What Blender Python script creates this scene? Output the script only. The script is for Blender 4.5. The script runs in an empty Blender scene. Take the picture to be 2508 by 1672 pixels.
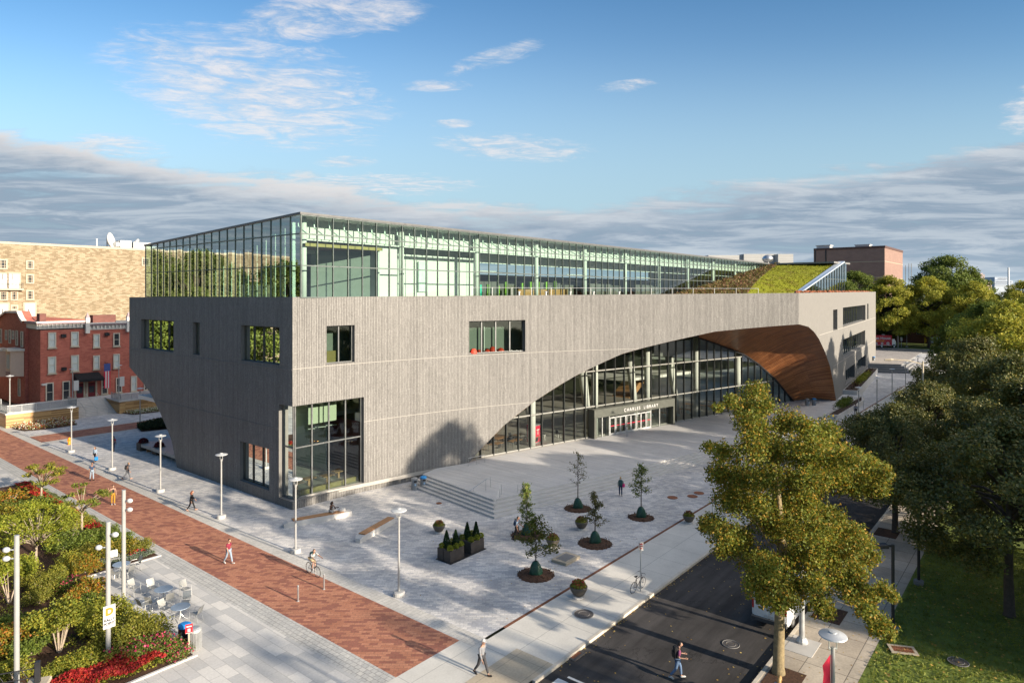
import bpy, bmesh, math, random
import numpy as np
from mathutils import Vector, Matrix
R = math.radians
rnd = random.Random(7)
C = bpy.context.scene.collection
SC = bpy.context.scene
# ---------------------------------------------------------------- camera
F, CX, HY, H = 1621.0, 1254.0, 721.0, 18.0        # measured from the photograph (its own pixels)
cam = bpy.data.objects.new('camera', bpy.data.cameras.new('camera'))
C.objects.link(cam)
cam.location = (0, 0, H); cam.rotation_euler = (R(90), 0, 0)
cam.data.sensor_width = 36; cam.data.lens = 36 * F / 2508
cam.data.shift_y = -(836 - HY) / 2508
cam.data.clip_end = 6000; cam.data.clip_start = 0.2
SC.camera = cam
# ---------------------------------------------------------------- light
ANG = R(39.4)                                      # street direction
BX, BY = math.sin(ANG), math.cos(ANG)
SUN_EL, SUN_OFF = R(15.5), R(-2.5)
sun_az = math.atan2(0.7727, -0.6347) + SUN_OFF    # azimuth (from +Y towards +X) of the sun
sd = Vector((math.sin(sun_az) * math.cos(SUN_EL), math.cos(sun_az) * math.cos(SUN_EL), math.sin(SUN_EL)))
sun = bpy.data.objects.new('sun', bpy.data.lights.new('sun', 'SUN'))
C.objects.link(sun)
sun.data.energy = 4.3; sun.data.angle = R(0.55); sun.data.color = (1.0, 0.87, 0.70)
sun.rotation_euler = (-sd).to_track_quat('-Z', 'Y').to_euler()
SC.view_settings.view_transform = 'Standard'; SC.view_settings.look = 'None'
SC.view_settings.exposure = 1.24; SC.view_settings.gamma = 1.0
SC.cycles.use_denoising = True
SC.cycles.max_bounces = 8; SC.cycles.transparent_max_bounces = 24
SC.cycles.diffuse_bounces = 3; SC.cycles.glossy_bounces = 3; SC.cycles.transmission_bounces = 6
SC.cycles.caustics_reflective = False; SC.cycles.caustics_refractive = False
# ---------------------------------------------------------------- node helper
class NT:
    def __init__(self, tree): self.t = tree; self.n = tree.nodes; self.l = tree.links
    def new(self, kind, **kw):
        n = self.n.new(kind)
        for k, v in kw.items(): setattr(n, k, v)
        return n
    def val(self, sock, v):
        if isinstance(v, bpy.types.NodeSocket): self.l.new(v, sock)
        elif v is not None: sock.default_value = v
    def math(self, op, a, b=None, c=None, clamp=False):
        n = self.new('ShaderNodeMath', operation=op, use_clamp=clamp)
        for i, v in enumerate((a, b, c)):
            if v is not None: self.val(n.inputs[i], v)
        return n.outputs[0]
    def mix(self, f, a, b, blend='MIX'):
        n = self.new('ShaderNodeMix', data_type='RGBA', blend_type=blend)
        self.val(n.inputs[0], f); self.val(n.inputs[6], a); self.val(n.inputs[7], b)
        return n.outputs[2]
    def noise(self, vec, scale, detail=4, rough=.55, dist=0):
        n = self.new('ShaderNodeTexNoise')
        if vec is not None: self.l.new(vec, n.inputs['Vector'])
        n.inputs['Scale'].default_value = scale; n.inputs['Detail'].default_value = detail
        n.inputs['Roughness'].default_value = rough; n.inputs['Distortion'].default_value = dist
        return n.outputs['Fac']
    def ramp(self, f, stops, interp='LINEAR'):
        n = self.new('ShaderNodeValToRGB'); cr = n.color_ramp; cr.interpolation = interp
        while len(cr.elements) < len(stops): cr.elements.new(1.0)
        for e, (p, c) in zip(cr.elements, stops): e.position = p; e.color = c if len(c) == 4 else (*c, 1)
        self.val(n.inputs[0], f); return n.outputs[0]
    def mrange(self, v, a, b, c=0., d=1., smooth=True):
        n = self.new('ShaderNodeMapRange', interpolation_type='SMOOTHSTEP' if smooth else 'LINEAR')
        self.val(n.inputs[0], v)
        for i, x in enumerate((a, b, c, d)): self.val(n.inputs[i + 1], x)
        return n.outputs[0]
    def comb(self, x, y, z=0.):
        n = self.new('ShaderNodeCombineXYZ')
        for i, v in enumerate((x, y, z)): self.val(n.inputs[i], v)
        return n.outputs[0]
    def sep(self, v):
        n = self.new('ShaderNodeSeparateXYZ'); self.l.new(v, n.inputs[0]); return n.outputs
# ---------------------------------------------------------------- world: sky and clouds
W = bpy.data.worlds.new('World'); SC.world = W; W.use_nodes = True
w = NT(W.node_tree); w.n.clear()
tc = w.new('ShaderNodeTexCoord').outputs['Generated']
sky = w.new('ShaderNodeTexSky', sky_type='NISHITA', sun_disc=False)
sky.sun_elevation = SUN_EL; sky.sun_rotation = sun_az; sky.altitude = 50
sky.air_density = 1.15; sky.dust_density = 0.8; sky.ozone_density = 2.0
X, Y, Z = w.sep(tc)
ya = w.math('MAXIMUM', w.math('ABSOLUTE', Y), .25)
u = w.math('DIVIDE', X, ya); v = w.math('DIVIDE', Z, ya)
zz = w.math('MAXIMUM', w.math('ADD', Z, .04), .03)
px_ = w.math('DIVIDE', X, zz); py_ = w.math('DIVIDE', Y, zz)
plane = w.comb(w.math('ADD', px_, w.math('MULTIPLY', py_, .30)), w.math('SUBTRACT', w.math('MULTIPLY', py_, 1.7), w.math('MULTIPLY', px_, .35)), 0)
uv = w.comb(u, w.math('MULTIPLY', v, 3.4), 0)
n_big = w.noise(plane, .8, 5, .6)
n_rip = w.noise(plane, 4.2, 8, .68, .8)
n_fine = w.noise(plane, 11., 5, .7, .5)
n_edge = w.noise(uv, 4.2, 8, .64)
n_str = w.noise(w.comb(w.math('MULTIPLY', u, 3.0), w.math('MULTIPLY', v, 30.), 0), 1.7, 8, .64, .5)
# low deck
au = w.math('ABSOLUTE', w.math('ADD', u, -.03))
top = w.math('ADD', .134, w.math('MULTIPLY', w.math('POWER', au, 1.35), .16))
top = w.math('ADD', top, w.math('MULTIPLY', w.math('SUBTRACT', n_edge, .5), .115))
top = w.math('ADD', top, w.math('MULTIPLY', w.math('SUBTRACT', n_str, .5), .05))
dd = w.math('SUBTRACT', top, v)
deck = w.mrange(dd, -.004, .022)
deck = w.math('MULTIPLY', deck, w.mrange(n_str, .24, .50, .58, 1.))
rim = w.math('MULTIPLY', w.mrange(dd, .0, .010), w.mrange(dd, .050, .010))
rim = w.math('MULTIPLY', rim, w.mrange(u, .25, -.35, .2, .7))
dark = w.math('MULTIPLY', w.mrange(dd, .015, .05), w.mrange(v, .06, .095, .30, 1.))
dark = w.math('MULTIPLY', dark, w.mrange(n_str, .32, .60, 1., .25))
K = .52
def cc_(r, g_, b_): return (r * K, g_ * K, b_ * K, 1)
dc = w.mix(w.mrange(n_str, .36, .64), cc_(.24, .325, .425), cc_(.46, .52, .58))
dc = w.mix(w.math('MULTIPLY', dark, .8), dc, cc_(.20, .265, .35))
dc = w.mix(w.math('MULTIPLY', rim, w.mrange(n_edge, .3, .6, .35, 1.)), dc, cc_(.76, .70, .66))
dc = w.mix(w.mrange(v, .05, .0, 0, .6), dc, cc_(.46, .57, .66))
# broken high cloud
def ell(cu, cv, ru, rv, rot=0.):
    a = w.math('SUBTRACT', u, cu); b = w.math('SUBTRACT', v, cv)
    c, s_ = math.cos(rot), math.sin(rot)
    p = w.math('DIVIDE', w.math('ADD', w.math('MULTIPLY', a, c), w.math('MULTIPLY', b, s_)), ru)
    q = w.math('DIVIDE', w.math('SUBTRACT', w.math('MULTIPLY', b, c), w.math('MULTIPLY', a, s_)), rv)
    r2 = w.math('ADD', w.math('MULTIPLY', p, p), w.math('MULTIPLY', q, q))
    return w.math('SUBTRACT', 1.0, r2, clamp=True)
em = ell(-.40, .315, .27, .105, -.20)
for a_ in ((-.33, .415, .20, .055, .30), (-.20, .430, .13, .05, .2), (.0, .222, .15, .028, -.05), (-.60, .225, .10, .025, -.1), (-.52, .37, .13, .03, -.1),
           (.80, .28, .09, .05, .3), (-.20, .165, .20, .024, .0), (-.12, .315, .07, .012, .0), (-.09, .258, .045, .009, 0), (.17, .315, .06, .012, .1), (-.25, .20, .06, .012, 0), (-.02, .36, .10, .02, .3)):
    em = w.math('MAXIMUM', em, w.math('MULTIPLY', ell(*a_), .85))
nn = w.math('ADD', w.math('ADD', w.math('MULTIPLY', n_rip, .55), w.math('MULTIPLY', n_fine, .2)), w.math('MULTIPLY', n_edge, .25))
thr = w.math('SUBTRACT', .66, w.math('MULTIPLY', w.math('POWER', em, .55), .35))
hi = w.math('MULTIPLY', w.mrange(nn, thr, w.math('ADD', thr, .28)), w.mrange(em, 0., .45))
hi = w.math('MULTIPLY', hi, .82)
hc = w.mix(w.mrange(nn, .40, .60), cc_(.44, .52, .62), cc_(.74, .70, .69))
skyc = w.new('ShaderNodeHueSaturation'); skyc.inputs['Saturation'].default_value = 1.0
w.l.new(sky.outputs[0], skyc.inputs['Color'])
SKY_S = .13
skyn = w.mix(1.0, skyc.outputs[0], (SKY_S, SKY_S, SKY_S, 1), 'MULTIPLY')
skyn = w.mix(w.mrange(v, .10, .46, 0., 1., False), skyn, w.mix(1., skyn, (.42, .62, .78, 1), 'MULTIPLY'))
skyn = w.mix(1., skyn, (.76, .77, .77, 1), 'MULTIPLY')
skyn = w.mix(w.mrange(v, .40, .08, 0., .8), skyn, (.165, .24, .295, 1))
fill_glow = w.math('MULTIPLY', w.math('MULTIPLY', w.mrange(w.math('SUBTRACT', X, w.math('MULTIPLY', Y, .9)), .08, .6), w.mrange(w.math('ADD', Y, w.math('MULTIPLY', X, .55)), -.3, .1)), w.mrange(n_big, .25, .65, .6, .95))   # bright patch added to the unseen sky right of the camera as fill light
skyn = w.mix(fill_glow, skyn, (1.3, 1.2, 1.1, 1))
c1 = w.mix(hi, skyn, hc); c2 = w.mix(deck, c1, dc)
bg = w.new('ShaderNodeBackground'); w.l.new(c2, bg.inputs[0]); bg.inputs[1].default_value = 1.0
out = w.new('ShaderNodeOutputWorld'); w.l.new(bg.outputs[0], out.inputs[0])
W.cycles.sampling_method = 'MANUAL'; W.cycles.sample_map_resolution = 512
# ---------------------------------------------------------------- coordinates
# s runs along the street, t across it (along the brick walk); z up.
def P(s, t, z=0.): return Vector((BX * s - BY * t, BY * s + BX * t, z))
def ST(p): return (BX * p[0] + BY * p[1], -BY * p[0] + BX * p[1])
def G(x, y, z=0.):                                 # photograph pixel -> point on the level z
    d = F * (H - z) / (y - HY); return Vector(((x - CX) / F * d, d, z))
def GS(x, y, z=0.):
    p = G(x, y, z); return ST(p)
def on_t(x, y, t):                                 # pixel -> (s, z) on the vertical plane t = const
    k = (x - CX) / F; s = t * (BY + BX * k) / (BX - BY * k)
    d = BY * s + BX * t; return s, H - (y - HY) / F * d
def on_s(x, y, s):                                 # pixel -> (t, z) on the vertical plane s = const
    k = (x - CX) / F; t = s * (BX - BY * k) / (BY + BX * k)
    d = BY * s + BX * t; return t, H - (y - HY) / F * d
def D(x, y, d): return Vector(((x - CX) / F * d, d, H - (y - HY) / F * d))
# ---------------------------------------------------------------- mesh builder
ORG = {}
class MB:
    def __init__(self): self.v = []; self.f = []; self.m = []; self.uv = {}
    def add(self, vs, fs, m=0):
        o = len(self.v); self.v += [Vector(x) for x in vs]
        for f in fs: self.f.append([i + o for i in f]); self.m.append(m)
    def poly(self, pts, m=0, uv=None):
        self.add(pts, [list(range(len(pts)))], m)
        if uv: self.uv[len(self.f) - 1] = uv
    def box(self, x0, x1, y0, y1, z0, z1, m=0, fr=None, skip=()):
        c = [(x, y, z) for z in (z0, z1) for x, y in ((x0, y0), (x1, y0), (x1, y1), (x0, y1))]
        if fr: c = [fr(*p) for p in c]
        fs = {'b': (3, 2, 1, 0), 't': (4, 5, 6, 7), 'y0': (0, 1, 5, 4), 'x1': (1, 2, 6, 5), 'y1': (2, 3, 7, 6), 'x0': (3, 0, 4, 7)}
        self.add(c, [f for k, f in fs.items() if k not in skip], m)
    def bbox(self, x0, x1, y0, y1, z0, z1, b=.02, m=0):                # box with bevelled upright edges and top
        def ring(i, z): return [(x0+i+b, y0+i, z), (x1-i-b, y0+i, z), (x1-i, y0+i+b, z), (x1-i, y1-i-b, z), (x1-i-b, y1-i, z), (x0+i+b, y1-i, z), (x0+i, y1-i-b, z), (x0+i, y0+i+b, z)]
        vs = ring(0, z0) + ring(0, z1 - b) + ring(b, z1)
        fs = [list(range(7, -1, -1)), list(range(16, 24))]
        for k in (0, 8):
            for i in range(8): fs.append([k+i, k+(i+1) % 8, k+8+(i+1) % 8, k+8+i])
        self.add(vs, fs, m)
    def tube(self, pts, r, n=8, m=0, cap=True):
        pts = [Vector(p) for p in pts]; rs = r if isinstance(r, (list, tuple)) else [r] * len(pts)
        vs = []; up = None
        for i, p in enumerate(pts):
            d = (pts[min(i + 1, len(pts) - 1)] - pts[max(i - 1, 0)])
            d = d.normalized() if d.length > 1e-9 else Vector((0, 0, 1))
            if up is None: up = d.orthogonal().normalized()
            a = (up - d * up.dot(d)); a = a.normalized() if a.length > 1e-6 else d.orthogonal().normalized()
            b = d.cross(a); up = a
            for k in range(n):
                an = 2 * math.pi * k / n; vs.append(p + (a * math.cos(an) + b * math.sin(an)) * rs[i])
        fs = []
        for i in range(len(pts) - 1):
            for k in range(n): fs.append([i*n+k, i*n+(k+1) % n, (i+1)*n+(k+1) % n, (i+1)*n+k])
        if cap: fs.append(list(range(n-1, -1, -1))); fs.append([(len(pts)-1)*n+k for k in range(n)])
        self.add(vs, fs, m)
    def lathe(self, prof, n=16, c=(0, 0, 0), m=0, sx=1., sy=1.):
        vs = []; c = Vector(c)
        for r, z in prof:
            for k in range(n):
                a = 2 * math.pi * k / n; vs.append(c + Vector((r*math.cos(a)*sx, r*math.sin(a)*sy, z)))
        fs = []
        for i in range(len(prof) - 1):
            for k in range(n): fs.append([i*n+k, i*n+(k+1) % n, (i+1)*n+(k+1) % n, (i+1)*n+k])
        fs.append(list(range(n-1, -1, -1))); fs.append([(len(prof)-1)*n+k for k in range(n)])
        self.add(vs, fs, m)
    def ball(self, c, rx, ry=None, rz=None, n=10, m=0, jit=0.):
        ry = ry or rx; rz = rz or rx; k = max(4, n // 2)
        vs = [Vector(c) + Vector((0, 0, -rz))]
        for i in range(1, k):
            a = -math.pi / 2 + math.pi * i / k
            for j in range(n):
                b = 2 * math.pi * j / n; q = 1 + jit * (rnd.random() - .5)
                vs.append(Vector(c) + Vector((rx*math.cos(a)*math.cos(b)*q, ry*math.cos(a)*math.sin(b)*q, rz*math.sin(a)*q)))
        vs.append(Vector(c) + Vector((0, 0, rz))); fs = []
        for j in range(n): fs.append([0, 1+(j+1) % n, 1+j])
        for i in range(k - 2):
            for j in range(n): fs.append([1+i*n+j, 1+i*n+(j+1) % n, 1+(i+1)*n+(j+1) % n, 1+(i+1)*n+j])
        t = len(vs) - 1
        for j in range(n): fs.append([1+(k-2)*n+j, 1+(k-2)*n+(j+1) % n, t])
        self.add(vs, fs, m)
    def ring(self, c, r, tr, n=24, k=6, axis='x', m=0):
        vs = []; c = Vector(c)
        for i in range(n):
            a = 2*math.pi*i/n
            for j in range(k):
                b = 2*math.pi*j/k; q = r + tr*math.cos(b); h = tr*math.sin(b)
                p = (h, q*math.cos(a), q*math.sin(a)) if axis == 'x' else (q*math.cos(a), q*math.sin(a), h)
                vs.append(c + Vector(p))
        fs = [[i*k+j, i*k+(j+1) % k, ((i+1) % n)*k+(j+1) % k, ((i+1) % n)*k+j] for i in range(n) for j in range(k)]
        self.add(vs, fs, m)
    def build(self, name, mats, parent=None, world=False, smooth=False, loc=None, auto=True):
        me = bpy.data.meshes.new(name)
        off = ORG.get(parent.name, Vector()) if (world and parent) else Vector()
        me.from_pydata([v - off for v in self.v], [], self.f)
        if not isinstance(mats, (list, tuple)): mats = [mats]
        for mt in mats: me.materials.append(mt)
        if len(mats) > 1: me.polygons.foreach_set('material_index', self.m)
        if smooth: me.polygons.foreach_set('use_smooth', [True] * len(me.polygons))
        if auto:
            uvl = me.uv_layers.new(name='UVMap').data
            for p in me.polygons:
                if p.index in self.uv:
                    for li, q in zip(p.loop_indices, self.uv[p.index]): uvl[li].uv = q
                    continue
                n = p.normal
                flat = abs(n.z) > .7
                if not flat: tg = Vector((-n.y, n.x, 0)).normalized()
                for li in p.loop_indices:
                    q = self.v[me.loops[li].vertex_index]
                    uvl[li].uv = ST(q) if flat else (q.dot(tg), q.z)
        o = bpy.data.objects.new(name, me); C.objects.link(o)
        if parent: o.parent = parent; ORG[o.name] = ORG.get(parent.name, Vector())
        if loc is not None: o.location = loc
        return o
def tag(o, label=None, cat=None, group=None, kind=None):
    if label: o['label'] = label
    if cat: o['category'] = cat
    if group: o['group'] = group
    if kind: o['kind'] = kind
    return o
def thing(name, label, cat, loc=(0, 0, 0), rz=0., group=None):
    o = bpy.data.objects.new(name, None); C.objects.link(o); o.empty_display_size = .3
    o.location = loc; o.rotation_euler = (0, 0, rz); ORG[o.name] = Vector(loc)
    return tag(o, label, cat, group)
def copy_tree(o, parent=None):
    c = o.copy(); C.objects.link(c)
    if parent: c.parent = parent
    for ch in list(o.children): copy_tree(ch, c)
    return c
class Proto:                                       # the first placing moves the thing itself, the later ones copy it
    def __init__(self, root): self.r = root; self.used = False
    def put(self, loc, rz=0., label=None, group=None, sc=None):
        o = copy_tree(self.r) if self.used else self.r
        self.used = True; o.location = loc; o.rotation_euler = (0, 0, rz)
        if sc: o.scale = (sc, sc, sc) if not isinstance(sc, (tuple, list)) else sc
        if label: o['label'] = label
        if group: o['group'] = group
        return o
# ---------------------------------------------------------------- materials
def newmat(name):
    m = bpy.data.materials.new(name); m.use_nodes = True; t = NT(m.node_tree); t.n.clear()
    o = t.new('ShaderNodeOutputMaterial'); b = t.new('ShaderNodeBsdfPrincipled'); t.l.new(b.outputs[0], o.inputs[0])
    return m, t, b, o
def pm(name, col, rough=.6, metal=0., var=.12, vs=2.5, bump=0., bs=40., spec=.4, coat=0., uv=False):
    m, t, b, o = newmat(name)
    tcn = t.new('ShaderNodeTexCoord'); vec = tcn.outputs['UV' if uv else 'Object']
    if var:
        f = t.noise(vec, vs, 5, .6)
        k = t.mrange(f, .3, .7, 1 - var, 1 + var, False)
        t.l.new(t.mix(1., (*col, 1), t.comb(k, k, k), 'MULTIPLY'), b.inputs['Base Color'])
        t.l.new(t.mrange(f, .3, .7, max(.05, rough - .1), min(1, rough + .1), False), b.inputs['Roughness'])
    else:
        b.inputs['Base Color'].default_value = (*col, 1); b.inputs['Roughness'].default_value = rough
    b.inputs['Metallic'].default_value = metal; b.inputs['Specular IOR Level'].default_value = spec
    b.inputs['Coat Weight'].default_value = coat
    if bump:
        bn = t.new('ShaderNodeBump'); bn.inputs['Strength'].default_value = bump; bn.inputs['Distance'].default_value = .02
        t.l.new(t.noise(vec, bs, 4, .6), bn.inputs['Height']); t.l.new(bn.outputs[0], b.inputs['Normal'])
    return m
def brickmat(name, c1, c2, mortar, bw, bh, ms=.01, off=.5, rot=0., swap=False, rough=.8, bump=.25, dirt=.18, c3=None, dscale=.35, spec=.3, fine=.1):
    m, t, b, o = newmat(name)
    vec = t.new('ShaderNodeTexCoord').outputs['UV']
    if swap: x, y, _ = t.sep(vec); vv = t.comb(y, x, 0)
    else: vv = vec
    if rot:
        mp = t.new('ShaderNodeMapping'); t.l.new(vv, mp.inputs[0]); mp.inputs['Rotation'].default_value = (0, 0, rot); vv = mp.outputs[0]
    br = t.new('ShaderNodeTexBrick'); t.l.new(vv, br.inputs['Vector'])
    br.offset = off; br.inputs['Scale'].default_value = 1.; br.inputs['Brick Width'].default_value = bw
    br.inputs['Row Height'].default_value = bh; br.inputs['Mortar Size'].default_value = ms; br.inputs['Mortar Smooth'].default_value = .3
    br.inputs['Color1'].default_value = (*c1, 1); br.inputs['Color2'].default_value = (*c2, 1); br.inputs['Mortar'].default_value = (*mortar, 1)
    col = br.outputs['Color']
    if c3:                                          # a third tone on some bricks
        b2 = t.new('ShaderNodeTexBrick'); t.l.new(vv, b2.inputs['Vector']); b2.offset = off
        for k, q in (('Scale', 1.), ('Brick Width', bw), ('Row Height', bh), ('Mortar Size', 0.)): b2.inputs[k].default_value = q
        b2.inputs['Color1'].default_value = (0, 0, 0, 1); b2.inputs['Color2'].default_value = (1, 1, 1, 1); b2.inputs['Bias'].default_value = 0
        wn = t.new('ShaderNodeTexWhiteNoise', noise_dimensions='1D'); t.l.new(b2.outputs['Color'], wn.inputs['W'])
        pick = t.math('MULTIPLY', t.math('GREATER_THAN', wn.outputs['Value'], .66), t.math('SUBTRACT', 1., br.outputs['Fac']))
        col = t.mix(t.math('MULTIPLY', pick, .8), col, (*c3, 1))
    k = t.mrange(t.noise(vec, dscale, 6, .65), .3, .7, 1 - dirt, 1 + dirt, False)
    k2 = t.mrange(t.noise(vec, 9., 3, .6), .3, .7, 1 - fine, 1 + fine, False)
    k = t.math('MULTIPLY', k, k2)
    t.l.new(t.mix(1., col, t.comb(k, k, k), 'MULTIPLY'), b.inputs['Base Color'])
    b.inputs['Roughness'].default_value = rough; b.inputs['Specular IOR Level'].default_value = spec
    bn = t.new('ShaderNodeBump'); bn.inputs['Strength'].default_value = bump; bn.inputs['Distance'].default_value = .02
    bn.invert = True; t.l.new(br.outputs['Fac'], bn.inputs['Height']); t.l.new(bn.outputs[0], b.inputs['Normal'])
    return m
def glassmat(name, tint, refl=.12, rough=.0, fres=.9, body=0., bodycol=(.1, .2, .15)):
    m, t, b, o = newmat(name); t.n.remove(b)
    tr = t.new('ShaderNodeBsdfTransparent'); tr.inputs[0].default_value = (*tint, 1)
    gl = t.new('ShaderNodeBsdfGlossy'); gl.inputs['Color'].default_value = (.9, .97, .94, 1); gl.inputs['Roughness'].default_value = rough
    fr = t.new('ShaderNodeFresnel'); fr.inputs[0].default_value = 1.5
    f = t.math('ADD', t.math('MULTIPLY', fr.outputs[0], fres), refl, clamp=True)
    first = tr.outputs[0]
    if body:
        df = t.new('ShaderNodeBsdfDiffuse'); df.inputs[0].default_value = (*bodycol, 1)
        mb = t.new('ShaderNodeMixShader'); mb.inputs[0].default_value = body
        t.l.new(first, mb.inputs[1]); t.l.new(df.outputs[0], mb.inputs[2]); first = mb.outputs[0]
    mx = t.new('ShaderNodeMixShader'); t.l.new(f, mx.inputs[0]); t.l.new(first, mx.inputs[1]); t.l.new(gl.outputs[0], mx.inputs[2])
    t.l.new(mx.outputs[0], o.inputs[0]); return m
def leafmat(name, cols, trans=.3, gloss=.02):
    m, t, b, o = newmat(name); t.n.remove(b)
    g = t.new('ShaderNodeNewGeometry'); n = len(cols)
    col = t.ramp(g.outputs['Random Per Island'], [((i + .5) / n, c) for i, c in enumerate(cols)])
    oc = t.new('ShaderNodeTexCoord').outputs['Object']
    k = t.mrange(t.noise(oc, .55, 3, .6), .35, .65, .78, 1.25, False)
    col = t.mix(1., col, t.comb(k, k, t.math('MULTIPLY', k, .9)), 'MULTIPLY')
    d = t.new('ShaderNodeBsdfDiffuse'); tl = t.new('ShaderNodeBsdfTranslucent'); gl = t.new('ShaderNodeBsdfGlossy')
    t.l.new(col, d.inputs[0]); t.l.new(col, tl.inputs[0]); gl.inputs['Roughness'].default_value = .6
    m1 = t.new('ShaderNodeMixShader'); m1.inputs[0].default_value = trans
    t.l.new(d.outputs[0], m1.inputs[1]); t.l.new(tl.outputs[0], m1.inputs[2])
    m2 = t.new('ShaderNodeMixShader'); m2.inputs[0].default_value = gloss
    t.l.new(m1.outputs[0], m2.inputs[1]); t.l.new(gl.outputs[0], m2.inputs[2])
    t.l.new(m2.outputs[0], o.inputs[0]); return m
def woodmat(name, c1, c2, pw=.15, plen=3., rough=.45, gap=(.03, .015, .008), spec=.4):
    return brickmat(name, c1, c2, gap, plen, pw, .006, .37, rough=rough, bump=.15, dirt=.22, dscale=1.2, spec=spec)
MAT = dict(
    white_paint=pm('white_paint', (.55, .545, .53), .45, var=.05), steel=pm('steel', (.52, .53, .54), .35, .85, .1),
    galv=pm('galvanised', (.46, .47, .47), .5, .5, .15), black_metal=pm('black_metal', (.025, .025, .028), .45, .2, .2),
    dark_metal=pm('dark_metal', (.075, .08, .085), .45, .3, .15), lt_alu=pm('light_aluminium', (.55, .56, .55), .4, .6, .08),
    concrete=pm('concrete', (.52, .50, .46), .85, var=.14, vs=1.2, bump=.15, bs=30), pale_conc=pm('pale_concrete', (.52, .50, .47), .8, var=.10, vs=.9),
    dk_conc=pm('dark_concrete', (.20, .195, .19), .9, var=.2), mulch=pm('mulch', (.075, .038, .022), .95, var=.55, vs=9, bump=1., bs=30),
    soil=pm('soil', (.05, .03, .02), .95, var=.5, vs=6, bump=1., bs=20), blue_lid=pm('blue_lid', (.02, .20, .50), .4, var=.06),
    red_paint=pm('red_paint', (.48, .02, .03), .4, var=.08), banner=pm('red_banner', (.52, .015, .05), .7, var=.08), orange=pm('orange_paint', (.8, .27, .02), .45),
    rust=pm('corten', (.16, .062, .03), .85, var=.35, vs=1.5), iron=pm('cast_iron', (.10, .09, .085), .7, .3, .3, 12, .5, 25), rust_iron=pm('rusty_iron', (.26, .105, .055), .8, .2, .3, 12, .4, 25),
    plastic_gray=pm('gray_plastic', (.23, .24, .25), .5, var=.08), skin1=pm('skin_fair', (.36, .21, .15), .55, var=.05), skin2=pm('skin_tan', (.24, .125, .08), .55, var=.05),
    skin3=pm('skin_brown', (.15, .075, .045), .55, var=.05), hair_dk=pm('dark_hair', (.018, .012, .01), .5, var=.2), hair_rd=pm('red_hair', (.16, .045, .02), .5, var=.2),
    hair_bl=pm('blond_hair', (.42, .26, .10), .5, var=.2), hair_br=pm('brown_hair', (.07, .035, .018), .5, var=.2),
    rubber=pm('rubber', (.02, .02, .02), .8, var=.1), tan_stone=pm('tan_stone', (.42, .36, .27), .85, var=.14, vs=4), umber=pm('burgundy_fabric', (.22, .012, .03), .8),
    black_fabric=pm('black_fabric', (.012, .012, .014), .85), bark=pm('bark', (.20, .15, .10), .95, var=.3, vs=5, bump=1., bs=18), bark_pale=pm('pale_bark', (.36, .29, .22), .9, var=.25, vs=6, bump=.6, bs=25),
    bark_dark=pm('dark_bark', (.07, .055, .045), .95, var=.3, vs=5, bump=1., bs=18), green_bag=pm('green_bag', (.012, .055, .034), .35, var=.25, vs=7, bump=.4, bs=9), pot=pm('bronze_pot', (.10, .085, .065), .5, var=.2, vs=6),
    bk_box=pm('dark_planter', (.055, .045, .038), .5, var=.25, vs=3), cream=pm('cream_paint', (.55, .50, .41), .6, var=.06), maroon=pm('maroon_paint', (.13, .012, .02), .5),
    darkglass=glassmat('dark_pane', (.10, .13, .13), .10), curtain=pm('curtain', (.52, .57, .55), .8, var=.12, vs=9),
    white_wall=pm('white_interior', (.62, .62, .60), .8, var=.03), gray_wall=pm('gray_interior', (.50, .52, .50), .8, var=.06), dark_int=pm('dark_interior', (.11, .105, .10), .8, var=.2, vs=.6),
    int_floor=pm('interior_floor', (.36, .34, .31), .35, var=.1, vs=1), orange_wall=pm('orange_interior', (.62, .17, .04), .7), lime=pm('lime_panel', (.20, .38, .04), .6), teal=pm('teal_panel', (.02, .42, .30), .6),
    olive=pm('mustard_panel', (.24, .18, .06), .6), red_seat=pm('red_upholstery', (.70, .06, .03), .6), blue_seat=pm('pale_blue_seat', (.38, .55, .62), .5), wood_tab=pm('warm_wood', (.33, .18, .08), .5, var=.2, vs=6), shade=pm('pale_blind', (.58, .58, .46), .8, var=.03),
)
# ================================================================ ground
def zg(s):
    k = min(1, max(0, (s - 150) / 55)); return 2.2 * k * k * (3 - 2 * k)
plaza_m = brickmat('plaza_pavers', (.47, .46, .45), (.61, .585, .55), (.38, .37, .36), .44, .22, .012, .5, R(50.6), dirt=.22, dscale=.22, c3=(.37, .37, .385), bump=.25, fine=.16)
walk_m = brickmat('brick_pavers', (.36, .15, .09), (.45, .205, .125), (.22, .115, .08), .42, .21, .012, .5, R(50.6), dirt=.12, c3=(.235, .088, .065), bump=.25, fine=.18)
border_m = brickmat('border_setts', (.47, .45, .41), (.55, .525, .48), (.34, .33, .31), .6, .3, .014, .5, 0, dirt=.12, fine=.12)
cobble_m = brickmat('gray_setts', (.40, .395, .375), (.49, .475, .44), (.27, .265, .25), .35, .28, .02, .5, R(90), dirt=.12, fine=.15)
stone_m = brickmat('stone_slabs', (.50, .485, .46), (.61, .585, .54), (.33, .32, .30), 1.25, .62, .012, .42, R(90), dirt=.07, c3=(.42, .415, .40), fine=.08)
plank_m = brickmat('stone_planks', (.47, .465, .455), (.58, .565, .54), (.36, .355, .35), 2.4, .24, .012, .37, R(90), dirt=.08, c3=(.52, .515, .51), fine=.08)
slab_m = brickmat('sidewalk_slabs', (.55, .53, .48), (.59, .565, .51), (.33, .32, .30), 2.3, 2.1, .018, 0., 0, dirt=.12, fine=.06)
slab2_m = brickmat('old_sidewalk_slabs', (.40, .34, .27), (.50, .44, .36), (.16, .14, .12), 1.9, 1.9, .022, 0., 0, dirt=.2, dscale=.5, fine=.12)
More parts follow.
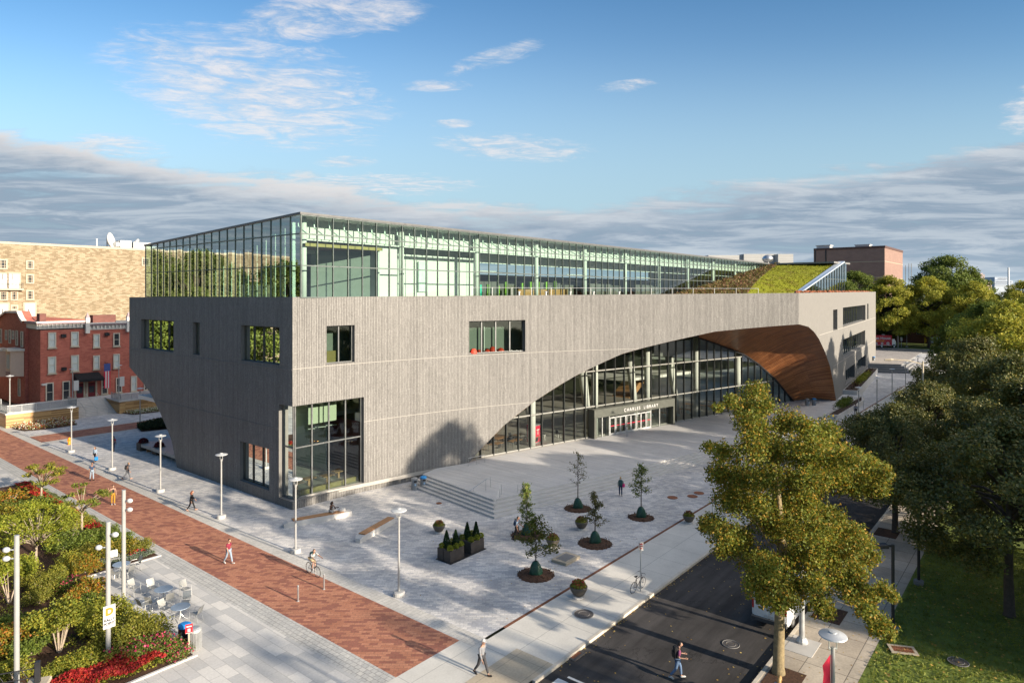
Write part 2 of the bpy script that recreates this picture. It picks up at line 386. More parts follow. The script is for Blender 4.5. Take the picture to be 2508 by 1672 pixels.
tan_m = brickmat('tan_slabs', (.46, .39, .29), (.47, .40, .30), (.27, .24, .19), 1.6, 1.6, .015, 0., 0, dirt=.14)
def roadmat():
    m, t, b, o = newmat('asphalt'); vec = t.new('ShaderNodeTexCoord').outputs['UV']; x, y, _ = t.sep(vec)
    a = t.noise(t.comb(t.math('MULTIPLY', x, .12), t.math('MULTIPLY', y, 1.3), 0), 1., 5, .6); c = t.noise(vec, .35, 6, .65); d = t.noise(vec, 22., 3, .7)
    vr = t.new('ShaderNodeTexVoronoi', feature='DISTANCE_TO_EDGE'); vr.inputs['Scale'].default_value = .16; t.l.new(t.comb(t.math('ADD', x, t.math('MULTIPLY', c, 5.)), t.math('ADD', y, t.math('MULTIPLY', a, 5.)), 0), vr.inputs['Vector'])
    crack = t.mrange(vr.outputs['Distance'], .0, .006, .45, 1.)
    k = t.math('MULTIPLY', t.math('MULTIPLY', t.mrange(a, .35, .65, .72, 1.35, False), t.mrange(c, .3, .7, .75, 1.3, False)), t.math('MULTIPLY', t.mrange(d, .3, .7, .85, 1.2, False), crack))
    t.l.new(t.mix(1., (.050, .046, .044, 1), t.comb(k, k, k), 'MULTIPLY'), b.inputs['Base Color']); b.inputs['Roughness'].default_value = .88; b.inputs['Specular IOR Level'].default_value = .25
    bn = t.new('ShaderNodeBump'); bn.inputs['Strength'].default_value = .4; bn.inputs['Distance'].default_value = .01; t.l.new(d, bn.inputs['Height']); t.l.new(bn.outputs[0], b.inputs['Normal']); return m
road_m = roadmat()
grass_m = pm('lawn_soil', (.13, .17, .03), .95, var=.35, vs=1.3, bump=.8, bs=30, uv=True)
field_m = pm('far_ground', (.10, .11, .055), .95, var=.4, vs=.06)
def sheet(name, mat, s0, s1, t0, t1, z=0., n=1, kind='structure', thick=.3):
    b = MB(); ss = [s0 + (s1 - s0) * i / n for i in range(n + 1)]
    for a, c in zip(ss, ss[1:]):
        b.poly([P(a, t0, z + zg(a)), P(c, t0, z + zg(c)), P(c, t1, z + zg(c)), P(a, t1, z + zg(a))])
    o = b.build(name, mat); o['kind'] = kind; return o
g = MB()
ss = [-900, -200, 0, 60, 120, 150] + [150 + 5.5 * i for i in range(1, 11)] + [260, 400, 900, 3800]
for a, c in zip(ss, ss[1:]):
    for t0, t1 in ((-2500, -60), (-60, 200), (200, 2500)):
        g.poly([P(a, t0, zg(a) - .2), P(c, t0, zg(c) - .2), P(c, t1, zg(c) - .2), P(a, t1, zg(a) - .2)])
g.build('ground', field_m)['kind'] = 'structure'
sheet('plaza_paving', plaza_m, 25.9, 150, 23.15, 160)
sheet('plaza_paving', plaza_m, 150, 205, 23.15, 160, 0, 12)
sheet('brick_walk', walk_m, 20.6, 24.9, 24.0, 160)
sheet('paved_border', border_m, 24.9, 25.9, 22.95, 160)
sheet('paved_border', cobble_m, 19.4, 20.6, 24.0, 160)
sheet('brick_walk', walk_m, 25.9, 75, 95.4, 100.2, .006)
sheet('paved_border', border_m, 25.9, 75, 94.4, 95.4, .006); sheet('paved_border', border_m, 25.9, 75, 100.2, 101.2, .006)
sheet('stone_path', stone_m, -40, 19.4, 24.0, 160)
sheet('sidewalk', slab_m, -40, 24.9, 18.9, 24.0)
sheet('sidewalk', tan_m, 21.3, 26.2, 18.9, 21.2, .004)
sheet('sidewalk', slab_m, 24.9, 150, 18.9, 22.95, 0, 1); sheet('sidewalk', slab_m, 150, 205, 18.9, 23.15, 0, 12)
b = MB(); b.box(27.4, 150, 22.95, 23.15, -.1, .004, fr=P); b.build('drain_strip', MAT['rust'])['kind'] = 'structure'
sheet('road', road_m, -60, 150, 10.9, 18.72, -.14); sheet('road', road_m, 150, 205, 10.9, 18.72, -.14, 12)
b = MB()
for s0 in np.arange(24.5, 150, 3.05):
    b.box(s0, s0 + 3.03, 18.72, 18.9, -.15, .012, fr=P)
for s0 in np.arange(9, 24, 3.05): b.box(s0, s0 + 3.03, 18.72, 18.9, -.15, -.05, fr=P)
for s0 in np.arange(9, 150, 3.05): b.box(s0, s0 + 3.03, 10.72, 10.9, -.15, .012, fr=P)
b.build('kerb', pm('kerb_concrete', (.55, .50, .42), .85, var=.16, vs=1.5))['kind'] = 'structure'
sheet('sidewalk', slab2_m, -40, 150, 7.1, 10.72); sheet('sidewalk', slab2_m, 150, 205, 7.1, 10.72, 0, 12)
sheet('lawn', grass_m, -60, 205, -90, 7.1, -.01, 30)
sheet('far_sidewalk', slab_m, 205, 208, -80, 140, -.02, 1); sheet('far_road', pm('far_asphalt', (.17, .155, .14), .9, var=.15, uv=True), 208, 219, -120, 160, -.1, 1)
sheet('far_sidewalk', slab2_m, 219, 223, -80, 140, -.02, 1); sheet('far_lawn', grass_m, 223, 300, -120, 160, -.03, 2)
b = MB(); b.poly([P(25.9, 17.9, -.134), P(26.05, 17.9, -.134), P(26.05, 11.2, -.134), P(25.9, 11.2, -.134)])
b.poly([P(18.6, 17.9, -.134), P(18.75, 17.9, -.134), P(18.75, 11.2, -.134), P(18.6, 11.2, -.134)])
for k in range(6): b.poly([P(19., 18.2 - 1.2 * k, -.133), P(25.6, 18.2 - 1.2 * k, -.133), P(25.6, 17.6 - 1.2 * k, -.133), P(19., 17.6 - 1.2 * k, -.133)])
b.build('crosswalk_marking', pm('road_paint', (.66, .65, .62), .7, var=.2, vs=6))['kind'] = 'structure'
# platform in front of the entrance hall, five risers
ZP = .8
def plat(i, z):                                    # i = how many treads out
    d = .42 * i
    return [P(46.4 - d * .8 - .0, 47.5, z), P(43.6 - d, 46.9, z), P(41.9 - d * 1.05, 36.4 - d * .95, z), P(54, 33.2 - d * .95, z), P(70, 29.9 - d * .8, z), P(92, 25.6 - d * .25, z), P(126, 25.6 - d * .25, z), P(126, 48, z)]
b = MB()
for i in range(5):
    z1 = ZP - .16 * i; tp = plat(i, z1); bt = plat(i, z1 - .16)
    b.poly(tp, 0 if i == 0 else 1)
    for k in range(7): b.poly([bt[k], bt[k + 1], tp[k + 1], tp[k]], 1)
b.build('entrance_platform', [plank_m, MAT['pale_conc']])['kind'] = 'structure'
# ================================================================ library
CP = .00877
def T(s): return 49.3 - CP * (s - 31.1) ** 2
def TR(s): return 24.2 + .105 * (s - 84.6)
SF = 84.6; SE = 186.0; TL = 82.9
def on_wall(x, y):                                 # pixel -> (s, z) on the curved street wall
    k = (x - CX) / F; m = (BX - k * BY) / (BY + k * BX)
    # c(s-31.1)^2 + m s - 49.3 = 0
    a, bb, c = CP, m - 2 * CP * 31.1, CP * 31.1 ** 2 - 49.3
    s = (-bb + math.sqrt(bb * bb - 4 * a * c)) / (2 * a)
    d = BY * s + BX * T(s); return s, H - (y - HY) / F * d
def on_right(x, y):
    k = (x - CX) / F; m = (BX - k * BY) / (BY + k * BX)
    s = (24.2 - .105 * 84.6) / (m - .105); d = BY * s + BX * TR(s); return s, H - (y - HY) / F * d
def glT(s): return 47.0 - .236 * (s - 51.9)
def on_glass(x, y):
    k = (x - CX) / F; m = (BX - k * BY) / (BY + k * BX)
    s = (47 + .236 * 51.9) / (m + .236); d = BY * s + BX * glT(s); return s, H - (y - HY) / F * d
LIB = thing('library_building', 'gray library with glass top storey, curved stone-strip wall and timber-lined arch', 'building', P(31.1, 49.3))
def battenmat():
    m, t, b, o = newmat('stone_battens'); uvn = t.new('ShaderNodeTexCoord').outputs['UV']; x, z, _ = t.sep(uvn)
    wob = t.math('MULTIPLY', t.math('SUBTRACT', t.noise(t.comb(t.math('MULTIPLY', x, 3.), t.math('MULTIPLY', z, .8), 0), 1., 3, .6), .5), .05)
    q = t.math('DIVIDE', t.math('ADD', x, wob), .165); col = t.math('FLOOR', q); fr = t.math('SUBTRACT', q, col)
    wn = t.new('ShaderNodeTexWhiteNoise', noise_dimensions='1D'); t.l.new(col, wn.inputs['W']); rv = wn.outputs['Value']
    course = t.math('FLOOR', t.math('ADD', t.math('DIVIDE', z, .55), t.math('MULTIPLY', rv, 7.3)))      # split blocks of uneven length
    w2 = t.new('ShaderNodeTexWhiteNoise', noise_dimensions='2D'); t.l.new(t.comb(col, course, 0), w2.inputs['Vector']); r2 = w2.outputs['Value']
    edge = t.math('MINIMUM', fr, t.math('SUBTRACT', 1., fr)); wid = t.math('ADD', .05, t.math('MULTIPLY', rv, .13)); groove = t.mrange(edge, wid, t.math('ADD', wid, .09))
    grain = t.noise(t.comb(t.math('MULTIPLY', x, 9.), t.math('MULTIPLY', z, 4.), 0), 1., 6, .7); speck = t.noise(uvn, 7., 4, .7)
    streak = t.noise(t.comb(t.math('MULTIPLY', x, .9), t.math('MULTIPLY', z, .10), 0), 1., 5, .6); big = t.noise(uvn, .13, 4, .6)
    k = t.math('MULTIPLY', t.mrange(r2, 0., 1., .92, 1.08, False), t.mrange(grain, .3, .7, .86, 1.14, False))
    k = t.math('MULTIPLY', k, t.math('MULTIPLY', t.mrange(speck, .3, .7, .80, 1.20, False), t.mrange(streak, .3, .7, .95, 1.05, False)))
    k = t.math('MULTIPLY', k, t.math('MULTIPLY', t.mrange(big, .3, .7, .94, 1.06, False), t.mrange(z, 0., 1.6, .86, 1.)))
    c = t.mix(groove, (.105, .100, .097, 1), (.232, .223, .210, 1)); t.l.new(t.mix(1., c, t.comb(k, k, k), 'MULTIPLY'), b.inputs['Base Color'])
    b.inputs['Roughness'].default_value = .92; b.inputs['Specular IOR Level'].default_value = .2
    bn = t.new('ShaderNodeBump'); bn.inputs['Strength'].default_value = .8; bn.inputs['Distance'].default_value = .03
    t.l.new(t.math('ADD', groove, t.math('ADD', t.math('MULTIPLY', r2, .35), t.math('MULTIPLY', grain, .5))), bn.inputs['Height']); t.l.new(bn.outputs[0], b.inputs['Normal']); return m
batten_m = battenmat()
smooth_m = pm('smooth_stone', (.185, .178, .166), .9, var=.10, vs=1.5, bump=.3, bs=30)
arch_px = [(1135, 1147), (1156, 1124), (1172, 1105), (1236, 1040), (1310, 982), (1377, 939), (1410, 920), (1471, 890), (1525, 866), (1583, 850), (1641, 836), (1700, 823), (1750, 812), (1825, 804.5), (1890, 799), (1957, 794)]
archL = [on_wall(*p) for p in arch_px]
archR = [on_right(*p) for p in [(1980, 800), (1994, 812.5), (2006, 830), (2020, 860), (2032.5, 895), (2041, 937.5), (2048, 982.5)]]
def lerp_tab(tab, x):
    if x <= tab[0][0]: return tab[0][1]
    for (a, p), (c, q) in zip(tab, tab[1:]):
        if x <= c: return p + (q - p) * (x - a) / (c - a)
    return tab[-1][1]
zc = archL[-1][1]
archL = [(min(s, SF), z) for s, z in archL]; archR = [(max(s, SF + .3), z) for s, z in archR]
def rect(fn, corners):                             # average rectangle of four picture corners
    q = [fn(*c) for c in corners]; a = sorted(p[0] for p in q)
    zs = sorted(p[1] for p in q); return (a[0] + a[1]) / 2, (a[2] + a[3]) / 2, (zs[0] + zs[1]) / 2, (zs[2] + zs[3]) / 2
onL = lambda x, y: on_s(x, y, 31.1)
wL = [rect(onL, [(345, 782), (425, 785), (425, 862), (345, 854)]), rect(onL, [(472, 789), (489, 790), (489, 870), (472, 868)]),
      rect(onL, [(590, 796), (684.5, 801), (684.5, 893), (590, 884)]), rect(onL, [(587, 1077), (659, 1102), (659, 1199), (587, 1177)])]
wW = [rect(on_wall, [(800, 797), (868.7, 797), (868.7, 889), (800, 889)]), rect(on_wall, [(1149, 787), (1287, 783), (1287, 862), (1149, 866)])]
cz0 = .5 * (on_s(684, 1217, 31.1)[1] + on_wall(892, 1186)[1]); cz1 = .5 * (on_s(684, 989, 31.1)[1] + on_wall(892, 972)[1])
ct = on_s(683, 1100, 31.1)[0]; cs = on_wall(891, 1080)[0]
wR = [rect(on_right, c) for c in ([(2040.5, 759), (2051, 757), (2051, 807), (2040.5, 809)], [(2064.5, 755), (2120, 745), (2119.5, 784), (2064.5, 800)],
      [(2064, 832), (2120, 808), (2118, 845), (2064, 877.5)], [(2071, 907), (2094, 890), (2093, 925), (2071, 942)], [(2098, 882), (2121, 870), (2120, 900), (2098, 912)],
      [(2124, 744), (2127, 743.5), (2127, 781), (2124, 782)])]
print('wins', [tuple(round(a, 1) for a in q) for q in wL + wW + wR], 'corner', ct, cs, cz0, cz1)
def strip(b, us, f, zlo, zhi, holes, u_of, m=0, flip=False):
    for a, c in zip(us, us[1:]):
        mid = (a + c) / 2; cuts = sorted((h[2], h[3]) for h in holes if h[0] - 1e-4 < mid < h[1] + 1e-4)
        lo = (zlo(a + 1e-6), zlo(c - 1e-6)); segs = []; cur = lo
        for z0, z1 in cuts: segs.append((cur, (z0, z0))); cur = (z1, z1)
        segs.append((cur, (zhi(a), zhi(c))))
        for (p, q), (r_, t_) in segs:
            if r_ - p < .01 and t_ - q < .01: continue
            A, B_, C_, D_ = P(*f(a), p), P(*f(c), q), P(*f(c), t_), P(*f(a), r_)
            uvs = [(u_of(a), p), (u_of(c), q), (u_of(c), t_), (u_of(a), r_)]
            b.poly([D_, C_, B_, A] if flip else [A, B_, C_, D_], m, uvs[::-1] if flip else uvs)
def cutlist(lo, hi, step, extra):
    n = max(1, int((hi - lo) / step)); x = [lo + (hi - lo) * i / n for i in range(n + 1)] + [e for e in extra if lo < e < hi]
    return sorted(set(round(v_, 4) for v_ in x))
wall = MB()
# left wall
lcut = [onL(*p) for p in [(434, 1140), (420, 1077), (405, 1040), (391, 1008), (383, 992), (367, 960), (350, 937), (333, 917), (316.7, 898)]]
lcut = [(t, z) for t, z in lcut]; lcut[0] = (lcut[0][0], -.15); lcut[-1] = (TL, lcut[-1][1])
holesL = [(h[0], h[1], h[2], h[3]) for h in wL] + [(49.3, ct, cz0, cz1)]
usL = cutlist(49.3, TL, 1.2, [e for h in holesL for e in h[:2]] + [p[0] for p in lcut])
strip(wall, usL, lambda t: (31.1, t), lambda t: -.15 if t < lcut[0][0] else lerp_tab(lcut, t), lambda t: 17.78 - .1 * (t - 49.3) / 33, holesL, lambda t: t, 0, True)
# curved wall
holesW = list(wW) + [(31.1, cs, cz0, cz1)]
usW = cutlist(31.1, SF, .9, [e for h in holesW for e in h[:2]] + [p[0] for p in archL])
alen = {}; acc = 0; prev = None
for s in usW:
    if prev is not None: acc += math.hypot(s - prev, T(s) - T(prev))
    alen[s] = acc; prev = s
sa0 = archL[0][0]
strip(wall, usW, lambda s: (s, T(s)), lambda s: -.15 if s < sa0 else lerp_tab(archL, s), lambda s: 17.78 + .4 * max(0, (s - 31.1) / 53.5) ** 1.5, holesW, lambda s: alen[min(alen, key=lambda q: abs(q - s))])
# right end wall
tabR = [(SF, zc)] + archR + [(archR[-1][0] + .02, -.15)]
usR = cutlist(SF, SE, 1.5, [e for h in wR for e in h[:2]] + [p[0] for p in tabR])
strip(wall, usR, lambda s: (s, TR(s)), lambda s: -.15 if s > archR[-1][0] else lerp_tab(tabR, s), lambda s: 18.18 + .5 * (s - SF) / (SE - SF), wR, lambda s: s * .994, 1)
# hidden sides and the coping
wall.poly([P(31.1, TL, lcut[-1][1]), P(31.1, TL, 17.68), P(150, TL, 17.7), P(150, TL, lcut[-1][1])])
wall.poly([P(SE, TR(SE), -.1), P(SE, TR(SE), 18.6), P(SE, TL, 18), P(SE, TL, -.1)], 1); wall.poly([P(150, TL, -.1), P(150, TL, 17.7), P(SE, TL, 18), P(SE, TL, -.1)], 1)
for (t0, z0), (t1, z1) in zip(lcut, lcut[1:]): wall.poly([P(31.1, t0, z0), P(46, t0, z0), P(46, t1, z1), P(31.1, t1, z1)])
for a, c in zip(usW, usW[1:]):
    z = lambda s: 17.78 + .4 * max(0, (s - 31.1) / 53.5) ** 1.5
    wall.poly([P(a, T(a), z(a)), P(c, T(c), z(c)), P(c, T(c) + .45, z(c)), P(a, T(a) + .45, z(a))], 1)
    wall.poly([P(a, T(a) + .45, z(a)), P(c, T(c) + .45, z(c)), P(c, T(c) + .45, 17.2), P(a, T(a) + .45, 17.2)], 1)
wall.poly([P(31.1, 49.3, 17.78), P(31.5, 49.3, 17.78), P(31.5, TL, 17.68), P(31.1, TL, 17.68)], 1)
wall.build('wall', [batten_m, smooth_m], LIB, True)
# pale joint lines
jm = pm('joint', (.31, .295, .27), .8, var=.05)
def joint(z, s1):
    j = MB(); xs = [s for s in usW if s <= s1]
    for a, c in zip(xs, xs[1:]):
        if z > cz0 and z < cz1 and c <= cs + .01: continue
        j.poly([P(a, T(a) - .03, z), P(c, T(c) - .03, z), P(c, T(c) - .03, z + .06), P(a, T(a) - .03, z + .06)])
    j.build('joint_strip', jm, LIB, True)
joint(11.72, lerp_tab([(z, s) for s, z in archL if s < 75], 11.72)); joint(6.35, lerp_tab([(z, s) for s, z in archL if s < 75], 6.35))
j = MB()
for a in (.985,): pass
for z in (11.66, 6.5): 
    t1 = min(TL, lerp_tab(sorted((zz, t) for t, zz in lcut), z)) if z < 8 else TL
    j.box(31.06, 31.09, ct + .1 if z < 8 else 49.4, t1 - .2, z, z + .05, fr=P)
j.build('joint_strip', MAT['dk_conc'], LIB, True)
sr = [s for s in usR if s > SF + 6]
j = MB()
for z in (12.2, 6.6):
    for a, c in zip(sr, sr[1:]):
        if z < 11 and a < archR[-2][0]: continue
        if z > 11 and a < archR[2][0]: continue
        if any(h[0] - .05 < (a + c) / 2 < h[1] + .05 and h[2] < z + .1 and h[3] > z for h in wR): continue
        j.poly([P(a, TR(a) - .02, z), P(c, TR(c) - .02, z), P(c, TR(c) - .02, z + .1), P(a, TR(a) - .02, z + .1)])
j.build('joint_strip', jm, LIB, True)
# windows ------------------------------------------------------------
winglass = glassmat('window_glass', (.62, .74, .68), .10)
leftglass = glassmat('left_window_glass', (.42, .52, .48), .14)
frame_m = pm('window_frame', (.16, .165, .165), .4, .4, .06); dkframe = pm('dark_frame', (.055, .06, .058), .4, .3, .05)
def window(fn, inn, h, n, depth=.45, gm=winglass, fm=frame_m, hz=(), rev=True, ends=(1, 1), nm='window'):
    """fn(u)->(s,t) outer line, inn(u)->(ds,dt) inward unit, h=(u0,u1,z0,z1)"""
    u0, u1, z0, z1 = h
    q = lambda u_, d, z: P(fn(u_)[0] + inn(u_)[0] * d, fn(u_)[1] + inn(u_)[1] * d, z)
    fb = MB()
    if rev:
        e = MB()
        if ends[0]: e.poly([q(u0, 0, z0), q(u0, 0, z1), q(u0, depth, z1), q(u0, depth, z0)])
        if ends[1]: e.poly([q(u1, 0, z0), q(u1, depth, z0), q(u1, depth, z1), q(u1, 0, z1)])
        e.poly([q(u0, -.02, z0), q(u1, -.02, z0), q(u1, depth, z0 + .03), q(u0, depth, z0 + .03)]); e.poly([q(u0, 0, z1), q(u1, 0, z1), q(u1, depth, z1), q(u0, depth, z1)])
    fr = MB()
    def bar(ua, ub, za, zb):
        vs = [q(ua, depth - .09, za), q(ub, depth - .09, za), q(ub, depth - .09, zb), q(ua, depth - .09, zb), q(ua, depth + .05, za), q(ub, depth + .05, za), q(ub, depth + .05, zb), q(ua, depth + .05, zb)]
        fr.add(vs, [(0, 1, 2, 3), (0, 4, 5, 1), (1, 5, 6, 2), (2, 6, 7, 3), (3, 7, 4, 0)])
    wd = .055
    for i in range(n + 1):
        uc = u0 + (u1 - u0) * i / n; uc = min(max(uc, u0 + wd), u1 - wd); bar(uc - wd, uc + wd, z0, z1)
    us = [u0 + (u1 - u0) * i / n for i in range(n + 1)]
    for a, c in zip(us, us[1:]):
        for zc_ in [z0 + .05, z1 - .05] + list(hz): bar(a + wd, c - wd, zc_ - .05, zc_ + .05)
    o = fr.build(nm, fm, LIB, True)
    gl = MB()
    for a, c in zip(us, us[1:]): gl.poly([q(a, depth, z0), q(c, depth, z0), q(c, depth, z1), q(a, depth, z1)])
    gl.build('pane', gm, o, True)
    if rev: e.build('reveal', smooth_m, o, True)
    return o
fL = lambda t: (31.1, t); iL = lambda t: (1, 0)
fW = lambda s: (s, T(s))
def iW(s):
    d = -2 * CP * (s - 31.1); l = math.hypot(1, d); return (-d / l, 1 / l)
fR = lambda s: (s, TR(s)); iR = lambda s: (-.104, .995)
for h, n in zip(wL, (4, 1, 4, 3)): window(fL, iL, h, n, gm=leftglass, fm=dkframe)
for h, n in zip(wW, (2, 4)): window(fW, iW, h, n)
for h, n in zip(wR, (1, 14, 12, 5, 5, 1)): window(fR, iR, h, n, depth=.8)
zt = cz0 + .545 * (cz1 - cz0)
window(fL, iL, (49.3 + .45, ct, cz0, cz1), 1, gm=winglass, hz=(zt,), ends=(0, 1), nm='corner_window')
window(fW, iW, (31.1 + .45, cs, cz0, cz1), 4, gm=winglass, hz=(zt,), ends=(0, 1), nm='corner_window')
e = MB(); e.poly([P(31.1, 49.3, cz0), P(31.6, 49.3, cz0), P(31.6, 49.8, cz0 + .03), P(31.1, 49.8, cz0 + .03)]); e.build('corner_sill', smooth_m, LIB, True)
# ---------------------------------------------------------------- interior of the stone storeys
def slab(name, pts, z0, z1, m, parent=LIB):
    b = MB(); n = len(pts); b.poly([P(*p, z1) for p in pts]); b.poly([P(*p, z0) for p in pts][::-1])
    for i in range(n): b.poly([P(*pts[i], z0), P(*pts[(i+1) % n], z0), P(*pts[(i+1) % n], z1), P(*pts[i], z1)])
    return b.build(name, m, parent, True)
def wallq(name, s0, t0, s1, t1, z0, z1, m, th=.12):
    b = MB(); dx, dy = s1 - s0, t1 - t0; l = math.hypot(dx, dy); nx, ny = -dy / l * th, dx / l * th
    c = [(s0, t0), (s1, t1), (s1 + nx, t1 + ny), (s0 + nx, t0 + ny)]
    vs = [P(*p, z) for z in (z0, z1) for p in c]
    b.add(vs, [(3, 2, 1, 0), (4, 5, 6, 7), (0, 1, 5, 4), (1, 2, 6, 5), (2, 3, 7, 6), (3, 0, 4, 7)])
    return b.build(name, m, LIB, True)
par = [(s, T(s) + .6) for s in (31.7, 38, 44, 50, 53)]
slab('interior_floor', [(31.7, 82), (31.7, 55), (42, 55)] + par[2:] + [(60, 58), (60, 82)], 6.0, 6.4, MAT['white_wall'])
slab('interior_floor', [(31.7, 82)] + par + [(60, 47), (76, 46), (84, 42), (110, 42), (110, 82)], 11.3, 11.65, MAT['dark_int'])
slab('interior_floor', [(31.7, 82)] + par + [(53, 60), (150, 60), (150, 82)], 17.2, 17.45, MAT['int_floor'])
slab('roof_terrace', [(53, T(53) + .6), (63, T(63) + .6), (73, T(73) + .6), (84, 25.5), (SE - 1, 36), (150, 60), (53, 60)], 17.1, 17.42, MAT['dk_conc'])
slab('interior_floor', [(31.7, 82), (31.7, 49.8), (53, T(53) + 1), (112, 33), (126, 35), (126, 82)], .5, ZP + .01, MAT['int_floor'])
wallq('interior_wall', 38.5, 55, 38.5, 81, .8, 17.2, MAT['gray_wall']); wallq('interior_wall', 31.8, 56.5, 38.5, 56.5, 6.4, 17.2, MAT['gray_wall'])
wallq('interior_wall', 31.8, 60.5, 46, 60.5, .8, 6.0, MAT['dark_int']); room_m = pm('room_wall', (.20, .215, .195), .8, var=.06)
for q in range(2):
    a, c = wW[q][0] - 1.5, wW[q][1] + 5; wallq('interior_wall', a, T(a) + 3.2, c, T(c) + 3.2, 11.7, 17.2, room_m)
    for f_ in ((.12, .68) if q else ()): x = wW[q][0] + (wW[q][1] - wW[q][0]) * f_; wallq('interior_door', x, T(x) + 3.0, x + .9, T(x + .9) + 3.0, 11.7, 14.6, MAT['dark_int'], .08)
wallq('interior_wall', 39.3, T(39.3) + .9, 39.3, 60, .8, 6.0, MAT['maroon']); wallq('interior_wall', 34.2, 60.8, 34.2, 70, .8, 6.0, MAT['orange_wall'])
x = wW[0][0] + .62 * (wW[0][1] - wW[0][0]); wallq('interior_panel', x, T(x) + 2.6, x + 1.1, T(x + 1.1) + 2.6, 11.7, wW[0][2] + .9, MAT['olive'])
wallq('interior_wall', 38, 72, 39, 72, 11.7, 16, MAT['white_wall'])
zb0 = cz0 + .70 * (cz1 - cz0)
for k in range(3): wallq('window_blind', 32.0 + 2.0 * k, 52.6, 33.85 + 2.0 * k, 52.6, zb0 - .1, cz1 + .1, MAT['shade'], .03)
wallq('window_blind', 33.2, 50.2, 33.2, 52.2, zt, cz1 + .1, MAT['shade'], .03)
for k in range(4):
    b = MB(); b.box(32.3 + 1.6 * k, 33.5 + 1.6 * k, 51.2 + .5 * (k % 2), 52.0 + .5 * (k % 2), cz0 + .75, cz0 + .82, fr=P); b.box(32.8 + 1.6 * k, 33.0 + 1.6 * k, 51.5 + .5 * (k % 2), 51.7 + .5 * (k % 2), .8, cz0 + .75, fr=P)
    b.build('interior_table', MAT['wood_tab'], LIB, True)
b = MB(); b.box(32.2, 38.5, 50.6 - .7, 50.9 - .7, ZP, cz0 + .55, fr=P); b.build('interior_counter', MAT['olive'], LIB, True)
b = MB()
for k in range(5): b.tube([P(32.6 + 1.2 * k, 53.6, zt + .55), P(33.5 + 1.2 * k, 53.2, zt + .55)], .05, 6)
b.build('ceiling_light', MAT['white_paint'], LIB, True)
for (s, z) in [on_t(905 + 540 - 540 + 5, 1072, 51.2)] + [on_t(x, 1078, 52.) for x in (752, 760, 768, 838, 846, 853)]:
    b = MB(); b.ball(P(s, 51.4, z), .14, n=8); b.build('pendant_lamp', pm('copper', (.75, .33, .14), .2, 1., 0), LIB, True, True)
for k in range(5): # red chairs behind the upper window
    s = 50.4 + 1.1 * k; b = MB(); b.ball(P(s, 46.6 + .2 * (k % 2), wW[1][2] - .15 + .2 * (k % 3 == 0)), .42, .42, .5, 10); b.ball(P(s + .25, 46.9, wW[1][2] - .1), .3, .3, .3, 8); b.build('lounge_seat', MAT['red_seat'], LIB, True, True)
# ---------------------------------------------------------------- timber soffit
wood_m = brickmat('timber_soffit', (.36, .135, .05), (.56, .235, .09), (.06, .022, .01), 5.5, .2, .012, .37, 0, rough=.4, bump=.2, dirt=.22, c3=(.25, .085, .03), dscale=.45, fine=.22, spec=.5)
outer = []
for s, z in archL: outer.append((s, T(s), z))
for s, z in archR: outer.append((s, TR(s), z))
inner_px = [(1712, 827), (1750, 840), (1782, 852), (1820, 867), (1855, 890), (1895, 926), (1925, 962), (1941, 981)]
inR = [on_glass(*p) for p in inner_px]
def resample(pts, n):
    pts = [Vector(p) for p in pts]; L = [0]
    for a, c in zip(pts, pts[1:]): L.append(L[-1] + (c - a).length)
    out_ = []
    for i in range(n + 1):
        x = L[-1] * i / n; k = 0
        while k < len(L) - 2 and L[k + 1] < x: k += 1
        f_ = (x - L[k]) / max(1e-6, L[k + 1] - L[k]); out_.append(pts[k].lerp(pts[k + 1], f_))
    return out_
kk = min(range(len(arch_px)), key=lambda i: abs(arch_px[i][0] - 1700))
oa = [Vector((p[0], p[1], p[2])) for p in outer]
leftO = oa[:kk + 1]; rightO = oa[kk:]
leftI = []
for p in leftO:
    s = p.x + .236 * (glT(p.x) - p.y) * .9; leftI.append(Vector((s, glT(s) + .05, p.z + .02)))
rI = [Vector((s, glT(s), z)) for s, z in inR]; rI[0] = leftI[-1].copy() if abs(rI[0].x - leftI[-1].x) < 3 else rI[0]
Lo, Li = resample(leftO, 30), resample(leftI, 30); Ro, Ri = resample(rightO, 60), resample(rI, 60)
so = MB(); NJ = 6
def soffit(O, I, v0):
    v_ = v0
    for i in range(len(O) - 1):
        dv = (O[i + 1] - O[i]).length
        for jn in range(NJ):
            def pt(k, f_):
                q = O[k].lerp(I[k], f_); bulge = .8 * math.sin(math.pi * f_) * min(1, (O[k] - I[k]).length / 14); return P(q.x, q.y, q.z + bulge)
            f0, f1 = jn / NJ, (jn + 1) / NJ; la = (O[i] - I[i]).length; lb = (O[i + 1] - I[i + 1]).length
            so.poly([pt(i, f0), pt(i, f1), pt(i + 1, f1), pt(i + 1, f0)], 0, [(f0 * la, v_), (f1 * la, v_), (f1 * lb, v_ + dv), (f0 * lb, v_ + dv)])
        v_ += dv
    return v_
v1 = soffit(Lo, Li, 0); soffit(Ro, Ri, v1)
so.build('arch_soffit', wood_m, LIB, True, True)
# dark edge trim along the glass side of the soffit
b = MB(); b.tube([P(q.x, q.y - .12, q.z - .05) for q in Ri], .16, 6); b.build('arch_trim', MAT['black_metal'], LIB, True)
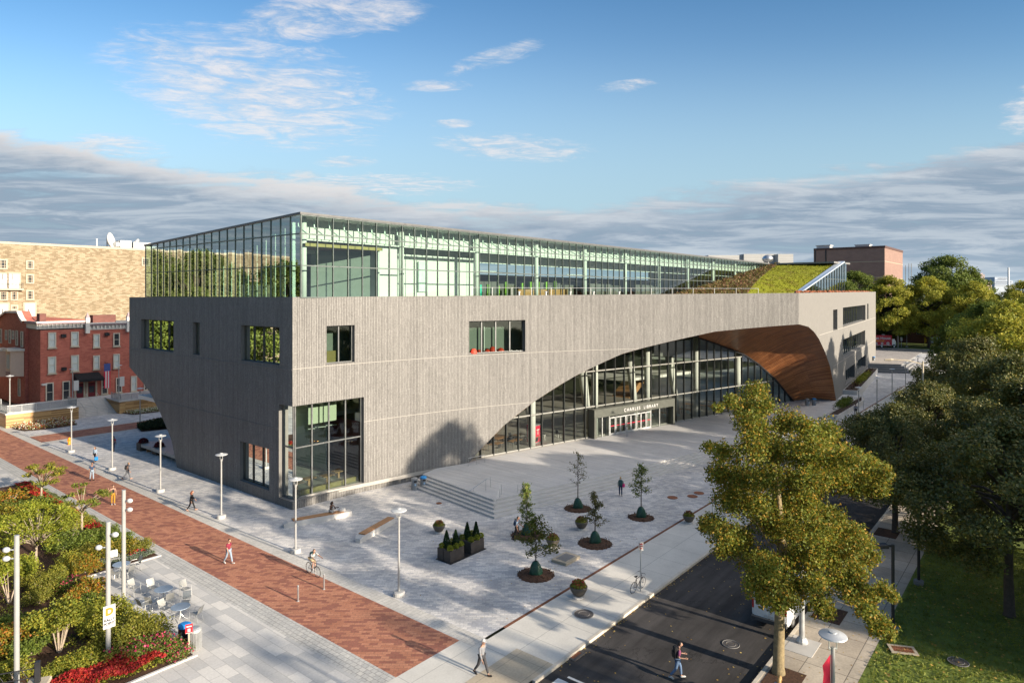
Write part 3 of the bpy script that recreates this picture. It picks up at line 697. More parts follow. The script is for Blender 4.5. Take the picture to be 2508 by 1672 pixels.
# ---------------------------------------------------------------- entrance hall glass
hall_glass = glassmat('hall_glass', (.80, .84, .81), .05)
ziT = sorted([(q.x, q.z) for q in leftI] + [(q.x, q.z) for q in rI])
def ztop(s): return lerp_tab(ziT, s)
s0g = leftI[0].x + .2; s1g = inR[-1][0] - .2; SP = 1.64
ms = []; s = 51.9
while s < s1g:
    if s > s0g: ms.append(s)
    s += SP
ed = [s0g] + ms + [s1g]
gb = MB(); fb = MB()
por0, por1 = 67.3, 81.7
for a, c in zip(ed, ed[1:]):
    lo = ZP
    gb.poly([P(a, glT(a), lo), P(c, glT(c), lo), P(c, glT(c), max(lo, ztop(c))), P(a, glT(a), max(lo, ztop(a)))])
    for z in (ZP + .06, 4.5, 8.75, 13.0):
        if min(ztop(a), ztop(c)) > z + .1:
            fb.add([P(a, glT(a) - .10, z - .07), P(c, glT(c) - .10, z - .07), P(c, glT(c) - .10, z + .07), P(a, glT(a) - .10, z + .07), P(a, glT(a) + .05, z + .07), P(c, glT(c) + .05, z + .07), P(c, glT(c) + .05, z - .07), P(a, glT(a) + .05, z - .07)], [(0, 1, 2, 3), (3, 2, 5, 4), (1, 0, 7, 6)], 1)
for s in ms:
    zt_ = ztop(s)
    if zt_ > ZP + .2: fb.box(s - .048, s + .048, glT(s) - .16, glT(s) + .08, ZP, zt_, 0, P)
cw = fb.build('hall_window', [dkframe, pm('hall_transom', (.30, .30, .28), .4, .3, .05)], LIB, True)
gb.build('pane', hall_glass, cw, True)
# hall interior
for x, off in ((1311, 1.0), (1466, 1.0), (1596, 1.0), (1716, 1.0), (1818, 1.0)):
    s, _ = on_glass(x, 1000); s += .5; b = MB(); b.lathe([(.42, ZP), (.42, max(3, ztop(s) + .3))], 14, P(s, glT(s) + off)); b.build('column', MAT['white_wall'], LIB, True, True)
for (xa, ya, xb, yb, off) in ((1420, 1045, 1410, 930, 4), (1520, 970, 1512, 905, 6), (1622, 970, 1611, 905, 5), (1290, 1065, 1286, 1000, 3)):
    sa, za = on_t(xa, ya, glT(on_glass(xa, ya)[0]) + off); sb, zb = on_t(xb, yb, glT(on_glass(xb, yb)[0]) + off)
    b = MB(); b.tube([P(sa, glT(sa) + off, .8), P(sb, glT(sb) + off + .5, zb + 2)], [.38, .6], 12); b.build('column', MAT['white_wall'], LIB, True, True)
wallq('interior_wall', 53, 66, 128, 66, .8, 17, MAT['dark_int']); wallq('interior_wall', 53.2, 47.5, 53.2, 66, 6.4, 17, MAT['white_wall'])
wallq('interior_wall', 54, 58, 68, 58, .8, 11, MAT['wood_tab']); wallq('interior_wall', 58, 57, 64.5, 56, 4.5, 11, MAT['white_wall'])
wallq('interior_wall', 55.0, 47.3, 56.4, 52.0, 4.7, 8.6, MAT['orange_wall'])
slab('balcony_floor', [(84, 47), (118, 40), (118, 66), (80, 66)], 5.6, 6.0, MAT['white_wall']); slab('balcony_floor', [(53.5, 50), (64, 50), (64, 66), (53.5, 66)], 4.3, 4.6, MAT['white_wall'])
slab('balcony_floor', [(88, 50), (118, 44), (118, 66), (84, 66)], 10.4, 10.8, MAT['gray_wall'])
b = MB(); q0 = on_t(1540, 975, 50.); q1 = on_t(1592, 905, 50.); b.add([P(q0[0], 50, q0[1]), P(q0[0] + 1.2, 50, q0[1] - .2), P(q1[0] + 1.2, 50, q1[1]), P(q1[0], 50, q1[1] + .5), P(q0[0], 53, q0[1]), P(q0[0] + 1.2, 53, q0[1] - .2), P(q1[0] + 1.2, 53, q1[1]), P(q1[0], 53, q1[1] + .5)], [(0, 1, 2, 3), (7, 6, 5, 4), (0, 3, 7, 4), (1, 5, 6, 2), (0, 4, 5, 1), (3, 2, 6, 7)]); b.build('staircase', MAT['wood_tab'], LIB, True)
# entrance portal
po = Vector((por0, glT(por0), 0)); pe = Vector((por1, glT(por1), 0)); pd = (pe - po); pl = pd.length; pd.normalize(); pn = Vector((pd.y, -pd.x, 0))
def PL(x, y, z): q = po + pd * x + pn * y; return P(q.x, q.y, z)       # y = outwards
por_m = pm('portal_metal', (.105, .11, .095), .45, .3, .06)
b = MB(); PH = 4.25
b.box(0, .35, -.2, 1.0, ZP, PH, 0, PL); b.box(pl - .3, pl, -.2, 1.0, ZP, PH, 0, PL); b.box(.35, pl - .3, -.2, 1.0, PH - 1.0, PH, 0, PL)
portal = b.build('entrance_portal', por_m, LIB, True)
dx0, dx1 = 2.9, 10.5
b = MB(); b.poly([PL(.35, .55, ZP), PL(pl - .3, .55, ZP), PL(pl - .3, .55, PH - 1), PL(.35, .55, PH - 1)]); b.build('pane', hall_glass, portal, True)
b = MB()
for x in (1.7, dx0, dx1, 12.2): b.box(x - .05, x + .05, .5, .62, ZP, PH - 1, 0, PL)
b.build('frame', MAT['lt_alu'], portal, True)
for k in range(8):
    x0 = dx0 + .05 + k * (dx1 - dx0 - .1) / 8; x1 = x0 + (dx1 - dx0 - .1) / 8; d = MB()
    d.box(x0 + .02, x0 + .11, .58, .66, ZP + .02, PH - 1.25, 0, PL); d.box(x1 - .11, x1 - .02, .58, .66, ZP + .02, PH - 1.25, 0, PL)
    d.box(x0 + .11, x1 - .11, .58, .66, ZP + .02, ZP + .25, 0, PL); d.box(x0 + .11, x1 - .11, .58, .66, PH - 1.4, PH - 1.25, 0, PL)
    d.box(x0 + .11, x1 - .11, .64, .67, ZP + 1.08, ZP + 1.16, 1, PL)
    d.tube([PL(x0 + .15 if k % 2 else x1 - .15, .72, ZP + .4), PL(x0 + .15 if k % 2 else x1 - .15, .72, ZP + 2.0)], .025, 5, 0)
    d.build('door', [MAT['lt_alu'], MAT['banner']], portal, True)
fc = bpy.data.curves.new('sign_lettering', 'FONT'); fc.body = 'CHARLES  LIBRARY'; fc.size = .56; fc.extrude = .03; fc.space_character = 1.38; fc.offset = .012
fo = bpy.data.objects.new('sign_lettering', fc); C.objects.link(fo); fc.materials.append(MAT['white_paint']); fo.parent = portal
pX = (P(*(po + pd)[:2]) - P(*po[:2])).normalized(); pZ = Vector((0, 0, 1)); pY = pZ; pNn = pX.cross(pZ)
mt = Matrix((pX, pZ, pNn)).transposed().to_4x4(); org = PL(5.0, 1.04, PH - .72) - ORG[LIB.name]; mt.translation = org; fo.matrix_local = mt
# ---------------------------------------------------------------- glass top storey
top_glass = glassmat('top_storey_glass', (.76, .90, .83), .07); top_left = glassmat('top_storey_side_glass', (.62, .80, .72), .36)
mul_m = pm('mullion_metal', (.17, .195, .185), .35, .5, .05); fin_m = pm('inner_fin', (.60, .70, .65), .5, .2, .05)
ZB, ZR = 17.7, 24.78
gx = MB(); mu = MB(); SG1 = 152.
def gtop(s): return ZR
ms = [31.9 + 1.6 * i for i in range(int((SG1 - 31.9) / 1.6) + 1)]
for a, c in zip(ms, ms[1:]): gx.poly([P(a, 49.3, ZB), P(c, 49.3, ZB), P(c, 49.3, ZR), P(a, 49.3, ZR)])
for s in ms: mu.box(s - .035, s + .035, 49.21, 49.36, ZB, ZR, 0, P)
for z in (ZB + .04, 20.45, 23.15, ZR - .05): mu.box(31.9, SG1, 49.2, 49.33, z - .05, z + .05, 0, P)
o = mu.build('storey_window', mul_m, LIB, True); gx.build('pane', top_glass, o, True)
gx = MB(); mu = MB(); TG = 80.4; nb = 20
def rz(t): return ZR - 1.27 * (t - 49.3) / (TG - 49.3)
tsl = [49.3 + (TG - 49.3) * i / nb for i in range(nb + 1)]
for a, c in zip(tsl, tsl[1:]):
    for za, zb in ((ZB, 20.45), (20.45, 23.15), (23.15, 99)):
        tw = [rnd.uniform(-.006, .006) for _ in range(2)]     # each pane sits a hair out of true, so reflections break
        gx.poly([P(31.9 + tw[0], c, za), P(31.9 + tw[1], a, za), P(31.9 - tw[0], a, min(zb, rz(a))), P(31.9 - tw[1], c, min(zb, rz(c)))])
for t in tsl: mu.box(31.83, 31.93, t - .028, t + .028, ZB, rz(t), 0, P)
for z in (ZB + .04, 20.45): mu.box(31.84, 31.93, 49.3, TG, z - .04, z + .04, 0, P)
mu.box(31.8, 31.93, 49.3, TG - 2, 23.10, 23.2, 0, P)
o = mu.build('storey_window', pm('mullion_dark', (.14, .17, .16), .35, .5, .05), LIB, True); gx.build('pane', top_left, o, True)
b = MB()
for t in tsl[1:-1]: b.box(32.05, 32.35, t - .05, t + .05, ZB, rz(t) - .5, 0, P)
b.build('inner_fin', fin_m, LIB, True)
b = MB(); cs_ = [(31.75, 49.15, ZR), (SG1, 49.15, ZR), (SG1, 84, ZR), (31.75, TG + .2, rz(TG))]
tp = [P(a, c, z + .18) for a, c, z in cs_]; bt = [P(a, c, z) for a, c, z in cs_]; b.poly(tp, 0); b.poly(bt[::-1], 1)
for i in range(4): b.poly([bt[i], bt[(i+1) % 4], tp[(i+1) % 4], tp[i]], 0)
b.build('roof', [pm('roof_edge', (.15, .15, .15), .5, .4, .05), MAT['white_wall']], LIB, True)
for s in [33.2 + 11.2 * i for i in range(11)]:
    b = MB(); b.lathe([(.27, ZB), (.27, ZR - .05)], 14, P(s, 50.9)); b.build('column', MAT['white_wall'], LIB, True, True)
b = MB()
for s in ms[:-1]: b.tube([P(s + .8, 49.6, 23.2), P(s + .8, 50.9, 23.9), P(s + .8, 51.0, ZR)], .06, 5)
b.build('roof_strut', fin_m, LIB, True)
b = MB(); b.box(33, SG1 - 2, 51.6, 51.8, 23.0, 24.74, 0, P); b.box(33, SG1 - 2, 55.2, 55.4, 21.9, 23.0, 0, P); b.box(33, SG1 - 2, 50.9, 51.2, 22.75, 22.9, 0, P); b.build('ceiling_bulkhead', MAT['white_wall'], LIB, True)
wallq('interior_wall', 41.4, 50.6, 41.4, 62, ZB, 22.3, MAT['gray_wall'], .2); wallq('interior_wall', 33.5, 62, 42, 62, ZB, 22.3, MAT['dark_int']); wallq('interior_wall', 37.0, 55.5, 41.3, 51.6, ZB, 22.2, pm('room_glass_wall', (.22, .25, .23), .5, var=.05))
slab('interior_ceiling', [(33.0, 50.4), (41.4, 50.4), (41.4, 62), (33.0, 62)], 22.25, 22.45, pm('brown_ceiling', (.13, .06, .035), .6)); wallq('interior_wall', 33.0, 50.3, 41.5, 50.3, 22.2, 22.48, pm('yellow_edge', (.30, .24, .08), .6), .06)
wallq('interior_wall', 41.6, 51.2, 44.2, 51.2, ZB, 22.9, MAT['white_wall']); wallq('interior_wall', 44.0, 54.0, 58.5, 54.0, ZB, 22.3, MAT['white_wall']); wallq('interior_wall', 49.3, 53.7, 50.6, 53.7, 18.3, 21.6, fin_m)
wallq('interior_wall', 58.5, 54, 58.5, 80, ZB, 22.6, MAT['gray_wall']); wallq('interior_wall', 58.5, 80, SG1, 80, ZB, 21.6, MAT['dark_int'])
wallq('interior_wall', SG1, 50, SG1, 80, ZB, ZR, MAT['gray_wall'])
slab('interior_floor', [(32.2, 49.6), (SG1, 49.6), (SG1, 80), (32.2, 80)], ZB - .15, ZB - .02, MAT['int_floor'])
for x0, x1, y0, m in ((1173, 1180, 697, 'teal'), (1194, 1200, 696, 'lime'), (1221, 1224, 700, 'lime'), (1238, 1244, 690, 'lime'), (1278, 1284, 693, 'lime'), (1298, 1304, 690, 'lime'), (1320, 1324, 690, 'lime'), (1337, 1343, 690, 'lime'), (1358, 1363, 688, 'lime')):
    a, z1 = on_t(x0, y0, 58.); c, _ = on_t(x1, y0, 58.); wallq('shelf_end', a, 58., c, 58., ZB, z1, MAT[m], .3)
for x0, x1 in ((1270, 1316), (1318, 1344), (1346, 1372), (1374, 1390)):
    a, z1 = on_t(x0, 708, 54.); c, _ = on_t(x1, 708, 54.); wallq('reading_counter', a, 54., c, 54., ZB, z1, MAT['wood_tab'], .5)
for k in range(12):
    a = 62 + 5.2 * k; b = MB(); b.box(a, a + 3.6, 60 + (k % 3), 60.5 + (k % 3), ZB, ZB + 2.1, 0, P); b.build('book_shelf', MAT['dark_int'], LIB, True)
b = MB()
for k in range(9): b.box(60 + 7 * k, 65 + 7 * k, 56 + (k % 3) * 2, 56.12 + (k % 3) * 2, 20.9, 21.0, 0, P)
b.build('ceiling_light', MAT['white_paint'], LIB, True)
# sloped planted roof
A0 = (99.7, 49.1, 17.6); A1 = (153.8, 49.1, 24.95); B0 = (121.6, 36.2, 17.6); B1 = (155.4, 36.2, 24.95)
rr = MB(); NS = 40; NTT = 16
def gr(f_, q):  # f_ up the slope, q across
    a = Vector(A0).lerp(Vector(A1), f_); c = Vector(B0).lerp(Vector(B1), f_); p = a.lerp(c, q); return p
def qsplit(f_): return .62 - .54 * f_
sed = MB(); mos = MB()
for i in range(NS):
    for jn in range(10):
        f0, f1 = i / NS, (i + 1) / NS
        for mb_, qa, qb in ((sed, lambda f_: 0., qsplit), (mos, qsplit, lambda f_: 1.)):
            def pt(f_, r_):
                q = qa(f_) + (qb(f_) - qa(f_)) * r_; v_ = gr(f_, q); return P(v_.x, v_.y, v_.z + (.06 * rnd.random() if mb_ is sed else 0))
            mb_.poly([pt(f0, jn / 10), pt(f1, jn / 10), pt(f1, (jn + 1) / 10), pt(f0, (jn + 1) / 10)])
def plantmat(name, cols, sc):
    m, t, bb, o = newmat(name); vec = t.new('ShaderNodeTexCoord').outputs['UV']
    n1 = t.noise(vec, sc, 6, .7); t.l.new(t.ramp(n1, cols), bb.inputs['Base Color']); bb.inputs['Roughness'].default_value = .95; bb.inputs['Specular IOR Level'].default_value = .1
    bn = t.new('ShaderNodeBump'); bn.inputs['Strength'].default_value = .9; bn.inputs['Distance'].default_value = .15; t.l.new(t.noise(vec, sc * 2.5, 5, .7), bn.inputs['Height']); t.l.new(bn.outputs[0], bb.inputs['Normal']); return m
gro = sed.build('green_roof', plantmat('sedum', [(.3, (.05, .075, .015)), (.42, (.16, .13, .035)), (.5, (.10, .12, .03)), (.6, (.26, .13, .075)), (.7, (.30, .10, .09))], .9), LIB, True)
mos.build('green_roof', plantmat('moss', [(.30, (.12, .085, .03)), (.40, (.16, .14, .018)), (.50, (.20, .21, .018)), (.62, (.24, .25, .02)), (.75, (.15, .17, .014))], .30), LIB, True)
sp_ = [[], []]
for k in range(9000):
    f_ = rnd.random(); q = rnd.random(); i = 0 if q < qsplit(f_) else 1
    if i and rnd.random() < .6: continue
    v_ = gr(f_, q); sp_[i].append(tuple(P(v_.x, v_.y, v_.z + rnd.uniform(.02, .35 if not i else .08)) - ORG[LIB.name]))
ROOFPL = sp_
b = MB(); c0, c1 = Vector(B0), Vector(B1)
b.add([P(c0.x, c0.y + .1, c0.z + .15), P(c1.x, c1.y + .1, c1.z + .2), P(c1.x + .3, c1.y - 1.1, c1.z + .2), P(c0.x - 1.0, c0.y - 1.1, c0.z + .15), P(c0.x, c0.y + .1, c0.z - .1), P(c1.x, c1.y + .1, c1.z - .1), P(c1.x + .3, c1.y - 1.1, c1.z - .1), P(c0.x - 1.0, c0.y - 1.1, c0.z - .1)], [(0, 1, 2, 3), (0, 4, 5, 1), (3, 2, 6, 7), (7, 6, 5, 4), (0, 3, 7, 4), (1, 5, 6, 2)])
b.build('roof_edge', pm('white_flashing', (.62, .68, .74), .35, .5, .04), LIB, True)
b = MB(); b.poly([P(c0.x, c0.y - .9, 17.6), P(158, c0.y - .9, 17.6), P(158, c0.y - .9, c1.z), P(c1.x, c1.y - .9, c1.z)])
o = MB(); 
for k in range(1, 18):
    s = c0.x + (158 - c0.x) * k / 18; zt_ = 17.6 + (c1.z - 17.6) * min(1, (s - c0.x) / (c1.x - c0.x)); o.box(s - .05, s + .05, c0.y - 1.0, c0.y - .85, 17.6, zt_, 0, P)
o.box(140, 158, c0.y - .98, c0.y - .86, 21.1, 21.2, 0, P)
o = o.build('gable_window', mul_m, LIB, True); b.build('pane', glassmat('gable_glass', (.35, .5, .42), .35), o, True)
slab('roof', [(150.5, 36), (160, 35), (160, 60), (150.5, 60)], 24.6, 24.93, MAT['dk_conc'])
b = MB(); b.box(SF + 12, SE - 4, 28, 33.5, 17.4, 18.2, 0, P); 
for x in (1289, 1355, 1415, 1472, 1535):
    s, z = on_wall(x, 721); q = MB(); q.lathe([(.10, 17.2), (.10, 18.22), (.15, 18.22), (.15, 18.34)], 10, P(s, T(s) + 1.0)); q.build('roof_light', MAT['white_paint'], LIB, True)
bed = MB()
for k in range(900):
    s = rnd.uniform(SF + 20, SE - 3); t = TR(s) + rnd.uniform(.7, 4.5); z = 18.05 + .5 * (s - SF) / (SE - SF); q = rnd.uniform(.15, .4); bed.ball(P(s, t, z), q, q, q * rnd.uniform(.6, 1.4), 5)
_o = bed.build('roof_plants', plantmat('roof_sedum', [(.35, (.10, .09, .03)), (.5, (.36, .12, .06)), (.65, (.42, .20, .13))], 1.5), LIB, True); _o['kind'] = 'stuff'
b = MB(); xs = [SF - 34 + 2.2 * i for i in range(15)]
for s in xs: b.tube([P(s, T(s) + .9, 17.2), P(s, T(s) + .9, 18.75)], .025, 5)
for z in (18.72,): b.tube([P(s, T(s) + .9, z) for s in xs], .02, 5)
b.build('roof_railing', MAT['galv'], LIB, True)
# ================================================================ neighbouring buildings
stone_wall = brickmat('yellow_fieldstone', (.25, .195, .125), (.33, .275, .19), (.18, .145, .095), .62, .24, .010, .43, 0, rough=.9, bump=.5, dirt=.12, c3=(.19, .145, .09), fine=.25)
red_brick = brickmat('red_brick', (.41, .12, .085), (.46, .145, .10), (.38, .16, .125), .44, .16, .01, .5, 0, rough=.85, bump=.15, dirt=.14, c3=(.35, .095, .07), dscale=.3)
brown_brick = brickmat('brown_brick', (.235, .15, .125), (.26, .168, .14), (.22, .15, .125), 1.2, .4, .01, .5, 0, rough=.9, dirt=.08)
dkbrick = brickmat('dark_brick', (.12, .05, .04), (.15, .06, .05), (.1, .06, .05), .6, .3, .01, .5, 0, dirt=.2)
def plane_window(par, fn, h, fm, gm, sash=True, deep=.12, fr=.12, nx=1, ny=2, name='window', sill=None):
    """fn(u, d, z) -> world, d = out of the wall"""
    u0, u1, z0, z1 = h; b = MB()
    def bx(a, c, d0, d1, e, f): b.box(a, c, d0, d1, e, f, 0, fn)
    bx(u0, u0 + fr, -.05, deep, z0, z1); bx(u1 - fr, u1, -.05, deep, z0, z1); bx(u0 + fr, u1 - fr, -.05, deep, z1 - fr, z1); bx(u0 + fr, u1 - fr, -.05, deep + .03, z0, z0 + fr)
    for i in range(1, nx): uc = u0 + (u1 - u0) * i / nx; bx(uc - .03, uc + .03, 0, deep * .7, z0 + fr, z1 - fr)
    for i in range(1, ny): zc_ = z0 + (z1 - z0) * i / ny; bx(u0 + fr, u1 - fr, 0, deep * .7 + .01, zc_ - .035, zc_ + .035)
    o = b.build(name, fm, par, True); g_ = MB(); g_.poly([fn(u0 + fr, .03, z0 + fr), fn(u1 - fr, .03, z0 + fr), fn(u1 - fr, .03, z1 - fr), fn(u0 + fr, .03, z1 - fr)]); g_.build('pane', gm, o, True)
    if sill: s_ = MB(); s_.box(u0 - .1, u1 + .1, -.02, deep + .1, z0 - .16, z0 - .01, 0, fn); s_.build('sill', sill, o, True)
    return o
pane_dk = pm('dark_window_pane', (.04, .045, .05), .08, 0, 0, spec=.8)
# --- yellow stone building
TS = 150.
sb = thing('stone_building', 'tall yellow fieldstone building behind the red brick house', 'building', P(34, TS))
b = MB(); b.box(-30, 140, TS, TS + 25, -.1, 27.3, 0, P); b.build('wall', stone_wall, sb, True)
b = MB(); b.box(-30.1, 140, TS - .1, TS + .5, 27.3, 27.75, 0, P); b.build('coping', MAT['tan_stone'], sb, True)
fS = lambda u_, d, z: P(u_, TS - d, z)
whitepaint2 = MAT['cream']
for x0, x1, y0, y1, kind in ((-4, 18, 634, 660, 'w'), (63, 83, 637, 660, 'w'), (63, 83, 671, 695, 'w'), (63, 83, 710, 735, 'w'), (346, 366, 631, 652, 'w'), (-3, 19, 712, 736, 'w'), (25, 44, 712, 736, 'w'), (25, 44, 746, 760, 'w'),
                             (-2, 16, 672, 706, 'd'), (21, 46, 672, 706, 'd'), (-3, 18, 746, 790, 'd'), (61, 84, 745, 790, 'd')):
    a, z1 = on_t(x0, y0, TS); c, z0 = on_t(x1, y1, TS)
    if kind == 'w': plane_window(sb, fS, (a, c, z0, z1), MAT['tan_stone'], pane_dk, fr=.26, nx=3, ny=3, deep=.2)
    else:
        b = MB(); b.box(a - .3, c + .3, -.05, .2, z0 - .1, z1 + .35, 0, fS); o = b.build('door_surround', MAT['tan_stone'], sb, True)
        b = MB(); b.box(a, c, .2, .26, z0, z1, 0, fS); b.box(a + .4, a + .55, .255, .28, z0 + 1.6, z0 + 2.6, 1, fS); b.build('door', [MAT['white_paint'], MAT['black_metal']], sb, True)
a, z1 = on_t(-5, 706, TS); c, z0 = on_t(54, 714, TS)
b = MB(); b.box(a, c, -.05, 1.1, z0 + .25, z1, 0, fS); bal = b.build('balcony', MAT['tan_stone'], sb, True)
b = MB(); b.box(a, c, 1.0, 1.05, z1 + .9, z1 + .98, 0, fS)
for k in range(18): x = a + (c - a) * k / 17; b.box(x - .02, x + .02, 1.01, 1.04, z1, z1 + .9, 0, fS)
b.build('railing', MAT['black_metal'], bal, True)
s, z = on_t(262, 600, TS + 6); dish = thing('satellite_dish', 'white satellite dish standing on the stone building roof', 'dish', P(s, TS + 6, 27.3))
b = MB(); b.lathe([(.05, 0), (.6, .12), (1.2, .42), (1.75, .95), (1.7, .97), (1.1, .5), (.5, .2), (.05, .1)], 20); o = b.build('reflector', MAT['white_paint'], dish, smooth=True, auto=False); o.location = (0, 0, 2.0); o.rotation_euler = (R(10), R(78), R(20))
b = MB(); b.tube([(0, 0, 0), (0, 0, 2.2)], .12, 8); b.build('mount', MAT['white_paint'], dish)
s, z = on_t(237, 600, TS + 3); o = MB(); o.tube([P(s, TS + 3, 27.3), P(s, TS + 3, 29.3)], .13, 8); o.lathe([(.2, 29.3), (.2, 29.5)], 8, P(s, TS + 3)); tag(o.build('vent_pipe', MAT['white_paint']), 'thin white vent pipe left of the satellite dish', 'pipe')
s, z = on_t(295, 600, TS + 5); s2, _ = on_t(362, 600, TS + 5); ru = thing('rooftop_unit', 'white rooftop air unit on the stone building beside the glass storey', 'roof unit', P(s, TS + 5, 27.3))
b = MB(); b.box(s, s + 2.2, TS + 5, TS + 8, 27.3, 29.6, 0, P); b.box(s + 2.6, s2 + 2, TS + 5, TS + 8, 27.3, 29.4, 0, P); b.build('cabinet', MAT['white_paint'], ru, True)
b = MB(); b.tube([P(s - .2, TS + 5.5, 28.6), P(s - .9, TS + 5.5, 28.6)], .75, 12); b.tube([P(s + 3.3, TS + 5.5, 29.4), P(s + 3.8, TS + 5.5, 30.0)], .35, 8); b.build('fan_housing', MAT['galv'], ru, True)
# --- red brick house
TH = 118.; ZT = 1.86; SH = 31.9
rh = thing('brick_house', 'three storey red brick house with white cornice and black awning', 'house', P(SH, TH, ZT))
b = MB(); b.box(SH, 75, TH, TH + 14, .5, 12.6, 0, P); b.build('wall', red_brick, rh, True)
sC, _ = on_t(208, 790, TH)
cor = pm('cornice_paint', (.70, .66, .60), .6, var=.06); cor2 = pm('cornice_purple', (.28, .20, .22), .6, var=.06)
def cornice(a, c, z, parent):
    b = MB(); b.box(a, c, TH - .12, TH + .3, z - .95, z - .25, 0, P); b.box(a - .1, c + .1, TH - .5, TH + .3, z - .25, z, 1, P); b.box(a - .15, c + .15, TH - .62, TH + .3, z, z + .16, 0, P)
    n = int((c - a) / .55)
    for k in range(n): x = a + (c - a) * (k + .5) / n; b.box(x - .09, x + .09, TH - .38, TH - .12, z - .7, z - .25, 0, P)
    b.build('cornice', [cor, cor2], parent, True)
cornice(SH - .5, sC - .3, 13.75, rh); cornice(sC + .3, 75, 13.35, rh)
b = MB(); b.box(SH - .5, SH + .0, TH - .5, TH + 6, 13.5, 13.9, 1, P); b.box(SH - .25, SH + .02, TH + .2, TH + 6, 12.8, 13.5, 0, P); b.build('cornice', [cor, cor2], rh, True)
b = MB(); b.box(SH, 75, TH + .3, TH + 14, 12.6, 13.3, 0, P); b.build('roof', MAT['dk_conc'], rh, True)
for x in (212, 312):
    s, _ = on_t(x, 790, TH); b = MB(); b.box(s - .28, s + .28, TH - .65, TH - .1, 11.9, 14.3, 0, P); b.add([P(s - .3, TH - .7, 14.3), P(s + .3, TH - .7, 14.3), P(s + .3, TH - .1, 14.3), P(s - .3, TH - .1, 14.3), P(s, TH - .4, 15.2)], [(0, 1, 4), (1, 2, 4), (2, 3, 4), (3, 0, 4)], 1); b.build('pinnacle', [cor, cor2], rh, True)
for x0, x1 in ((92, 108), (222, 278)):
    a, _ = on_t(x0, 780, TH + 5); c, _ = on_t(x1, 780, TH + 5); b = MB(); b.box(a, c, TH + 4, TH + 5.5, 13.2, 15.0 if x0 < 100 else 14.6, 0, P); b.build('chimney', dkbrick, rh, True)
fH = lambda u_, d, z: P(u_, TH - d, z)
for (x0, x1, y0, y1, gm) in ((117.5, 137, 814, 851, 'curtain'), (173.5, 192.5, 812.5, 847.5, 'curtain'), (228, 244, 818, 850, 'curtain'), (277, 293, 815.5, 847, 'dark'),
                             (117, 137, 873.5, 913.5, 'curtain'), (173.5, 193, 870, 908.5, 'curtain'), (228, 244, 870.5, 903.5, 'curtain'), (277, 293, 867, 900.5, 'curtain'), (320, 335, 860, 890, 'curtain'),
                             (111.5, 131, 937.5, 982.5, 'dark'), (152.5, 171, 933.5, 977.5, 'dark'), (248, 264, 928.5, 964, 'dark'), (283.5, 298.5, 925, 960, 'dark'), (320, 335, 921, 957, 'curtain'), (352, 361, 940, 955, 'dark')):
    a, z1 = on_t(x0, y0, TH); c, z0 = on_t(x1, y1, TH)
    plane_window(rh, fH, (a, c, z0, z1), MAT['cream'], MAT['curtain'] if gm == 'curtain' else pane_dk, fr=.14, deep=.14, sill=MAT['tan_stone'])
for x0, x1, y0, y1 in ((186, 204, 940, 981), (215, 233, 938, 977)):
    a, z1 = on_t(x0, y0, TH); c, z0 = on_t(x1, y1, TH)
    b = MB(); b.box(a, c, -.02, .1, ZT, z1, 0, fH); b.box(a + .15, c - .15, .09, .12, z1 - 1.5, z1 - .5, 1, fH); b.box(a - .25, a, -.02, .16, ZT, z1 + .2, 2, fH); b.box(c, c + .25, -.02, .16, ZT, z1 + .2, 2, fH); b.build('door', [MAT['maroon'], pane_dk, MAT['tan_stone']], rh, True)
a, z1 = on_t(180, 915, TH); c, _ = on_t(246, 911, TH); z0 = on_t(183, 937, TH - 1.8)[1]; b = MB(); b.add([fH(a, .05, z1), fH(c - .3, .05, z1), fH(c, 1.8, z0 + .35), fH(a, 1.8, z0 + .35), fH(c, 1.8, z0), fH(a, 1.8, z0)], [(0, 1, 2, 3), (3, 2, 4, 5)]); b.add([fH(a, .05, z1), fH(a, 1.8, z0 + .35), fH(a, .05, z0)], [(0, 1, 2)]); b.add([fH(c - .3, .05, z1), fH(c, 1.8, z0 + .35), fH(c, .05, z0)], [(0, 1, 2)]); b.build('awning', MAT['black_fabric'], rh, True)
for x, y in ((155, 822), (261, 818), (156, 903)):
    s, z = on_t(x, y, TH); b = MB(); b.box(s - .3, s + .3, 0, .4, z - .25, z + .25, 0, fH); b.build('wall_light', MAT['black_metal'], rh, True)
s, z = on_t(104, 941, TH); b = MB(); b.box(s - .25, s + .35, .3, .9, z - .1, z + .15, 0, fH); b.tube([fH(s, 0, z), fH(s, .5, z)], .06, 6); b.build('security_camera', MAT['white_paint'], rh, True)
# side facing left (in shade) with stepped gable wing and two bay windows
b = MB(); b.box(SH - .4, SH + 8, TH + 6, TH + 40, .5, min(z for t, z in [on_s(60, 786, SH - .4)]), 0, P)
gp = [(on_s(x, y, SH - .4)) for x, y in ((60, 786), (54, 778), (47, 762), (18, 761), (2, 774), (-8, 782))]; print('gable', gp)
for dx in (0,): b.poly([P(SH - .4, t, z) for t, z in gp][::-1]); 
for (t0, z0), (t1, z1) in zip(gp, gp[1:]): b.poly([P(SH - .4, t0, z0), P(SH - .4, t1, z1), P(SH + 1, t1, z1), P(SH + 1, t0, z0)])
b.build('wing', red_brick, rh, True)
b = MB()
for (t0, z0), (t1, z1) in zip(gp, gp[1:]): b.add([P(SH - .75, t0, z0 + .03), P(SH - .75, t1, z1 + .03), P(SH - .1, t1, z1 + .03), P(SH - .1, t0, z0 + .03), P(SH - .75, t0, z0 - .3), P(SH - .75, t1, z1 - .3)], [(0, 1, 2, 3), (0, 4, 5, 1)])
b.build('gable_trim', cor, rh, True)
fV = lambda u_, d, z: P(SH - .4 - d, u_, z)
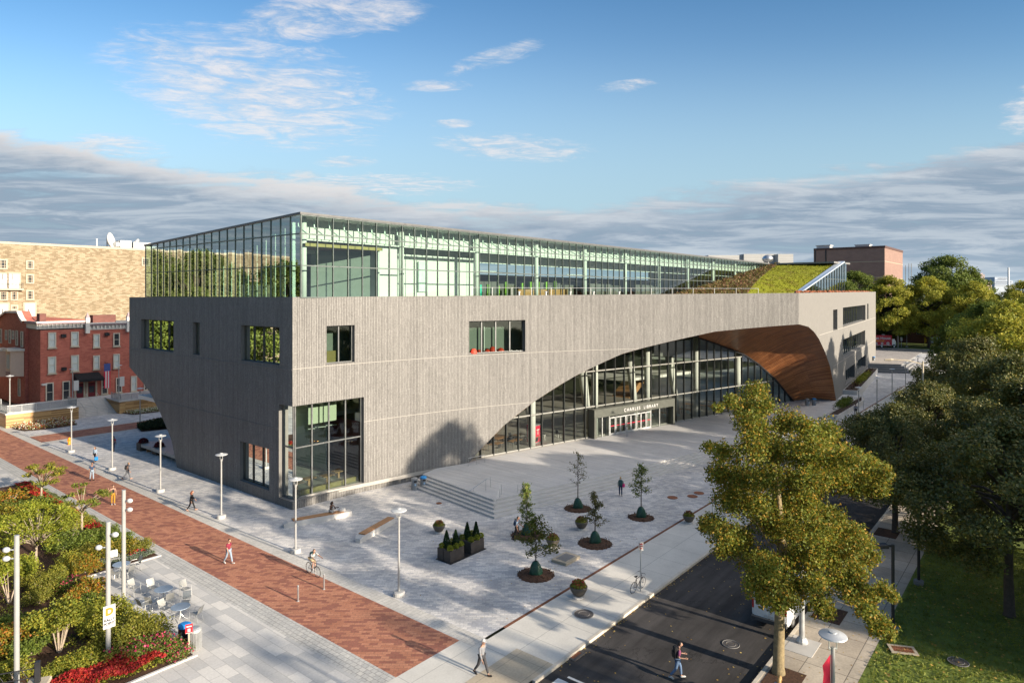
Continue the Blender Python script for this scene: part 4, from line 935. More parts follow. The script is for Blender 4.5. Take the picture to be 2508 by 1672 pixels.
for x, y0, y1 in ((3, 805, 840), (16, 808, 832), (25, 807, 841), (33, 809, 831), (42, 809, 846), (54.5, 811, 850), (48, 926, 970)):
    t, z1 = on_s(x, y0, SH - .4); _, z0 = on_s(x, y1, SH - .4); plane_window(rh, fV, (t - .55, t + .55, z0, z1), MAT['cream'], pane_dk, fr=.14)
for xc in (33, 3):
    t, zb_ = on_s(xc, 920, SH - 1.2); _, zt_ = on_s(xc, 858, SH - 1.2)
    b = MB(); b.add([fV(t - 2.2, 0, zb_), fV(t - 1.2, 1.5, zb_), fV(t + 1.2, 1.5, zb_), fV(t + 2.2, 0, zb_), fV(t - 2.2, 0, zt_), fV(t - 1.2, 1.5, zt_), fV(t + 1.2, 1.5, zt_), fV(t + 2.2, 0, zt_)], [(0, 1, 5, 4), (1, 2, 6, 5), (2, 3, 7, 6), (4, 5, 6, 7), (3, 2, 1, 0)])
    bay = b.build('bay_window', pm('bay_paint', (.70, .53, .42), .6, var=.05), rh, True)
    b = MB(); b.add([fV(t - 2.6, 0, zt_), fV(t - 1.4, 1.9, zt_), fV(t + 1.4, 1.9, zt_), fV(t + 2.6, 0, zt_), fV(t - 2.6, 0, zt_ + .35), fV(t - 1.4, 1.9, zt_ + .35), fV(t + 1.4, 1.9, zt_ + .35), fV(t + 2.6, 0, zt_ + .35)], [(0, 1, 5, 4), (1, 2, 6, 5), (2, 3, 7, 6), (4, 5, 6, 7), (3, 2, 1, 0)]); b.build('roof', cor, bay, True)
    b = MB(); h_ = zt_ - zb_; b.box(t - .75, t + .75, 1.49, 1.54, zb_ + .3 * h_, zb_ + .85 * h_, 0, fV); b.build('pane', MAT['curtain'], bay, True)
    b = MB(); b.box(t - 1.0, t + 1.0, 1.5, 1.58, zb_ + .02, zb_ + .18 * h_, 0, fV); b.build('panel', cor2, bay, True)
# --- terrace, timber-clad retaining walls, steps
clad = brickmat('timber_cladding', (.46, .28, .12), (.54, .35, .16), (.16, .09, .04), 3.2, .155, .008, .37, 0, rough=.6, bump=.1, dirt=.12, c3=(.25, .14, .06))
TW = 109.2
b = MB(); b.box(-30, 75, 115, TH, .0, ZT, 0, P, skip=('b',)); b.build('terrace', plank_m)['kind'] = 'structure'
def clad_wall(label, s0, s1):
    w_ = thing('retaining_wall', label, 'retaining wall', P(s0, TW)); b = MB(); b.box(s0, s1, TW, 115, 0, ZT - .1, 0, P); b.build('cladding', clad, w_, True)
    b = MB(); b.box(s0 - .08, s1 + .08, TW - .1, TW + .4, ZT - .1, ZT + .08, 0, P); b.box(s0 - .08, s0 + .35, TW + .4, 115, ZT - .1, ZT + .08, 0, P); b.box(s0 + .35, s1, TW + .4, 115, ZT - .1, ZT + .02, 0, P); b.build('coping', MAT['pale_conc'], w_, True)
clad_wall('timber clad terrace wall in sunlight left of the stone steps', 25.6, 34.2); clad_wall('timber clad terrace wall right of the stone steps by the dark library', 39.6, 62)
b = MB(); n = 11
for i in range(n): b.box(34.2, 39.6, 110.4 + i * .43, 115.05, ZT * i / n, ZT * (i + 1) / n, 0, P)
st = b.build('stone_steps', MAT['pale_conc']); st['kind'] = 'structure'
def railing(label, pts, z, panel=False):
    r_ = thing('metal_railing', label, 'railing', P(*pts[0], z)); b = MB()
    for (s0, t0), (s1, t1) in zip(pts, pts[1:]):
        L_ = math.hypot(s1 - s0, t1 - t0); n = max(1, round(L_ / 1.5))
        for k in range(n + 1): f_ = k / n; b.tube([P(s0 + (s1 - s0) * f_, t0 + (t1 - t0) * f_, z), P(s0 + (s1 - s0) * f_, t0 + (t1 - t0) * f_, z + 1.05)], .035, 6)
        for h_ in (1.05, .12): b.tube([P(s0, t0, z + h_), P(s1, t1, z + h_)], .03, 6)
    b.build('frame', MAT['galv'], r_, True); m_ = MB()
    for (s0, t0), (s1, t1) in zip(pts, pts[1:]): m_.poly([P(s0, t0, z + .15), P(s1, t1, z + .15), P(s1, t1, z + 1.0), P(s0, t0, z + 1.0)])
    m_.build('panel', glassmat('mesh_panel', (.62, .64, .66), .03, .3, .3, .25, (.4, .42, .44)), r_, True)
railing('metal terrace railing above the sunlit timber wall', [(25.8, 114.8), (25.8, 109.4), (34.0, 109.4), (34.0, 113)], ZT)
railing('metal terrace railing under the red umbrella', [(39.8, 113), (39.8, 109.4), (60, 109.4)], ZT)
railing('metal railing along the far edge of the left terrace', [(14, 117), (24, 117), (27, 117.5)], ZT)
b = MB()
for k in range(3):
    s = 35.5 + 1.5 * k; h_ = thing('handrail', ('left', 'middle', 'right')[k] + ' steel handrail on the stone steps to the brick house', 'handrail', P(s, 110.5)); q = MB(); q.tube([P(s, 110.4, 0), P(s, 110.4, .9), P(s, 115, ZT + .9), P(s, 115, ZT)], .03, 6); q.build('rail', MAT['galv'], h_, True)
um = thing('umbrella', 'dark red patio umbrella open on the right terrace', 'umbrella', P(*GS(320, 957, ZT), ZT))
b = MB(); b.tube([(0, 0, 0), (0, 0, 2.5)], .03, 6); b.lathe([(.3, 0), (.3, .08)], 10); b.build('pole', MAT['galv'], um)
b = MB(); b.lathe([(1.75, 2.05), (1.7, 2.12), (.9, 2.5), (.06, 2.75)], 8); b.build('canopy', MAT['umber'], um)
# --- far right: tower, white roof building, dark house, skyline
tw = thing('brick_tower', 'tall plain brown brick tower behind the planted roof', 'building', P(282, 49.8))
b = MB(); b.box(282, 320, 49.8, 75, 0, 35.6, 0, P); b.build('wall', brown_brick, tw, True)
b = MB(); b.box(281.8, 320, 49.6, 75, 35.6, 36.4, 0, P); b.build('parapet', pm('tower_parapet', (.09, .05, .045), .8), tw, True)
b = MB(); b.box(281.85, 282, 70.2, 70.7, 0, 35.6, 0, P); b.box(281.85, 282, 74.2, 74.7, 0, 35.6, 0, P); b.build('downpipe', MAT['black_metal'], tw, True)
b = MB(); b.box(281.9, 282, 49.8, 70, 30.4, 30.6, 0, P); b.box(281.9, 320, 49.72, 49.8, 30.4, 30.6, 0, P); b.box(281.9, 282, 49.8, 70, 24.4, 24.6, 0, P); b.box(281.9, 320, 49.72, 49.8, 24.4, 24.6, 0, P); b.build('brick_band', MAT['tan_stone'], tw, True)
b = MB(); b.box(281.7, 282, 70.9, 73.6, 25, 28.6, 0, P); o = b.build('window', MAT['cream'], tw, True); b = MB(); b.box(281.62, 281.75, 71.3, 73.2, 25, 28.2, 0, P); b.build('pane', pane_dk, o, True)
for s, t, l in ((286, 70, 'left white vent box on the brown tower roof'), (292, 57, 'right white vent box on the brown tower roof')):
    b = MB(); b.box(s, s + 4, t, t + 5, 36.0, 37.6, 0, P); b.box(s - .3, s + 4.3, t - .3, t + 5.3, 37.6, 37.9, 0, P); tag(b.build('roof_vent', MAT['white_paint']), l, 'vent')
wb = thing('metal_building', 'white corrugated metal building with steel drum beyond the roof', 'building', D(1840, 700, 240))
b = MB()
for (x0, x1, y0, dd_) in ((1735, 1822, 625, 240), (1822, 1906, 622, 239), (1906, 1943, 622, 236)):
    a, c = D(x0, y0, dd_), D(x1, y0, dd_); q = Vector((0, 22, 0)); b.add([Vector((a.x, a.y, 5)), Vector((c.x, c.y, 5)), c, a, Vector((a.x, a.y, 5)) + q, Vector((c.x, c.y, 5)) + q, c + q, a + q], [(0, 1, 2, 3), (1, 5, 6, 2), (4, 0, 3, 7), (3, 2, 6, 7)])
b.build('wall', brickmat('corrugated', (.36, .36, .35), (.39, .39, .38), (.26, .26, .26), 30, .6, .06, 0, dirt=.05), wb, True)
b = MB(); p = D(1880, 634, 205); b.ball(p, 1.6, 1.6, 1.25, 16); b.lathe([(1.62, -.25), (1.62, .25)], 16, p); b.tube([p - Vector((0, 0, 6)), p], .5, 8); tag(b.build('steel_drum', MAT['steel'], smooth=True), 'shiny round steel roof ventilator before the white metal building', 'ventilator')
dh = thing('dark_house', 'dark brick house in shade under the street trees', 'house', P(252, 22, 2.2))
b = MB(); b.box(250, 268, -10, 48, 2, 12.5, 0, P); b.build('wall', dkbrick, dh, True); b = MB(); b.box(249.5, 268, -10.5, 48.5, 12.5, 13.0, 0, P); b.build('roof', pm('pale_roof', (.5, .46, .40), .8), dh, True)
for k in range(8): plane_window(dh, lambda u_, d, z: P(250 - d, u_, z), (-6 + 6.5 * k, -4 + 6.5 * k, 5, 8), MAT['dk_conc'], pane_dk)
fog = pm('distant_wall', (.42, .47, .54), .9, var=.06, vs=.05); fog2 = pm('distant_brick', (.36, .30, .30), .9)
sk = thing('distant_building', 'pale stepped block far away on the right skyline', 'building', D(2465, 721, 900))
b = MB()
for x0, x1, y0 in ((2436, 2492, 697), (2443, 2488, 687), (2449, 2482, 678)): a, c = D(x0, y0, 900), D(x1, y0, 900); b.box(a.x, c.x, 900 + (697 - y0) * .5, 940, -5, a.z)
b.build('wall', fog, sk, True); b = MB()
for k in range(7): a, c = D(2437, 698 - 3 * k, 899.5), D(2491 - k * 1.5, 698 - 3 * k, 899.5); b.box(a.x + k * 2, c.x, 899.3 + k * 1.45, 899.9 + k * 1.45, a.z - .5, a.z)
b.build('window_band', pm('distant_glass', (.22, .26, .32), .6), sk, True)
o = MB(); p = D(2470, 655, 860); o.tube([Vector((p.x, p.y, 0)), p], [1.6, 1.0], 10); tag(o.build('chimney_stack', pm('distant_white', (.62, .64, .68), .8)), 'thin white chimney far away before the pale block', 'chimney')
for x0, x1, y0, l, m in ((2401, 2412, 672, 'brown slab tower far away right of the trees', fog2), (2415, 2429, 694, 'low pinkish house far away below the skyline', pm('distant_pink', (.5, .36, .33), .9))):
    a, c = D(x0, y0, 700), D(x1, y0, 700); b = MB(); b.box(a.x, c.x, 700, 715, -5, a.z); b.box(a.x + .5, c.x - .5, 702, 712, a.z, a.z + 1.5); tag(b.build('distant_building', m), l, 'building')
for x in (2218, 2226, 2232):
    p = D(x, 645 if x != 2218 else 650, 420); b = MB(); b.tube([Vector((p.x, p.y, 10)), p], .18, 5); b.box(p.x - .5, p.x + .5, p.y - .1, p.y + .1, p.z - 2, p.z - 1.8)
    tag(b.build('radio_mast', MAT['dk_conc']), 'thin radio mast far behind the trees beside the brown tower', 'mast', 'far radio masts')
# ================================================================ vegetation
def leaves(name, pts, mat, size, parent, seed=1, up=.5, aspect=.62, center=None, loc_sub=None, jitter=.5):
    r = np.random.default_rng(seed); pts = np.asarray(pts, dtype=np.float64); n = len(pts)
    nr = r.normal(size=(n, 3)); nr /= np.linalg.norm(nr, axis=1)[:, None]; nr[:, 2] += up
    if center is not None: o_ = pts - np.asarray(center); o_ /= (np.linalg.norm(o_, axis=1)[:, None] + 1e-6); nr += .6 * o_
    nr /= np.linalg.norm(nr, axis=1)[:, None]
    a = r.normal(size=(n, 3)); u_ = np.cross(nr, a); u_ /= np.linalg.norm(u_, axis=1)[:, None] + 1e-9; v_ = np.cross(nr, u_)
    L_ = (size * (1 - jitter / 2 + jitter * r.random(n)))[:, None]
    vs = np.empty((n, 4, 3)); vs[:, 0] = pts - u_ * L_ * .5; vs[:, 1] = pts + v_ * L_ * aspect * .5 - nr * L_ * .08; vs[:, 2] = pts + u_ * L_ * .5; vs[:, 3] = pts - v_ * L_ * aspect * .5 - nr * L_ * .08
    me = bpy.data.meshes.new(name); me.vertices.add(4 * n); me.vertices.foreach_set('co', vs.reshape(-1))
    me.loops.add(4 * n); me.loops.foreach_set('vertex_index', np.arange(4 * n, dtype=np.int32)); me.polygons.add(n)
    me.polygons.foreach_set('loop_start', np.arange(0, 4 * n, 4, dtype=np.int32)); me.update(); me.validate()
    me.materials.append(mat); o = bpy.data.objects.new(name, me); C.objects.link(o)
    if parent: o.parent = parent
    return o
def clump_pts(clumps, n, seed, flat=.7, core=.35):
    r = np.random.default_rng(seed); w_ = np.array([c[3] ** 2 for c in clumps]); idx = r.choice(len(clumps), n, p=w_ / w_.sum())
    cc = np.array([c[:3] for c in clumps])[idx]; rr_ = np.array([c[3] for c in clumps])[idx]
    d = r.normal(size=(n, 3)); d /= np.linalg.norm(d, axis=1)[:, None]; q = core + (1 - core) * r.random(n) ** .6
    lump = 1 + .25 * np.sin(d[:, 0] * 5 + idx) * np.cos(d[:, 1] * 4 + idx * 2)
    p = d * (rr_ * q * lump)[:, None]; p[:, 2] *= flat; return cc + p
def crown(Rr, z0, z1, n, seed, rmin=.16, rmax=.28, top=.55):
    r = random.Random(seed); out_ = []
    while len(out_) < n:
        a = r.uniform(0, 2 * math.pi); h = r.random(); zc_ = z0 + (z1 - z0) * h
        prof = math.sin(math.pi * min(1, (h * .86 + .16))) ** top
        q = Rr * prof * (.35 + .65 * r.random() ** .5); out_.append((q * math.cos(a), q * math.sin(a), zc_, Rr * r.uniform(rmin, rmax)))
    return out_
def limbs(b, clumps, trunk_top, base_r, seed, n=18, tr=.3, z0=0):
    r = random.Random(seed)
    for c in r.sample(clumps, min(n, len(clumps))):
        h = z0 + (trunk_top - z0) * r.uniform(.5, 1.0); e = Vector(c[:3]); s_ = Vector((0, 0, min(h, e.z - .2 if e.z - .2 > z0 + .5 else h)))
        m_ = s_.lerp(e, .5) + Vector((0, 0, (e - s_).length * .12)); b.tube([s_, m_, e], [base_r * tr, base_r * tr * .6, base_r * .08], 6)
def make_tree(name, label, cat, H_, Rr, z0, trunk_r, nl, ls, lmat, bark, seed, nc=60, group=None, trunk_top=.85, flat=.7, **kw):
    t = thing(name, label, cat, (0, 0, 0), 0, group); cl = crown(Rr, z0, H_ - Rr * .15, nc, seed, **kw)
    b = MB(); r = random.Random(seed); zt_ = H_ * trunk_top
    b.tube([(0, 0, -.2), (0, 0, .15), (.04, .02, z0 * .6), (r.uniform(-.2, .2), r.uniform(-.2, .2), zt_ * .7), (r.uniform(-.4, .4), r.uniform(-.4, .4), zt_)], [trunk_r * 1.5, trunk_r * 1.08, trunk_r * .9, trunk_r * .55, trunk_r * .12], 10)
    limbs(b, cl, zt_ * .8, trunk_r, seed, 24, .45, z0 * .7); b.build('trunk', bark, t, smooth=True)
    leaves('crown', clump_pts(cl, nl, seed, flat), lmat, ls, t, seed, center=(0, 0, (z0 + H_) / 2)); return t
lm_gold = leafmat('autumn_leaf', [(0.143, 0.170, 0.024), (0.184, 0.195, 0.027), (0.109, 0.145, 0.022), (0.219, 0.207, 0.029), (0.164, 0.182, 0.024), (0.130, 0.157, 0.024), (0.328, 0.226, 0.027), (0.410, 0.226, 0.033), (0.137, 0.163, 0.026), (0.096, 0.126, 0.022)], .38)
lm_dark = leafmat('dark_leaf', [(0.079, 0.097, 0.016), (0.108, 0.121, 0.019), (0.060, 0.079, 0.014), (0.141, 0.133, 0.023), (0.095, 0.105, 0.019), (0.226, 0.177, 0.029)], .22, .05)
lm_mid = leafmat('green_leaf', [(0.275, 0.289, 0.042), (0.370, 0.360, 0.051), (0.209, 0.233, 0.034), (0.483, 0.395, 0.058), (0.321, 0.326, 0.046)], .38)
lm_dkmid = leafmat('deep_green_leaf', [(0.124, 0.168, 0.033), (0.168, 0.202, 0.041), (0.098, 0.134, 0.028)], .3)
# --- the big street tree at the kerb: clumps placed as they sit in its real crown
tb = Vector((*P(32.4, 10.2)[:2], 0)); bt_ = thing('street_tree', 'large yellowing street tree at the kerb beside the white van', 'tree', tb)
cl_px = [(400,130,20),(350,195,17),(460,190,17),(390,255,24),(270,160,12),(235,205,10),(420,320,24),(560,280,24),(640,300,18),(740,330,24),(690,380,26),(250,430,22),(165,400,12),(380,410,28),(500,420,30),(620,430,30),(750,450,30),(860,450,26),(960,490,22),(1030,520,18),(225,530,22),(330,540,28),(450,540,30),(580,560,30),(700,560,30),(820,560,28),(930,590,22),(1020,620,14),(300,650,28),(420,680,30),(540,700,30),(660,680,30),(200,760,18),(155,780,12),(260,830,24),(340,850,24),(245,910,16),(300,900,18),(700,800,30),(600,800,28),(500,790,28),(790,760,24),(870,840,24),(930,850,18),(420,970,26),(500,1000,28),(600,950,28),(700,940,28),(800,930,28),(900,900,24),(970,940,18),(430,1060,24),(520,1090,26),(620,1080,26),(720,1080,24),(820,1050,24),(920,1010,22),(520,1180,18),(450,1140,18),(580,1160,18),(735,1180,18),(770,1210,12),(890,1090,20),(980,1130,20),(1060,1120,16),(1095,1150,10),(950,1200,18),(1010,1250,18),(1060,1310,16),(1090,1335,10),(1005,1300,12),(870,1130,14)]
r_ = random.Random(5); cl = []
for i, (x, y, rad) in enumerate(cl_px):
    sx, sy = 1650 + x * .4922, 900 + y * .4922; low = max(0, (y - 900) / 450); edge = min(1, abs(x - 620) / 500)
    for kk_ in range(2):
        d = 32.3 - 4.5 * low + r_.uniform(-3.6, 3.6) * (1 - .7 * edge) - (1.2 if kk_ else -.8)
        p = D(sx + r_.uniform(-8, 8), sy + r_.uniform(-8, 8), d) - tb; cl.append((p.x, p.y, p.z, rad * 1.72 * .4922 * 2.0 / 1621 * d * r_.uniform(.85, 1.15)))
b = MB(); b.tube([(0, 0, -.2), (0, 0, .3), (.05, 0, 2.2), (.15, .15, 4.2), (.35, .3, 5.6), (.3, .6, 7.5), (.2, .9, 9.5), (-.3, 1.2, 12)], [.36, .27, .235, .225, .2, .15, .10, .03], 12)
for c in r_.sample(cl, 60):
    e = Vector(c[:3]); h = min(max(3.6, e.z * .62), 8.5); s_ = Vector((.2, .3, h))
    if (e - s_).length > 4.3: continue
    m_ = s_.lerp(e, .5) + Vector((0, 0, .35)); b.tube([s_, m_, e], [.035 if c[0] < 2 else .018, .018 if c[0] < 2 else .012, .006], 5)
b.build('trunk', pm('street_tree_bark', (.23, .18, .10), .95, var=.3, vs=7, bump=1., bs=22), bt_, smooth=True)
leaves('crown', clump_pts(cl, 125000, 3, .85, .05), lm_gold, .128, bt_, 3, up=.55)
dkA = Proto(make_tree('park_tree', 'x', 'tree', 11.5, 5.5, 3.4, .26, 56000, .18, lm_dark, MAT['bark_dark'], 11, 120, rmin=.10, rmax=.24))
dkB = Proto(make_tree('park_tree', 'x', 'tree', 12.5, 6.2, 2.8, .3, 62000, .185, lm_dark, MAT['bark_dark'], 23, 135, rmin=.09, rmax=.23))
GT = 'trees along the street and lawn'
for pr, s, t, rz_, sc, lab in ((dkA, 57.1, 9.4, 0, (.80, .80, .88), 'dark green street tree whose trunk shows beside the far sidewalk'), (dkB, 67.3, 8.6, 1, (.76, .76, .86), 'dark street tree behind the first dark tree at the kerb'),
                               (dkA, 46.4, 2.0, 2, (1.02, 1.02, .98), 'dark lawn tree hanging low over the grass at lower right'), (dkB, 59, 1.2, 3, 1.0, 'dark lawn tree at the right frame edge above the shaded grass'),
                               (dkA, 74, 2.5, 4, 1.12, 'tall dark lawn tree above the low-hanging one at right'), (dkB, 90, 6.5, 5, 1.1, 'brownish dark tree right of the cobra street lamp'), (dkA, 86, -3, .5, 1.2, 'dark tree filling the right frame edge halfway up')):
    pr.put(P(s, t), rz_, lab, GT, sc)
mdA = Proto(make_tree('leafy_tree', 'x', 'tree', 20, 8.6, 4, .4, 38000, .38, lm_mid, MAT['bark_dark'], 31, 120, rmin=.11, rmax=.25)); mdB = Proto(make_tree('leafy_tree', 'x', 'tree', 22, 9.5, 4, .4, 40000, .42, lm_dkmid, MAT['bark_dark'], 37, 120, rmin=.11, rmax=.25))
slim = Proto(make_tree('slender_tree', 'x', 'tree', 26, 1.9, 6, .25, 2600, .34, lm_dark, MAT['bark_dark'], 77, 40)); airy = Proto(make_tree('airy_tree', 'x', 'tree', 22, 4.6, 6, .3, 5200, .34, lm_dark, MAT['bark_dark'], 78, 40))
for pr, s, t, rz_, sc, lab in ((slim, 21.4, -46, 1.2, 1., 'slender tree beyond the lower frame casting a stripe on the brick walk'), (slim, 16.6, -58, 2.2, 1.05, 'slender tree beyond the lower frame shading the stone path'), (airy, 29.5, -42, .4, 1., 'airy tree beyond the lower frame dappling the plaza'), (dkA, 44.5, -6, .9, .9, 'dark tree just outside the lower right corner'), (mdB, 50.5, -21, .9, (.72, .72, 1.12), 'tall dark tree outside the right edge shading the facade'), (mdB, 47, -19, 2.9, (.7, .7, .98), 'second tall tree outside the right edge shading the facade'), (mdA, 44.2, -19, 1.9, (.6, .6, .98), 'third lighter tree outside the right edge shading the facade'), (dkB, 52, -12, 4.2, 1.35, 'dark tree outside the right edge behind the lawn trees')):
    pr.put(P(s, t), rz_, lab, 'trees outside the picture', sc)
GB = 'green trees in the background'
for pr, s, t, rz_, sc, lab in ((mdA, 112, 5, 0, .88, 'yellow green tree above the dark trees at right'), (mdA, 126, 1, 1, .95, 'bright green tree at the upper right frame edge'), (mdB, 136, 9, 2, .78, 'deep green tree behind the bright one at right edge'), (mdA, 150, 4, 2.6, .86, 'light green tree right of the bus shelter'),
                               (mdB, 229, 49, 3, 1.08, 'deep green tree behind the library right end'), (mdA, 227, 39, 4, 1.1, 'tall light green tree behind the food truck'), (mdA, 230, 29, 5, 1.08, 'yellow green tree right of the utility pole'), (mdB, 246, 26, 5.5, 1.3, 'tallest deep green tree breaking the skyline at right'),
                               (mdA, 229, 18, .6, 1.0, 'light green tree left of the bus shelter'), (mdA, 232, 7, 1.6, 1.0, 'light green tree above the bus shelter'), (mdB, 222, -4, 2.2, .9, 'deep green tree right behind the bus shelter'), (mdB, 226, 60, 2.9, .9, 'deep green tree just above the library wall end'), (mdB, 236, 41, 1.1, .62, 'small dark tree low behind the utility pole'), (mdB, 240, 20, .1, .62, 'small dark tree in front of the dark brick house')):
    pr.put(P(s, t, zg(s)), rz_, lab, GB, sc)
for s, t, sc in ((101, -14, .85), (113, -16, .9), (125, -13, .85), (138, -15, .95), (152, -12, .9), (165, -14, .95)):
    mdB.put(P(s, t), s, 'deep green tree in the row outside the right edge', 'trees outside the right edge', sc)
for s, t, sc in ((-17, 44, 1.15), (-18, 62, 1.2), (-16, 80, 1.15)):
    mdB.put(P(s, t), s, 'deep green tree in the row beyond the garden outside the left edge', 'trees outside the left edge', sc)
for pr, s, t, rz_, sc, lab in ((mdB, 10, 114, 0, 1.2, 'deep green tree outside the left edge mirrored in the glass'), (mdB, 12, 134, 1, 1.25, 'deep green tree left of the picture mirrored in the windows'), (mdB, 2, 100, 2, 1.1, 'green tree left of the picture beyond the garden'), (mdB, -4, 142, 3, 1.2, 'deep green tree left of the garden outside the picture')):
    pr.put(P(s, t), rz_, lab, 'trees outside the picture', sc)
# --- young plaza trees with watering bags on mulch rings
lm_young = leafmat('young_leaf', [(0.108, 0.168, 0.039), (0.156, 0.204, 0.048), (0.084, 0.132, 0.033), (0.288, 0.288, 0.072)], .3); lm_yb = leafmat('bronze_leaf', [(0.132, 0.120, 0.048), (0.180, 0.144, 0.060), (0.096, 0.120, 0.044)], .3)
def young(label, px, top, Rr, nl, mat, seed, mr, z0=.42, bare=0.):
    p = G(*px); h = H - (top - HY) / F * p.y; t = thing('young_tree', label, 'tree', p, 0, 'young trees on the plaza'); r = random.Random(seed); b = MB()
    b.tube([(0, 0, 0), (.02, 0, h * .5), (0, .02, h)], [.05, .035, .01], 7); cl = []
    for k in range(26):
        f_ = z0 + (1 - z0) * (k + .5) / 26; a = r.uniform(0, 6.28); L_ = Rr * 1.2 * (1.15 - f_) / (1.15 - z0) * r.uniform(.55, 1.1); s_ = Vector((0, 0, h * f_ - .1)); e = Vector((L_ * math.cos(a), L_ * math.sin(a), h * f_ + L_ * .25))
        b.tube([s_, s_.lerp(e, .5) + Vector((0, 0, .03)), e], [.018, .012, .004], 5)
        for q in (.45, .75, 1.0): m_ = s_.lerp(e, q); cl.append((m_.x, m_.y, m_.z, .27 * (.7 + .6 * r.random())))
    cl.append((0, 0, h, .15)); b.build('trunk', MAT['bark_dark'], t, smooth=True)
    leaves('crown', clump_pts(cl, int(nl * 1.5), seed, .8, .05), mat, .125, t, seed)
    bag = thing('watering_bag', 'green watering bag round the foot of the ' + label.split(' young ')[0] + ' young tree', 'bag', p, 0, 'green watering bags'); q = MB()
    for k in range(18):
        pass
    prof = [(.34, 0), (.36, .1), (.33, .35), (.25, .65), (.15, .85), (.09, .9)]; n = 14; vs = []
    for i, (rr__, z) in enumerate(prof):
        for k in range(n): a = 6.283 * k / n; f_ = 1 + .22 * math.cos(2 * a) + .08 * math.sin(5 * a + i); vs.append((rr__ * f_ * math.cos(a), rr__ * f_ * math.sin(a), z))
    q.add(vs, [[i*n+k, i*n+(k+1) % n, (i+1)*n+(k+1) % n, (i+1)*n+k] for i in range(len(prof)-1) for k in range(n)]); q.build('sack', MAT['green_bag'], bag, smooth=True)
    m_ = MB(); n = 44; pts = []
    for k in range(n): a = 6.283 * k / n; rq = mr * (1 + .07 * (r.random() - .5) + (.04 if k % 2 else -.03)); pts.append((rq * math.cos(a), rq * math.sin(a)))
    vs = [(x, y, .008) for x, y in pts] + [(x * .8, y * .8, .06) for x, y in pts] + [(0, 0, .1)]
    m_.add(vs, [[k, (k+1) % n, n+(k+1) % n, n+k] for k in range(n)] + [[n+k, n+(k+1) % n, 2*n] for k in range(n)])
    for k in range(120): a = r.uniform(0, 6.283); rq = mr * r.uniform(.2, 1.06); x, y = rq * math.cos(a), rq * math.sin(a); w_ = r.uniform(.02, .05); m_.box(x, x + w_, y, y + w_ * 1.6, .03, .1)
    o = m_.build('mulch_ring', MAT['mulch'], None, auto=False); o.location = p; tag(o, 'brown mulch ring under the ' + label.split(' young ')[0] + ' young tree', 'mulch ring', 'mulch rings')
young('thin bare-topped young tree nearest the stairs', (1415, 1245), 1107, .95, 260, lm_yb, 41, 1.15)
young('round leafy young tree beside the woman with backpack', (1570, 1267), 1139, 1.1, 900, lm_young, 42, 1.05)
young('bronze leaved young tree in the plaza middle', (1457, 1330), 1207, .8, 800, lm_yb, 43, 1.25, .35)
young('narrow green young tree behind the walking man', (1290, 1310), 1185, .9, 1300, lm_young, 44, 1.2, .2)
young('frontmost spreading green young tree with golden leaves', (1312, 1407), 1270, 1.5, 1500, leafmat('young_gold', [(.07, .10, .018), (.10, .12, .02), (.05, .08, .015), (.15, .13, .025)], .35), 45, 1.18, .3)

rl = [leafmat('sedum_sprig', [(.12, .10, .035), (.19, .10, .06), (.08, .10, .025), (.23, .11, .085), (.15, .13, .04)], .3), leafmat('moss_sprig', [(.22, .22, .02), (.16, .17, .015), (.26, .25, .025)], .3)]
for q, m in zip(ROOFPL, rl):
    o = leaves('roof_planting', q, m, .42 if m is rl[0] else .3, LIB, 15, up=.8); o['kind'] = 'stuff'
# ================================================================ garden
bedm = sheet('garden_bed', MAT['mulch'], -12, 15.4, 33.2, 47.75, .03); sheet('garden_bed', MAT['mulch'], -12, 19.75, 47.75, 76, .032)
b = MB(); b.box(-12, 15.4, 33.05, 33.2, -.1, .07, 0, P); b.box(15.4, 15.55, 33.05, 47.6, -.1, .07, 0, P); b.box(15.4, 19.9, 47.6, 47.75, -.1, .07, 0, P); b.box(19.75, 19.9, 47.75, 76, -.1, .07, 0, P); tag(b.build('garden_edging', MAT['pale_conc']), kind='structure')
def bush_pts(Rr, h, n, seed, nc=16):
    r = random.Random(seed); cl = []
    for k in range(nc): a = r.uniform(0, 6.283); q = Rr * .75 * r.random() ** .5; z = h * (.3 + .55 * r.random() * (1 - (q / Rr) ** 2 * .6)); cl.append((q * math.cos(a), q * math.sin(a), z, Rr * r.uniform(.3, .45)))
    return clump_pts(cl, n, seed, .8, .2)
def bush_proto(cols, nl, ls, seed, stems=0, h=1., flower=None, nf=0, fs=.09, Rr=1., trans=.35):
    t = thing('shrub', 'x', 'shrub'); pts = bush_pts(Rr, h, nl, seed)
    if stems: pts[:, 2] = pts[:, 2] * .75 + h * .45
    leaves('foliage', pts, leafmat('shrub_leaf', cols, trans), ls, t, seed, up=.7)
    if flower:
        r = np.random.default_rng(seed); k = r.choice(len(pts), nf); q = pts[k] * 1.06; q[:, 2] = np.maximum(q[:, 2], .25); leaves('blossom', q, flower, fs, t, seed + 1, up=.9, aspect=.95)
    b = MB(); r = random.Random(seed)
    for k in range(max(5, stems)):
        a = r.uniform(0, 6.283); q = Rr * r.uniform(.3, .6); b.tube([(.06 * math.cos(a), .06 * math.sin(a), 0), (q * .5 * math.cos(a), q * .5 * math.sin(a), h * .45), (q * math.cos(a), q * math.sin(a), h * (.95 if stems else .7))], [.035, .028, .01], 5)
    b.build('stems', MAT['bark_pale'], t); return Proto(t)
YG = [(0.239, 0.284, 0.030), (0.314, 0.329, 0.038), (0.179, 0.224, 0.026), (0.374, 0.344, 0.045), (0.209, 0.254, 0.030)]; DG = [(0.113, 0.159, 0.031), (0.150, 0.198, 0.034), (0.087, 0.129, 0.027), (0.200, 0.238, 0.038)]
